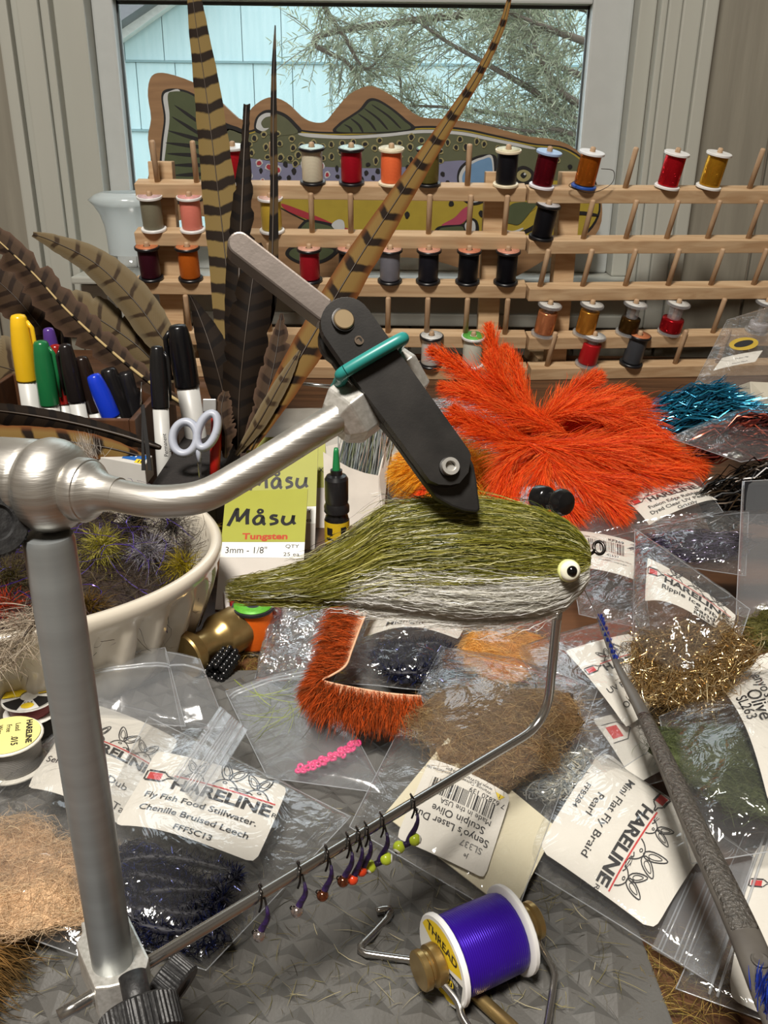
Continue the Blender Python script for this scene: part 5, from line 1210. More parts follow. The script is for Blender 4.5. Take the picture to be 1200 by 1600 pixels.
strands('dark_hair', tangle(5200, bc, (.104, .082), (.036, .047), (.012, .035)), .00022, colmix(rng, 5200, [(66, 50, 36), (40, 32, 26), (88, 76, 42), (56, 38, 58), (96, 86, 70)], .3), M_fluff, heap, rng=rng, kind='stuff')
strands('purple_flash', tangle(220, bc, (.100, .078), (.044, .050), (.03, .07), k=10), .00030, colmix(rng, 220, [(84, 56, 170), (110, 90, 190), (60, 40, 120)]), M_tins, heap, rng=rng, kind='stuff')
def tuft(px, py, z, n, ln, cols, mat=None, par=heap, nm='tuft', w_=.00022):
    c = P(px, py, z); Pt = []
    for i in range(n):
        d = nrm(rng.normal(size=3) + [0, -.2, .7]); l_ = rng.uniform(.4, 1) * ln
        Pt.append([c + d * l_ * t + rng.normal(size=3) * .0006 - np.array([0, 0, .3]) * l_ * t * t for t in np.linspace(0, 1, 5)])
    return strands(nm, np.array(Pt), w_, colmix(rng, n, cols), mat or M_fluff, par, rng=rng, kind='stuff')
tuft(160, 855, .055, 420, .019, [(168, 160, 60), (190, 180, 90), (140, 134, 40)])
tuft(285, 885, .050, 320, .016, [(168, 150, 30), (130, 116, 30)])
tuft(140, 950, .050, 280, .016, [(110, 84, 30), (84, 62, 26)])
tuft(232, 862, .052, 420, .017, [(150, 148, 160), (120, 116, 130), (176, 172, 170)])
tuft(215, 818, .05, 400, .02, [(36, 32, 34), (60, 58, 60)]); tuft(270, 825, .05, 380, .02, [(70, 66, 62), (30, 28, 28), (110, 104, 98)])
tuft(10, 950, .054, 220, .018, [(186, 62, 24), (160, 50, 20)]); tuft(20, 905, .052, 260, .02, [(90, 80, 40), (60, 54, 36)])
# downy feather hanging over the rim
dn = thing('downy_feather', P(20, 1040, .03), 'pale beige downy plume draped over the bowl rim', 'feather')
Pt = []
for i in range(1100):
    t = rng.random(); b_ = P(62 - 80 * t + rng.normal() * 14, 955 + 75 * t + rng.normal() * 12, .060 - .012 * t); d = nrm(rng.normal(size=3) * [1, .6, .5] + [-.3, -.5, -.1]); ln = rng.uniform(.005, .014)
    Pt.append([b_ + d * ln * q + np.array([0, 0, -.003]) * q * q for q in np.linspace(0, 1, 5)])
strands('down', np.array(Pt), .0002, colmix(rng, 1100, [(186, 172, 152), (150, 136, 118), (206, 194, 176), (120, 106, 92)]), M_fluff, dn, rng=rng, kind='stuff')
put('quill', G().tube(spl([P(78, 945, .060), P(40, 990, .056), P(0, 1040, .045), P(-30, 1080, .03)], 16), np.linspace(.0007, .0003, 16), 6), M_quill, dn)

# ================================================================== hair stacker, loose spools, black beads
st0, st1 = P(296, 1022, .0125), P(372, 980, .0125); sx_ = nrm(st1 - st0); sl_ = np.linalg.norm(st1 - st0)
put('hair_stacker', G().lathe([(.0001, -.003), (.0105, -.003), (.0112, -.002), (.0112, .0015), (.0098, .0022), (.0098, .0034), (.0080, .0045), (.0074, .007), (.0074, sl_ * .38), (.0082, sl_ * .46), (.0105, sl_ * .56), (.0114, sl_ * .62), (.0114, sl_ * .98), (.0106, sl_), (.009, sl_), (.0086, sl_ * .9), (.0001, sl_ * .9)], st0, sx_, 36), M_brass, auto=.5, label='brass hair stacker lying on its side beside the bowl', cat='hair stacker')
spool('thread_spool', P(399, 1010, 0.0003), (0, 0, 1), (206, 92, 26), BLK, 'orange thread spool with a lime green top standing on the desk', disc=(96, 178, 54), fr=.0106, ht=.0235, tr=.0093)
spool('thread_spool', P(352, 962, .0128), nrm(RR + [0, .25, 0]), (150, 30, 40), (220, 214, 210), 'dark red thread spool lying behind the lime topped one', fr=.0122, ht=.03, tr=.0095, disc=(210, 196, 190))
g = G()
for i in range(6):
    c = P(336 + i * 4.2, 1062 - i * 5.4, .003 + .0008 * i); n_ = 9
    for j in range(n_):
        a = 2 * math.pi * j / n_; g.ball(c + np.array([math.cos(a) * .0044, math.sin(a) * .0015, math.sin(a) * .0038 + .003]), .0017, 8, 6)
put('black_chenille', g, pmat('wet_black', (16, 16, 17), .18), label='shiny black beaded chenille lump beside the brass stacker', cat='chenille')
g = G().tube(spl([P(348, 1040, .004), P(352, 1066, .003), P(350, 1090, .002)], 10), .0015, 7)
# wire spools lying flat near the post
u1 = spool('wire_spool', P(50, 1112, .015), (0, 0.03, 1), (120, 60, 60), (226, 224, 216), 'flat white and yellow printed wire spool behind the post', fr=.0112, ht=.0075, tr=.0085)
u2 = spool('wire_spool', P(22, 1196, .0125), (0, .02, 1), (120, 118, 114), (226, 222, 210), 'pale yellow labelled lead free wire spool beside the post', fr=.0125, ht=.014, tr=.0108)
def topfn(c, ht, ang):
    ca, sa_ = math.cos(ang), math.sin(ang)
    return lambda x, y, l: c + np.array([(x * ca + y * sa_) * .001, (x * sa_ - y * ca) * .001, ht + .0004 + l])
c = WL[u1.name]; f_ = topfn(c, .0075, .25); sh = Sheet(f_, 1, 1)
sh.poly(ringpoly(3.6, 10.6, math.pi * 1.0, math.pi * 1.95), 'ink_yellow'); sh.poly(ringpoly(3.6, 10.6, 0, math.pi * .98), 'ink_white'); sh.poly(ringpoly(3.6, 10.4, math.pi * .62, math.pi * .9), 'ink_black', .0002); sh.poly(ringpoly(3.6, 10.4, math.pi * .1, math.pi * .35), 'ink_black', .0002)
sh.text('ULTRA', 0, -6.2, 3.6, align='c', bold=.01); sh.text('SM', 0, 6.5, 3, align='c'); sh.poly([(2.6 * math.cos(t), 7.2 + 2.0 * math.sin(t)) for t in np.linspace(0, 6.2, 14)], 'ink_yellow', .00025); sh.done(u1)
c = WL[u2.name]; f_ = topfn(c, .014, -1.25); sh = Sheet(f_, 1, 1)
INK['ink_pale'] = ink('ink_pale', (226, 216, 138)); sh.poly([(11.6 * math.cos(t), 11.6 * math.sin(t)) for t in np.linspace(0, 6.283, 36, endpoint=False)], 'ink_pale', .00005)
sh.text('HARELINE', 0, -6.4, 3.0, align='c', bold=.03, wid=1.1); sh.text('Lead', -4, -2.4, 2.7, align='c'); sh.text('Free', -4, .8, 2.7, align='c'); sh.text('Wire', -4, 4.0, 2.7, align='c'); sh.text('.015', 4.5, -1.2, 3.4, align='c', bold=.02); sh.done(u2)
# hair patch at the corner of the mat
Pt = []; hp_ = P(-78, 1500, .010)
for i in range(3600):
    a = rng.uniform(-.55, .45); ln = rng.uniform(.008, .0165); d = np.array([math.cos(a), math.sin(a), rng.uniform(-.05, .25)])
    b_ = hp_ + [rng.normal() * .006, rng.normal() * .009, rng.uniform(-.004, .006)]
    q_ = np.array([b_ + d * ln * t - np.array([0, 0, .010]) * t * t for t in np.linspace(0, 1, 6)]); q_[:, 2] = np.maximum(q_[:, 2], .0052); Pt.append(q_)
hpatch = thing('hair_patch', hp_ - [0, 0, .006], 'patch of long tawny hair at the corner of the mat', 'hair patch')
strands('hair', np.array(Pt), np.array([.00022] * 5 + [.0001]), np.array([np.linspace(0, 1, 6)[:, None] * lc((84, 72, 46)) * rng.uniform(.7, 1.3) + (1 - np.linspace(0, 1, 6)[:, None]) * lc((160, 116, 60)) for _ in range(3600)]), M_fluff, hpatch, rng=rng, kind='stuff')
put('hide', G().ball(hp_ - [.006, 0, .003], 1, 16, 8, (.010, .014, .004)), pmat('hide', (150, 110, 62), .8), hpatch)
# ================================================================== plastic bags of materials
rng = np.random.default_rng(33)
M_film = film_mat('clear_film', haze=.05, bump=.5, bscale=60, bdist=.003, gloss=2.4, rough=.08)
M_filmx = film_mat('crinkled_film', haze=.055, bump=.62, bscale=80, bdist=.004, rough=.07, gloss=2.4)
M_milk = film_mat('milky_zip_film', haze=.12, bump=.15, bscale=50, bdist=.003, rough=.14, gloss=1.6)
M_seam = film_mat('film_edge', haze=.35, bump=.1, rough=.12)
M_silver = film_mat('silver_cellophane', haze=.22, hcol=(214, 220, 228), bump=.9, bscale=90, bdist=.006, rough=.06, gloss=9)
M_paper = pmat('label_paper', (216, 212, 202), .5, mixamt=.04, nscale=30, bump=.05, bscale=300)
class Bag:
    def __init__(s, name, label, C, bulge=.004, blob=None, film=None, wr=.0010, ncr=9, seed=1, n=36, cat='bag', lift=.0012, flatlab=None):
        s.C = [P(*c) if len(c) == 3 and abs(c[0]) > 2 else np.asarray(c, float) for c in C]
        s.n = nrm(np.cross(s.C[1] - s.C[0], s.C[3] - s.C[0])); s.n = s.n if s.n @ (CAM - s.C[0]) > 0 else -s.n
        s.bulge, s.blob, s.lift = bulge, blob, lift; s.r = np.random.default_rng(seed); s.wr = wr
        W = (np.linalg.norm(s.C[1] - s.C[0]) + np.linalg.norm(s.C[2] - s.C[3])) / 2; Hh = (np.linalg.norm(s.C[3] - s.C[0]) + np.linalg.norm(s.C[2] - s.C[1])) / 2; s.W, s.Hh = W, Hh
        s.cr = [(s.r.uniform(0, W), s.r.uniform(0, Hh), s.r.uniform(0, math.pi), s.r.uniform(.0015, .005), s.r.uniform(.3, 1.0), s.r.uniform(.012, .04)) for _ in range(ncr)]
        lo = min(c[2] for c in s.C); ctr = sum(s.C) / 4
        s.root = thing(name, [ctr[0], ctr[1], lo], label, cat)
        nu = n; V = []
        for j in range(nu):
            for i in range(nu): V.append(s.S(i / (nu - 1), j / (nu - 1), True))
        V = np.array(V); Vb = np.array([s.base(i / (nu - 1), j / (nu - 1)) - s.n * .0004 for j in range(nu) for i in range(nu)])
        f = [(j * nu + i, j * nu + i + 1, (j + 1) * nu + i + 1, (j + 1) * nu + i) for j in range(nu - 1) for i in range(nu - 1)]
        g = G().add(np.vstack([V, Vb]), f + [tuple(q + nu * nu for q in reversed(t)) for t in f])
        s.film = put('film', g, film or M_film, s.root)
        per = [s.S(t, 0, True) for t in np.linspace(0, 1, 20)] + [s.S(1, t, True) for t in np.linspace(0, 1, 20)[1:]] + [s.S(t, 1, True) for t in np.linspace(1, 0, 20)[1:]] + [s.S(0, t, True) for t in np.linspace(1, 0, 20)[1:]]
        put('edge_seam', G().tube(per, .00022, 5), M_seam, s.root)
    def base(s, u, v): return (s.C[0] * (1 - u) + s.C[1] * u) * (1 - v) + (s.C[3] * (1 - u) + s.C[2] * u) * v
    def S(s, u, v, wrinkle=False):
        e = max(0.0, 16 * u * (1 - u) * v * (1 - v)) ** .45; h = s.bulge * e * .5
        if s.blob:
            bu, bv, ru, rv = s.blob; d = ((u - bu) / ru) ** 2 + ((v - bv) / rv) ** 2; h += s.bulge * .75 * math.exp(-d * 1.1) * min(1, e * 2)
        else: h += s.bulge * .5 * e
        if wrinkle:
            h += s.lift * min(1, e * 4); x, y = u * s.W, v * s.Hh; q = 0
            for cx, cy, a, w_, am, ln in s.cr:
                dx, dy = x - cx, y - cy; d = -dx * math.sin(a) + dy * math.cos(a); l = dx * math.cos(a) + dy * math.sin(a)
                q += am * math.exp(-abs(d) / w_) * math.exp(-(l / ln) ** 2)
            h += s.wr * q * min(1, e * 3 + .25)
        return s.base(u, v) + s.n * h
    def uv(s, px, py):
        u = v = .5
        for _ in range(14):
            p0 = proj(s.S(u, v)); a = (proj(s.S(u + 1e-4, v)) - p0) / 1e-4; b = (proj(s.S(u, v + 1e-4)) - p0) / 1e-4
            d = np.array([px, py]) - p0; det = a[0] * b[1] - a[1] * b[0]
            du = (d[0] * b[1] - d[1] * b[0]) / det; dv = (a[0] * d[1] - a[1] * d[0]) / det
            u = min(max(u + du, -.3), 1.3); v = min(max(v + dv, -.3), 1.3)
        return np.array([u, v])
    def label(s, corners, prints, rad=3.0, nx=18, ny=12, extra=.0003):
        K_ = [s.uv(*c) for c in corners]
        pt = lambda a, b: (K_[0] * (1 - a) + K_[1] * a) * (1 - b) + (K_[3] * (1 - a) + K_[2] * a) * b
        p3 = [s.S(*k) for k in K_]; w_ = np.linalg.norm(p3[1] - p3[0]) * 1000; h_ = np.linalg.norm(p3[3] - p3[0]) * 1000
        fn = lambda x, y, l: s.S(*pt(x / w_, y / h_)) + s.n * (extra + l)
        V = []
        for j in range(ny + 1):
            for i in range(nx + 1):
                x, y = w_ * i / nx, h_ * j / ny
                dx = max(0, rad - x, x - (w_ - rad)); dy = max(0, rad - y, y - (h_ - rad))
                if dx > 0 and dy > 0:
                    m_ = max(dx, dy) / math.hypot(dx, dy); sx = 1 if x > w_ / 2 else -1; sy = 1 if y > h_ / 2 else -1
                    x = (w_ - rad if sx > 0 else rad) + sx * dx * m_; y = (h_ - rad if sy > 0 else rad) + sy * dy * m_
                V.append(fn(x, y, 0))
        lab = put('paper_label', G().grid(V, nx + 1, ny + 1), M_paper, s.root)
        sh = Sheet(fn, w_, h_); prints(sh, w_, h_); sh.done(lab); return lab
    def zip(s, vs, horizontal=True, r=.00045):
        g = G()
        for v in vs: g.tube([s.S(t, v, True) if horizontal else s.S(v, t, True) for t in np.linspace(.01, .99, 24)], r, 6)
        put('zip_seal', g, M_seam, s.root)
    def fluff(s, px, py, rx, ry, hgt, n, cols, nm='dubbing', lens=(.010, .024), w_=.00017, mat=None, core=None, k=7, curl=1.0, z0=.0003):
        """springy fibres packed under the film"""
        u0, v0 = s.uv(px, py); c = s.base(u0, v0); A = nrm(s.C[1] - s.C[0]); B = np.cross(s.n, A); r_ = s.r
        core = core or cols[0]
        gb = G().ball((0, 0, 0), 1, 28, 12); vv = np.concatenate(gb.v)
        th_ = np.arctan2(vv[:, 1], vv[:, 0]); ph = r_.random(4) * 6.28
        shp = lambda t: 1 + .13 * np.sin(2 * t + ph[0]) + .11 * np.sin(3 * t + ph[1]) + .08 * np.sin(5 * t + ph[2]) + .05 * np.sin(8 * t + ph[3])
        vv[:, :2] *= shp(th_)[:, None]; ns = np.array([1 + .10 * math.sin(7 * q[0] + 3 * q[1]) + .07 * math.sin(11 * q[1] + 5 * q[2] + 1) for q in vv])[:, None]; vv = vv * ns
        V = c + vv[:, :1] * A * rx * .93 + vv[:, 1:2] * B * ry * .93 + s.n * (hgt * .5 + vv[:, 2:] * hgt * .42)
        put(nm + '_mass', G().add(V, gb.f), pmat('fibre_mass_%d_%d_%d' % tuple(core), core, .9, mixamt=.45, nscale=220, bump=.9, bscale=420, bdist=.003), s.root)
        Pt = np.zeros((n, k, 3))
        for i in range(n):
            a = r_.random() * 6.283; rr_ = r_.random() ** .5; hh = hgt * (.5 + .5 * math.sqrt(max(0, 1 - rr_ * rr_)) * r_.uniform(.4, 1.05))
            sa_ = float(shp(a)); lim_ = 1.02 if r_.random() < .6 else r_.uniform(1.05, 1.4)
            p = c + (A * rx * rr_ * math.cos(a) + B * ry * rr_ * math.sin(a)) * sa_ + s.n * (z0 + hh); d = nrm(A * r_.normal() + B * r_.normal() + s.n * r_.normal() * .15); st = r_.uniform(*lens) / (k - 1); tw = r_.normal()
            for j in range(k):
                Pt[i, j] = p; d = nrm(d + np.cross(s.n, d) * tw * .28 * curl + r_.normal(size=3) * .12); p = p + d * st
                rel = p - c; ea, eb, en = rel @ A / rx, rel @ B / ry, (rel @ s.n - hgt * .5) / (hgt * .52); m_ = math.sqrt((ea * ea + eb * eb) / float(shp(math.atan2(eb, ea))) ** 2 + en * en)
                if m_ > lim_: p = c + s.n * hgt * .5 + (rel - s.n * hgt * .5) * (lim_ / m_); d = nrm(d - nrm(rel) * .5)
        strands(nm, Pt, w_, colmix(r_, n, cols, .22), mat or M_fluff, s.root, rng=r_, kind='stuff')
    def rope(s, pts, r, cols, n=2600, nm='chenille', spike=.0035, z=.004, mat=None):
        """fuzzy chenille cord coiled in the bag; pts in pixels"""
        q = []
        for (a, b) in pts:
            u_, v_ = s.uv(a, b); q.append(s.base(u_, v_) + s.n * z)
        q = spl(np.array(q), 220); put(nm + '_core', G().tube(q, r, 7), pmat('chenille_core', (22, 22, 36), .6), s.root)
        r_ = s.r; Pt = []
        for i in range(n):
            j = r_.integers(1, 219); d = nrm(r_.normal(size=3)); Pt.append([q[j] + d * spike * t + (q[j] - q[j - 1]) * r_.normal() * .4 * t for t in (0, .5, 1)])
        strands(nm, np.array(Pt), .0003, colmix(r_, n, cols, .3), mat or M_tins, s.root, rng=r_, kind='stuff')
BLUE = [(14, 15, 28), (20, 24, 54), (40, 52, 112), (12, 12, 18), (16, 17, 30)]

# --- pale tan dubbing behind the post
B1 = Bag('dubbing_bag', 'bag of cream and tan dubbing half hidden behind the vise post', [(140, 1092, .008), (335, 1135, .008), (140, 1500, .010), (-150, 1395, .012)], .011, (.45, .70, .5, .42), seed=2, wr=.0013)
B1.fluff(35, 1345, .032, .024, .010, 6500, [(222, 190, 152), (236, 208, 172), (176, 154, 126), (200, 172, 138)], core=(214, 178, 138), w_=.00010, lens=(.006, .014))
B1.label([(128, 1098), (280, 1158), (194, 1294), (42, 1232)], lambda s, w, h: (hare_logo(s, w * .12, h * .50, w / 12.5), s.text("Senyo's Laser Dub", w * .03, h * .74, w / 9.0), s.text('Tan', w * .82, h * .92, w / 9.0, align='l')))
# --- empty small zip bags in front of the bowl
B2 = Bag('empty_zip_bag', 'empty small zip bag propped against the bowl', [(128, 1034, .024), (258, 1012, .025), (290, 1135, .012), (150, 1125, .012)], .003, film=M_milk, seed=3, wr=.0008); B2.zip((.26, .30))
B3 = Bag('empty_zip_bag', 'empty small zip bag beside the brass stacker', [(258, 1018, .024), (312, 1030, .022), (354, 1136, .008), (284, 1140, .010)], .003, film=M_milk, seed=4, wr=.0006); B3.zip((.24,))
# --- dark blue chenille, big label
B4 = Bag('chenille_bag', 'zip bag of dark blue chenille labelled Bruised Leech', [(232, 1120, .020), (548, 1276, .012), (322, 1516, .010), (70, 1432, .012)], .010, (.35, .72, .45, .35), seed=5, wr=.0014, film=M_film)
B4.fluff(250, 1384, .025, .0155, .0062, 2600, BLUE, nm='chenille_fuzz', mat=M_tins, core=(20, 21, 34), w_=.00022, lens=(.003, .007))
B4.rope([(150, 1385), (190, 1330), (250, 1320), (330, 1345), (370, 1370), (330, 1385), (260, 1360), (200, 1350), (190, 1400), (250, 1420), (320, 1410), (340, 1440), (280, 1460), (215, 1440), (205, 1390), (280, 1380), (350, 1400), (300, 1430), (230, 1400), (200, 1360)], .0016, BLUE, n=6500, spike=.0042, z=.0058)
B4.label([(244, 1174), (450, 1231), (398, 1350), (178, 1291)], lambda s, w, h: (hare_logo(s, w * .12, h * .46, w / 12.5), s.text('Fly Fish Food Stillwater.', w * .50, h * .62, w / 11.8, align='c', bold=.012), s.text('Chenille Bruised Leech', w * .50, h * .79, w / 11.8, align='c', bold=.012), s.text('FFFSC13', w * .55, h * .95, w / 13, align='c', bold=.012)))
fl_ = [P(344, 1105, .026), P(387, 1142, .026), P(312, 1262, .025), P(268, 1214, .025)]
put('zip_flap', G().prism(fl_, (0, 0, .0006)), M_milk, B4.root, smooth=False)
g = G()
for t in (.12, .2, .45, .52, .60, .68, .85): g.tube([fl_[0] * (1 - t) + fl_[1] * t + [0, 0, .0009], fl_[3] * (1 - t) + fl_[2] * t + [0, 0, .0009]], .0003, 5)
put('zip_seal', g, M_seam, B4.root)
# --- pink beads
B5 = Bag('bead_bag', 'clear zip bag holding a row of hot pink beads', [(352, 1080, .010), (496, 1036, .012), (604, 1240, .010), (418, 1215, .008)], .005, seed=6, film=M_milk, wr=.0010); B5.zip((.10, .14))
bead = None
for r_ in range(3):
    for i in range(13):
        px = 466 + i * 7.8 + r_ * 3.2 + (r_ == 2) * 14; py = 1202 - i * 3.4 - r_ * 8 + (3 if i % 2 else 0)
        if px > 561 or (r_ == 2 and i > 8): continue
        u_, v_ = B5.uv(px, py); c = B5.base(u_, v_) + B5.n * .0018; 
        if bead is None:
            t_ = np.linspace(0, 2 * math.pi, 14); g = G().tube([c + np.array([math.cos(a), math.sin(a), 0]) * .00095 for a in t_], .00058, 8, cap=False)
            bead = put('pink_bead', g, pmat('pink_bead', (232, 60, 130), .25), label='hot pink bead lying in a row in the clear zip bag', cat='bead', group='pink beads in the zip bag', loc=c)
        else:
            o = bead.copy(); col.objects.link(o); o.location = c; o.rotation_euler = (rng.uniform(-.8, .8), rng.uniform(-.8, .8), 0)
tf = []
for i in range(60):
    b_ = B5.S(rng.uniform(.3, .75), rng.uniform(.12, .5)) ; d = nrm([rng.normal(), rng.normal(), 0]); tf.append([b_ - B5.n * .001 + d * .02 * t + np.cross(d, [0, 0, 1]) * .006 * t * t for t in np.linspace(0, 1, 6)])
strands('loose_fibre', np.array(tf), .0003, colmix(rng, 60, [(170, 186, 60), (60, 70, 40), (140, 150, 80)]), M_fluff, B5.root, rng=rng, kind='stuff')
# --- crinkled silver cellophane and speckled midnight chenille
B6 = Bag('cellophane_bag', 'crinkled silvery cellophane bag beside the orange spool', [(440, 932, .012), (560, 940, .014), (505, 1062, .010), (398, 1064, .006)], .006, seed=7, film=M_silver, wr=.0028, ncr=26)
B7 = Bag('chenille_bag', 'crinkled bag of midnight speckled chenille under the fly', [(600, 915, .014), (760, 945, .014), (700, 1082, .012), (520, 1066, .010)], .010, (.5, .62, .45, .4), seed=8, film=M_filmx, wr=.002, ncr=18)
B7.fluff(650, 1024, .024, .012, .0065, 1500, BLUE, nm='chenille_fuzz', mat=M_tins, core=(20, 21, 34), w_=.00026, lens=(.003, .007))
B7.rope([(585, 1030), (610, 1000), (650, 990), (690, 1000), (700, 1030), (660, 1050), (610, 1050), (600, 1020), (640, 1005), (680, 1015), (660, 1035), (620, 1035), (640, 1015)], .0016, BLUE, n=3800, spike=.005, z=.0055)
B7.label([(598, 930), (742, 952), (716, 1000), (566, 998)], lambda s, w, h: (s.rect(w * .12, h * .18, w * .18, h * .32, 'ink_red'), s.text('Speckled Chenille', w * .06, h * .62, w / 8.5, bold=.012), s.text('Midnight', w * .22, h * .92, w / 8.5, bold=.012)), rad=1.5)
# --- amber fur
B8 = Bag('fur_bag', 'bag of amber fur below the head of the fly', [(722, 985, .012), (860, 958, .012), (905, 1070, .012), (742, 1060, .010)], .008, (.45, .45, .5, .5), seed=9, wr=.001)
B8.fluff(790, 1012, .025, .017, .008, 3400, [(222, 166, 84), (206, 146, 64), (238, 196, 124)], core=(210, 150, 70), w_=.00013, lens=(.006, .014))
# --- sculpin olive dubbing with the upturned barcode label
B9 = Bag('dubbing_bag', 'bag of brown dubbing with an upside down barcode label', [(690, 1010, .020), (935, 1075, .022), (802, 1442, .010), (546, 1292, .010)], .012, (.52, .36, .46, .36), seed=10, wr=.0014)
B9.fluff(770, 1115, .034, .0265, .0125, 9000, [(144, 114, 76), (166, 138, 96), (112, 88, 58), (196, 172, 124), (128, 92, 62)], core=(128, 100, 66), w_=.00010, lens=(.006, .016))
INK['ink_cream'] = ink('ink_cream', (214, 206, 178))
def sculpin(s, w, h):
    k = w / 46
    s.text('Je', w * .22, h * .14, 3.0 * k); s.text('SL337', w * .10, h * .27, 4.6 * k, 'ink_grey', bold=.01); s.text("Senyo's Laser Dub", w * .06, h * .38, 5.4 * k, bold=.006); s.text('Sculpin Olive', w * .14, h * .50, 5.4 * k, bold=.006); s.text('Made in the USA', w * .10, h * .60, 4.0 * k)
    s.barcode(w * .12, h * .62, w * .88, h * .80, 5); s.text('7 62820 139', w * .02, h * .855, 3.8 * k); s.text('Warning: Cancer and Reproductive Harm', w * .20, h * .91, 2.3 * k); s.text('www.P65Warnings.ca.gov', w * .20, h * .955, 2.5 * k)
    s.poly([(w * .05, h * .94), (w * .16, h * .94), (w * .105, h * .87)], 'ink_yellow', .0002); s.text('!', w * .095, h * .935, 3 * k, bold=.02)
B9.label([(757, 1374), (619, 1310), (672, 1186), (798, 1244)], sculpin, rad=1.8)
put('card_insert', G().prism([B9.S(*B9.uv(a, b)) + B9.n * -.0012 for a, b in ((600, 1270), (700, 1150), (870, 1290), (800, 1425))], B9.n * .0004), INK['ink_cream'], B9.root, smooth=False)
# --- UV polar chenille
B10 = Bag('chenille_bag', 'bag labelled UV Polar Chenille crossed by the brush', [(806, 1012, .018), (990, 962, .020), (1085, 1130, .018), (930, 1226, .016)], .006, seed=11, wr=.0014)
B10.label([(882, 1018), (1000, 990), (1062, 1090), (978, 1138)], lambda s, w, h: (hare_logo(s, w * .12, h * .42, w / 12.5), s.text('UV Polar Chenille', w * .08, h * .66, w / 8.2, bold=.006), s.text('Olive Copper', w * .14, h * .86, w / 8.2, bold=.006)), rad=1.5)
B10.fluff(1040, 1120, .012, .008, .006, 900, [(60, 52, 34), (90, 70, 44)], mat=M_tins, core=(50, 44, 30))
# --- bag underneath with only its bobbin emblem showing
B11 = Bag('material_bag', 'partly covered bag showing only a red bobbin emblem', [(880, 1120, .012), (1010, 1090, .014), (1070, 1210, .014), (930, 1250, .012)], .004, seed=12, wr=.001)
B11.label([(925, 1125), (1010, 1110), (1060, 1195), (990, 1230)], lambda s, w, h: (s.rect(w * .10, h * .20, w * .30, h * .40, 'ink_red'), s.line([(w * .06, h * .15), (w * .34, h * .15), (w * .5, h * .3)], .5), s.line([(w * .06, h * .46), (w * .34, h * .46), (w * .5, h * .3)], .5), s.text('S', w * .6, h * .75, w / 7)), rad=1.5)
# --- ripple ice fiber
B12 = Bag('tinsel_bag', 'bulging bag of sparkling sand gold ripple fibre', [(992, 826, .058), (1172, 952, .052), (1120, 1112, .026), (988, 1052, .026)], .014, (.48, .66, .5, .4), seed=13, film=M_filmx, wr=.0016, ncr=14)
B12.fluff(1072, 1022, .024, .021, .012, 7500, [(196, 164, 106), (150, 116, 66), (226, 204, 160), (108, 80, 44)], nm='gold_tinsel', mat=pmat('gold_tinsel', (255, 255, 255), .16, metal=.75, attr=True, mixamt=.05), core=(120, 92, 54), w_=.00020, curl=.5, lens=(.006, .016))
B12.label([(1012, 872), (1150, 962), (1142, 1000), (1008, 940)], lambda s, w, h: (hare_logo(s, w * .12, h * .46, w / 12.5), s.text('Ripple Ice Fiber', w * .22, h * .66, w / 8.6, bold=.016), s.text('Sand', w * .62, h * .84, w / 8.6, bold=.016), s.text('RIR331', w * .62, h * .98, w / 11, bold=.016)), rad=.6)
# --- olive dubbing at the edge
B13 = Bag('dubbing_bag', 'bag of olive green dubbing with label lettered Olive SL263', [(1030, 1120, .024), (1250, 1030, .032), (1330, 1310, .026), (1080, 1350, .020)], .011, (.40, .55, .5, .45), seed=14, film=M_filmx, wr=.0018, ncr=18)
B13.fluff(1150, 1170, .020, .030, .009, 3600, [(88, 98, 58), (70, 80, 46), (112, 118, 78), (56, 62, 40)], core=(76, 84, 50), w_=.00011, lens=(.006, .014))
B13.label([(1210, 1020), (1305, 1232), (1203, 1270), (1110, 1056)], lambda s, w, h: (s.text("Senyo's Laser Dub", w * .50, h * .54, w / 10.5, align='c', bold=.008), s.text('Olive', w * .46, h * .76, w / 8.2, align='c', bold=.008), s.text('SL263', w * .46, h * .93, w / 11.5, align='c', bold=.008)), rad=2.2, extra=.0013)
# --- mini flat fly braid
B14 = Bag('braid_bag', 'zip bag labelled Mini Flat Fly Braid Pearl at the mat edge', [(905, 1158, .014), (1178, 1340, .016), (1110, 1535, .006), (806, 1345, .010)], .006, seed=15, wr=.0012)
B14.label([(1122, 1306), (1022, 1458), (840, 1328), (944, 1172)], lambda s, w, h: (hare_logo(s, w * .12, h * .50, w / 12.5), s.text('Mini Flat Fly Braid', w * .50, h * .69, w / 9.6, align='c', bold=.008), s.text('Pearl', w * .50, h * .82, w / 9.6, align='c', bold=.008), s.text('FFB284', w * .50, h * .94, w / 13, align='c', bold=.008)), rad=4)
B14.fluff(870, 1215, .010, .016, .004, 700, [(206, 210, 206), (170, 180, 186), (226, 220, 200)], nm='pearl_braid', mat=M_tins, core=(176, 178, 174), w_=.0005)
zf = [P(1070, 1370, .013), P(1175, 1345, .017), P(1112, 1537, .0075), P(1018, 1482, .0065)]
put('zip_panel', G().prism(zf, (0, 0, .0005)), M_milk, B14.root, smooth=False)
g = G()
for t in (.10, .16, .38, .46, .54): g.tube([zf[0] * (1 - t) + zf[1] * t + [0, 0, .0008], zf[3] * (1 - t) + zf[2] * t + [0, 0, .0008]], .0003, 5)
put('zip_seal', g, M_seam, B14.root)
# --- corner bag
B15 = Bag('material_bag', 'bag with a rounded white label lying under the blue brush head', [(1165, 1300, .010), (1330, 1300, .012), (1320, 1640, .006), (1056, 1545, .004)], .004, seed=16, wr=.0008); B15.zip((.20, .25), False)
B15.label([(1180, 1322), (1330, 1330), (1300, 1640), (1136, 1560)], lambda s, w, h: (hare_logo(s, w * .12, h * .36, w / 12.5, False),), rad=4)
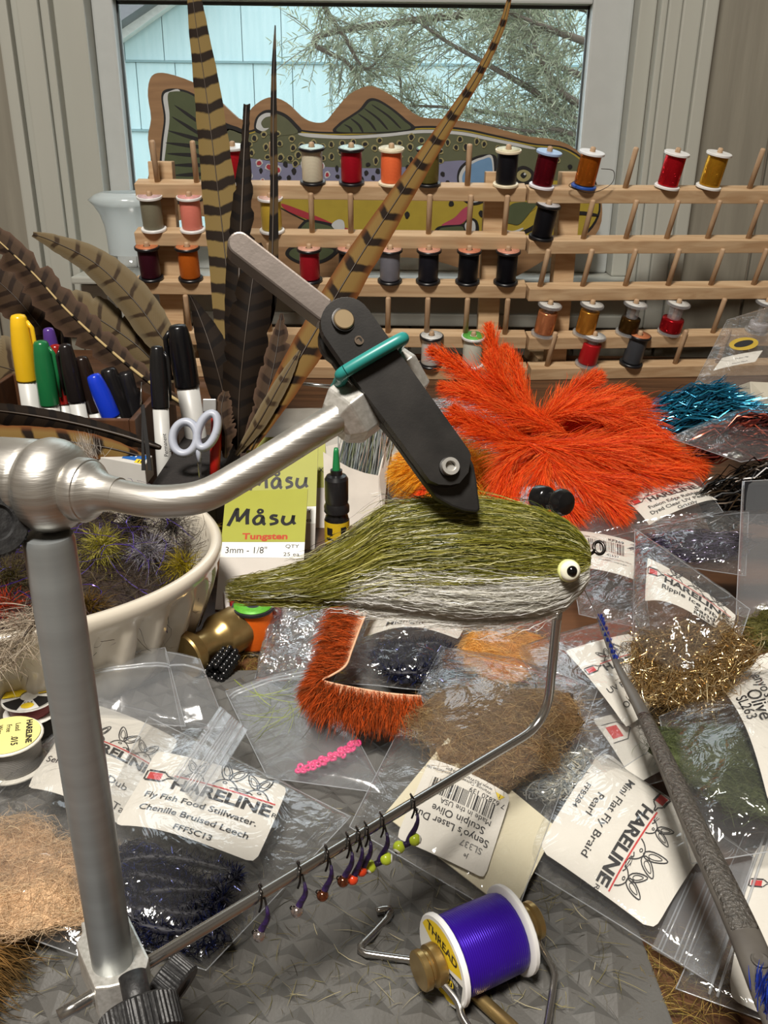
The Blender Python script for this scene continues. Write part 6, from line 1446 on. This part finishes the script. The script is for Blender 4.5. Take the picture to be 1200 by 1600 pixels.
# --- bag with barcode near the hook eye
B16 = Bag('material_bag', 'clear bag with a small barcode label behind the hook eye', [(880, 800, .030), (1000, 822, .034), (1015, 985, .020), (905, 960, .016)], .005, seed=17, wr=.0012, film=M_filmx)
B16.label([(898, 830), (994, 850), (990, 906), (912, 888)], lambda s, w, h: (s.text('Kiley', w * .1, h * .16, w / 14), s.text('KF369', w * .55, h * .17, w / 10, bold=.02), s.barcode(w * .2, h * .20, w * .82, h * .50, 9), s.text('42637', w * .5, h * .60, w / 11), s.text('Cancer and Reproductive Harm', w * .3, h * .66, w / 20), s.text('www.P65Warnings.ca.gov', w * .34, h * .74, w / 20)), rad=.5)
# --- orange feather bag label, purple mesh tinsel, right hand bags
B17 = Bag('feather_bag', 'open clear bag with a label lying under the orange feathers', [(760, 770, .030), (1075, 722, .050), (1130, 800, .046), (900, 850, .024)], .006, seed=18, wr=.0012)
B17.label([(968, 773), (1068, 747), (1122, 782), (1014, 822)], lambda s, w, h: (hare_logo(s, w * .12, h * .52, w / 12.5), s.text('Fusion Edge Rabbit', w * .52, h * .70, w / 10.5, align='c', bold=.012), s.text('Dyed Clear UV Pearl', w * .52, h * .85, w / 10.5, align='c', bold=.012), s.text('Grizzly', w * .6, h * .98, w / 10.5, align='c', bold=.012)), rad=.6)
B18 = Bag('tinsel_bag', 'bag of dark purple mesh tinsel under the orange feather label', [(985, 822, .034), (1170, 800, .044), (1165, 900, .034), (1030, 880, .030)], .007, seed=19, wr=.0012, film=M_filmx)
B18.fluff(1085, 845, .026, .012, .006, 2200, [(50, 44, 60), (84, 74, 100), (110, 100, 130), (36, 32, 44)], nm='purple_tinsel', mat=M_tins, core=(44, 38, 54), w_=.0003, curl=.3)
B19 = Bag('zip_bag', 'clear grey zip bag with a black header standing beside the tinsel', [(1160, 752, .078), (1300, 745, .080), (1310, 1010, .034), (1150, 960, .036)], .005, seed=20, wr=.0007, film=M_milk)
put('header_strip', G().prism([B19.S(*B19.uv(a, b)) + B19.n * .0016 for a, b in ((1162, 756), (1296, 750), (1296, 796), (1160, 800))], B19.n * .0004), pmat('black_header', (16, 16, 19), .65, spec=.15), B19.root, smooth=False)
B19.fluff(1205, 990, .012, .010, .006, 900, [(110, 104, 50), (84, 82, 40)], core=(92, 88, 44))
# --- tall clear bag and teal and red tinsel at the back
B20 = Bag('tall_clear_bag', 'tall clear bag leaning up against the rack with a yellow sticker', [PD(1136, 500, .74), PD(1290, 455, .74), PD(1150, 690, .62), PD(1040, 690, .62)], .006, seed=21, wr=.0016, film=M_filmx)
B20.label([(1128, 560), (1192, 548), (1180, 566), (1114, 580)], lambda s, w, h: (s.text('Wapsi Fly', w * .4, h * .45, w / 12), s.text('Tinsel Flash', w * .4, h * .85, w / 12)), rad=.3)
c_ = B20.S(*B20.uv(1162, 540)) + B20.n * .0016; A_b = nrm(B20.C[1] - B20.C[0]); B_b = np.cross(B20.n, A_b)
put('yellow_sticker', G().face([c_ + (A_b * math.cos(t) + B_b * math.sin(t)) * .0105 for t in np.linspace(0, 6.283, 28, endpoint=False)]), pmat('gold_sticker', (176, 148, 48), .5), B20.root, smooth=False)
put('sticker_print', G().face([c_ + B20.n * .0002 + (A_b * math.cos(t) * 1.2 + B_b * math.sin(t) * .8) * .0062 for t in np.linspace(0, 6.283, 20, endpoint=False)]), INK['ink_black'], B20.root, smooth=False)
def tinsel(nm, a0, a1, b0, b1, n, cols, label, s0, s1, w_=.0006, sag=.004):
    Pt = []
    for i in range(n):
        t, q = rng.random(), rng.random(); a = PD(a0[0] + (a1[0] - a0[0]) * t, a0[1] + (a1[1] - a0[1]) * t, s0 + rng.uniform(-.01, .01)); b_ = PD(b0[0] + (b1[0] - b0[0]) * q, b0[1] + (b1[1] - b0[1]) * q, s1 + rng.uniform(-.01, .01))
        wv = rng.normal() * .003
        Pt.append([a + (b_ - a) * u_ + UU * (math.sin(u_ * 3.14) * (sag + rng.normal() * .002) + wv * math.sin(u_ * 8)) for u_ in np.linspace(0, 1, 9)])
    return strands(nm, np.array(Pt), w_, colmix(rng, n, cols, .25), M_tins, face_dir=-FF, rng=rng, label=label, cat='tinsel')
tinsel('teal_tinsel', (1000, 640), (1040, 680), (1130, 600), (1230, 660), 700, [(18, 92, 128), (26, 120, 156), (12, 56, 84), (60, 160, 190)], 'turquoise crinkled tinsel bundle beside the orange feathers', .60, .58, .0007)
tinsel('copper_tinsel', (1070, 690), (1080, 720), (1230, 640), (1260, 720), 300, [(120, 44, 36), (70, 28, 28), (186, 90, 66), (40, 20, 24)], 'dark red copper tinsel under clear film at the edge', .56, .55, .0009)
B21 = Bag('flat_clear_bag', 'flat clear bag over dark red tinsel beside the turquoise bundle', [PD(1046, 684, .55), PD(1240, 610, .60), PD(1280, 700, .54), PD(1158, 722, .52)], .004, seed=22, wr=.0012, film=M_filmx)
tinsel('dark_tinsel', (1085, 770), (1110, 830), (1230, 720), (1260, 820), 500, [(20, 18, 18), (40, 34, 30), (14, 14, 14), (70, 56, 40)], 'black sparkly fibre bundle above the black header bag', .52, .51, .0007)
put('cream_box', G().prism([PD(1172, 596, .63), PD(1260, 600, .63), PD(1260, 690, .60), PD(1176, 650, .60)], FF * .02), pmat('cream_card', (176, 170, 154), .6), smooth=False, bevel=.0006, label='cream cardboard box behind the turquoise tinsel', cat='box')

# ================================================================== orange feathers and amber tuft
ob = thing('feather_bunch', PD(850, 760, .53), 'bunch of bright orange marabou feathers with splayed tips', 'feathers')
M_mara = pmat('marabou_barbs', (255, 255, 255), .6, attr=True, mixamt=.05, spec=.25, transl=.4)
OC = [(232, 76, 14), (242, 98, 24), (214, 58, 10), (248, 122, 50)]
def plume(pts, blen, nb, s0, cols=OC, par=ob, droop=.3, w_=.00028, spread=.55, nm='feather'):
    c = spl([PD(a, b, s0 + d) for a, b, d in pts], 60); T = nrm_rows(np.gradient(c, axis=0)); side = nrm_rows(np.cross(T, FF)); Pt = []
    for i in range(nb):
        j = int(59 * rng.random() ** .8); sg = rng.choice([-1, 1]); t_ = j / 59; l_ = blen * s0 / FPX * (math.sin(math.pi * min(1, t_ * .75 + .22)) ** .8) * rng.uniform(.55, 1.1)
        d0 = nrm(side[j] * sg * rng.uniform(.05, .75) + T[j] * rng.uniform(.8, 1.5) + FF * rng.normal() * .25); d1 = nrm(d0 + T[j] * spread + rng.normal(size=3) * .12)
        Pt.append([c[j] + (d0 * q + (d1 - d0) * q * q * .6) * l_ - np.array([0, 0, droop * l_ * q * q * .3]) + rng.normal(size=3) * .0004 for q in np.linspace(0, 1, 6)])
    o = strands(nm, np.array(Pt), w_, colmix(rng, nb, cols, .16), M_mara, par, face_dir=-FF, rng=rng)
    put('quill', G().tube(c, np.linspace(.0006, .0002, 60), 5), pmat('orange_quill', (206, 80, 30), .4), o)
for pts, bl in (([(850, 700, 0), (802, 640, -.005), (776, 565, -.01), (764, 512, -.012)], 42), ([(850, 700, 0), (785, 625, -.01), (725, 580, -.012), (676, 548, -.015)], 46), ([(850, 706, -.01), (785, 672, -.02), (725, 655, -.025), (690, 660, -.03)], 40),
                ([(850, 690, .01), (826, 635, .01), (806, 580, .01), (790, 545, .01)], 36), ([(850, 690, .01), (870, 640, .01), (905, 606, .01), (935, 588, .01)], 40), ([(845, 700, 0), (910, 655, 0), (985, 650, 0), (1050, 700, 0)], 62), ([(845, 695, .01), (900, 640, .01), (960, 618, .01), (1010, 630, .012)], 40),
                ([(845, 700, -.012), (930, 690, -.015), (1020, 706, -.015), (1096, 732, -.012)], 66), ([(845, 706, -.02), (920, 722, -.025), (1000, 738, -.028), (1070, 738, -.025)], 66), ([(845, 712, -.022), (890, 748, -.035), (940, 778, -.045), (972, 800, -.05)], 46),
                ([(845, 706, -.02), (880, 735, -.03), (930, 752, -.035), (985, 756, -.035)], 56), ([(842, 704, -.01), (815, 735, -.02), (800, 770, -.03), (808, 790, -.03)], 40), ([(845, 690, 0), (900, 670, 0), (970, 675, 0), (1030, 690, 0)], 60), ([(850, 700, 0), (800, 650, 0), (750, 615, 0), (715, 605, 0)], 38), ([(842, 704, -.014), (800, 690, -.02), (750, 672, -.024), (712, 640, -.026)], 44),
                ([(880, 670, -.012), (820, 640, -.014), (785, 600, -.016), (768, 556, -.016)], 46), ([(880, 690, -.016), (820, 700, -.02), (790, 735, -.026), (786, 775, -.03)], 50), ([(870, 690, -.02), (850, 735, -.03), (868, 775, -.038), (900, 795, -.04)], 56), ([(890, 680, -.014), (810, 650, -.018), (745, 622, -.02), (694, 604, -.022)], 46), ([(820, 690, -.018), (860, 700, -.024), (920, 705, -.028), (980, 715, -.03)], 66), ([(830, 680, -.01), (860, 650, -.012), (910, 640, -.014), (960, 650, -.014)], 56)):
    plume(pts, bl * 1.35, 1100, .55, w_=.00022)
plume([(700, 740, -.03), (676, 755, -.034), (652, 775, -.036), (640, 792, -.036)], 22, 260, .55, par=thing('orange_feather_tip', PD(650, 790, .52), 'single small orange feather tip beside the jaws', 'feather'))
at_ = thing('amber_tuft', PD(690, 790, .56), 'round tuft of amber yellow fur behind the jaws', 'fur tuft')
cA = PD(695, 738, .575)
put('tuft_core', G().ball(cA + FF * .01, 1, 20, 12, (.030, .022, .019)), pmat('amber_core', (226, 150, 34), .9, mixamt=.4, nscale=200, bump=.8, bscale=400), at_)
Pt = []
for i in range(4200):
    d = nrm(rng.normal(size=3) * [1, .6, .8] - FF * .5); st = cA + d * [.028, .02, .018]; dd = nrm(d + np.array([-.8, 0, -.2]) * rng.random() + rng.normal(size=3) * .25); Pt.append([st + dd * .011 * q - np.array([0, 0, .003]) * q * q for q in np.linspace(0, 1, 4)])
strands('fur', np.array(Pt), .00024, colmix(rng, 4200, [(250, 182, 36), (240, 160, 26), (252, 206, 90), (222, 142, 26)]), M_fluff, at_, rng=rng, kind='stuff')

# ================================================================== rust rabbit strip
zs_ = thing('rabbit_strip', P(520, 1040, .012), 'folded rust orange rabbit fur strip lying across the bags', 'fur strip')
IN = [(592, 905), (580, 940), (562, 985), (549, 1020), (540, 1042), (520, 1056), (504, 1064), (520, 1070), (560, 1078), (610, 1086), (658, 1090)]
OUTD = [(-62, 6), (-66, 6), (-64, 8), (-58, 14), (-60, 16), (-48, 24), (-34, 34), (-28, 56), (-10, 62), (2, 60), (6, 54)]
zq = np.linspace(.034, .024, len(IN)); pin_ = spl([P(a, b, z) for (a, b), z in zip(IN, zq)], 120); pout = spl([P(a + c, b + d, z - .006) for (a, b), (c, d), z in zip(IN, OUTD, zq)], 120)
put('hide', G().grid(np.vstack([pin_ + [0, 0, .0006], pin_ * .55 + pout * .45]), 120, 2), pmat('rabbit_hide', (196, 140, 104), .7), zs_)
put('hide_edge', G().tube(pin_ + [0, 0, .0006], .0005, 6), pmat('hide_edge', (224, 176, 140), .7), zs_)
Pt = []; cl = []
for i in range(8500):
    t = rng.random() * 118.9; j = int(t); a = pin_[j] + (pin_[j + 1] - pin_[j]) * (t - j); o_ = pout[j]; q0 = rng.random() ** .8 * .62; st = a + (o_ - a) * q0 + [0, 0, .0015]
    d = (o_ - a); ln = np.linalg.norm(d); d = nrm(nrm(d) + rng.normal(size=3) * .25 + [0, 0, .35]); l_ = ln * rng.uniform(.35, .6)
    Pt.append([st + d * l_ * q - np.array([0, 0, .45]) * l_ * q * q for q in np.linspace(0, 1, 5)])
    cl.append(lc((128, 62, 24) if rng.random() < .4 else (196, 84, 28)) * rng.uniform(.75, 1.2))
strands('fur', np.array(Pt), .00020, np.array(cl), M_fluff, zs_, rng=rng, kind='stuff')

# ================================================================== brush
M_br = pmat('grey_plastic', (86, 82, 76), .42, c2=(70, 66, 62), nscale=60)
M_brt = pmat('grey_textured_grip', (84, 80, 74), .38, c2=(60, 57, 53), nscale=900, bump=1.0, bscale=900, bdist=.0012)
brush = thing('double_ended_brush', P(1060, 1230, .035), 'grey double ended brush with blue bristles lying over the bags', 'brush')
ax_ = [(936, 966), (962, 1034), (1000, 1106), (1040, 1190), (1085, 1290), (1130, 1385), (1165, 1462), (1205, 1560), (1240, 1640)]; az = [.040, .0405, .042, .044, .046, .046, .045, .042, .040]
bp_ = np.array([P(a, b, z) for (a, b), z in zip(ax_, az)]); wd_ = [.0011, .0014, .0026, .0034, .0040, .0044, .0046, .0048, .0048]
q_ = spl(bp_, 60); wq = np.interp(np.linspace(0, 8, 60), range(9), wd_)
put('handle', G().tube(q_, wq, 12, ref=[0, 0, 1], flat=.55), M_br, brush)
put('grip', G().tube(q_[16:45] + [0, 0, .0004], wq[16:45] * .93, 12, ref=[0, 0, 1], flat=.62), M_brt, brush)
put('thumb_dimple', G().lathe([(.0022, 0), (.0024, .0003), (.0019, .0005), (.0016, .0002), (.0001, .0002)], q_[48] + [0, 0, .0024], (0, 0, 1), 24), M_br, brush)
M_bris = pmat('blue_bristles', (255, 255, 255), .4, attr=True, mixamt=.05)
def tufts(j0, j1, n, rows, ln, sp, w_, nb):
    for i in range(n):
        t = j0 + (j1 - j0) * i / (n - 1); j = min(int(t), 58); c = q_[j] + (q_[j + 1] - q_[j]) * (t - j); T = nrm(q_[j + 1] - q_[j]); sd_ = nrm(np.cross(T, [0, 0, 1]))
        for r_ in rows:
            Pt = []
            for _ in range(nb):
                b_ = c + sd_ * (r_ * sp + rng.normal() * sp * .22) + T * rng.normal() * sp * .25 + [0, 0, .001]; d = nrm([rng.normal() * .14, rng.normal() * .14, 1]); Pt.append([b_, b_ + d * ln * .5, b_ + d * ln * rng.uniform(.85, 1.0)])
            strands('bristle_tuft', np.array(Pt), w_, colmix(rng, nb, [(24, 50, 150), (40, 70, 180), (16, 34, 110)]), M_bris, brush, rng=rng)
tufts(0.5, 7.2, 9, (-.5, .5), .0022, .0012, .00022, 26)
tufts(51, 58.5, 7, (-1, 0, 1), .0075, .0030, .00035, 34)

# ================================================================== black turned handle behind the fly, loose clippings
tool = thing('dubbing_needle', P(850, 905, .012), 'dubbing needle with a black turned handle behind the fly', 'tool')
ha, hb = PD(838, 776, .262), PD(908, 792, .248); hx = nrm(hb - ha); hu = .256 / FPX
put('handle', G().lathe([(.0001, 0), (15 * hu, .0), (19 * hu, 2 * hu), (20 * hu, 6 * hu), (20 * hu, 22 * hu), (18 * hu, 26 * hu), (12 * hu, 30 * hu), (10 * hu, 36 * hu), (12 * hu, 42 * hu), (19 * hu, 46 * hu), (21.5 * hu, 52 * hu), (21.5 * hu, 58 * hu), (18 * hu, 66 * hu), (10 * hu, 70 * hu), (.0001, 71 * hu)], ha, hx, 32), pmat('black_gloss_handle', (18, 18, 19), .16), tool, auto=.6)
put('shaft', G().tube([ha + hx * 6 * hu, PD(855, 830, .275), P(850, 905, .012)], .0009, 8), M_steel, tool)
Pt, cl = [], []
for i in range(950):
    px, py = rng.uniform(20, 1010), rng.uniform(1270, 1600); b_ = P(px, py, 0)
    if px > 960 and rng.random() < .8: continue
    b_[2] = MT + .0022; a = rng.random() * 6.283; l_ = rng.uniform(.002, .011); d = np.array([math.cos(a), math.sin(a), rng.normal() * .05]); tw = rng.normal() * .5
    Pt.append([b_ + d * l_ * q + np.cross(d, [0, 0, 1]) * tw * l_ * q * q for q in np.linspace(0, 1, 4)]); cl.append(colmix(rng, 1, [(150, 140, 90), (100, 92, 60), (60, 54, 44), (186, 176, 140), (110, 104, 50)])[0])
strands('clippings', np.array(Pt), .00016, np.array(cl), M_fluff, rng=rng, label='loose hair and fibre clippings scattered on the mat', cat='clippings', kind='stuff')
Pt, cl = [], []
for i in range(900):
    px, py = (rng.uniform(1000, 1130), rng.uniform(1450, 1600)) if i < 420 else (rng.uniform(330, 440), rng.uniform(1015, 1080)); b_ = P(px, py, .001); a = rng.random() * 6.283; l_ = rng.uniform(.004, .016); d = np.array([math.cos(a), math.sin(a), .05])
    Pt.append([b_ + d * l_ * q + np.array([0, 0, .002 * math.sin(q * 3)]) for q in np.linspace(0, 1, 4)]); cl.append(colmix(rng, 1, [(150, 120, 60), (90, 74, 40), (120, 110, 54), (176, 150, 90)])[0])
strands('desk_clippings', np.array(Pt), .00018, np.array(cl), M_fluff, rng=rng, label='tangled tan clippings on the bare desk wood', cat='clippings', kind='stuff')

# ================================================================== small things at the back
B22 = Bag('clear_bag', 'small clear bag behind the jaws above the amber tuft', [PD(652, 628, .66), PD(800, 612, .66), PD(800, 706, .61), PD(640, 716, .61)], .006, seed=24, wr=.0016, film=M_filmx)
put('paper_sheet', G().prism([P(408, 640, .0012), P(660, 634, .0012), P(668, 720, .0012), P(392, 724, .0012)], (0, 0, .0004)), pmat('grey_paper', (186, 182, 172), .7), smooth=False, label='pale grey sheet of paper on the desk behind the cards', cat='paper')
put('steel_needle', G().tube([PD(440, 596, .80), PD(535, 606, .79)], [.0012, .0020], 10), M_steel, label='thin steel needle lying along the lowest rack rail', cat='needle')
Pt = []
for i in range(420):
    b_ = P(326 + rng.normal() * 5, 836 + rng.normal() * 8, .012); d = nrm(rng.normal(size=3) * [.7, .5, .4] + [-.1, .2, .3]); Pt.append([b_ + d * .010 * q - np.array([0, 0, .004]) * q * q for q in np.linspace(0, 1, 5)])
strands('brown_hackle', np.array(Pt), .0004, colmix(rng, 420, [(112, 76, 50), (140, 100, 70), (80, 54, 36), (190, 160, 40)], .2), M_fluff, rng=rng, label='brown hackle tuft between the bowl and the bead cards', cat='feather tuft')
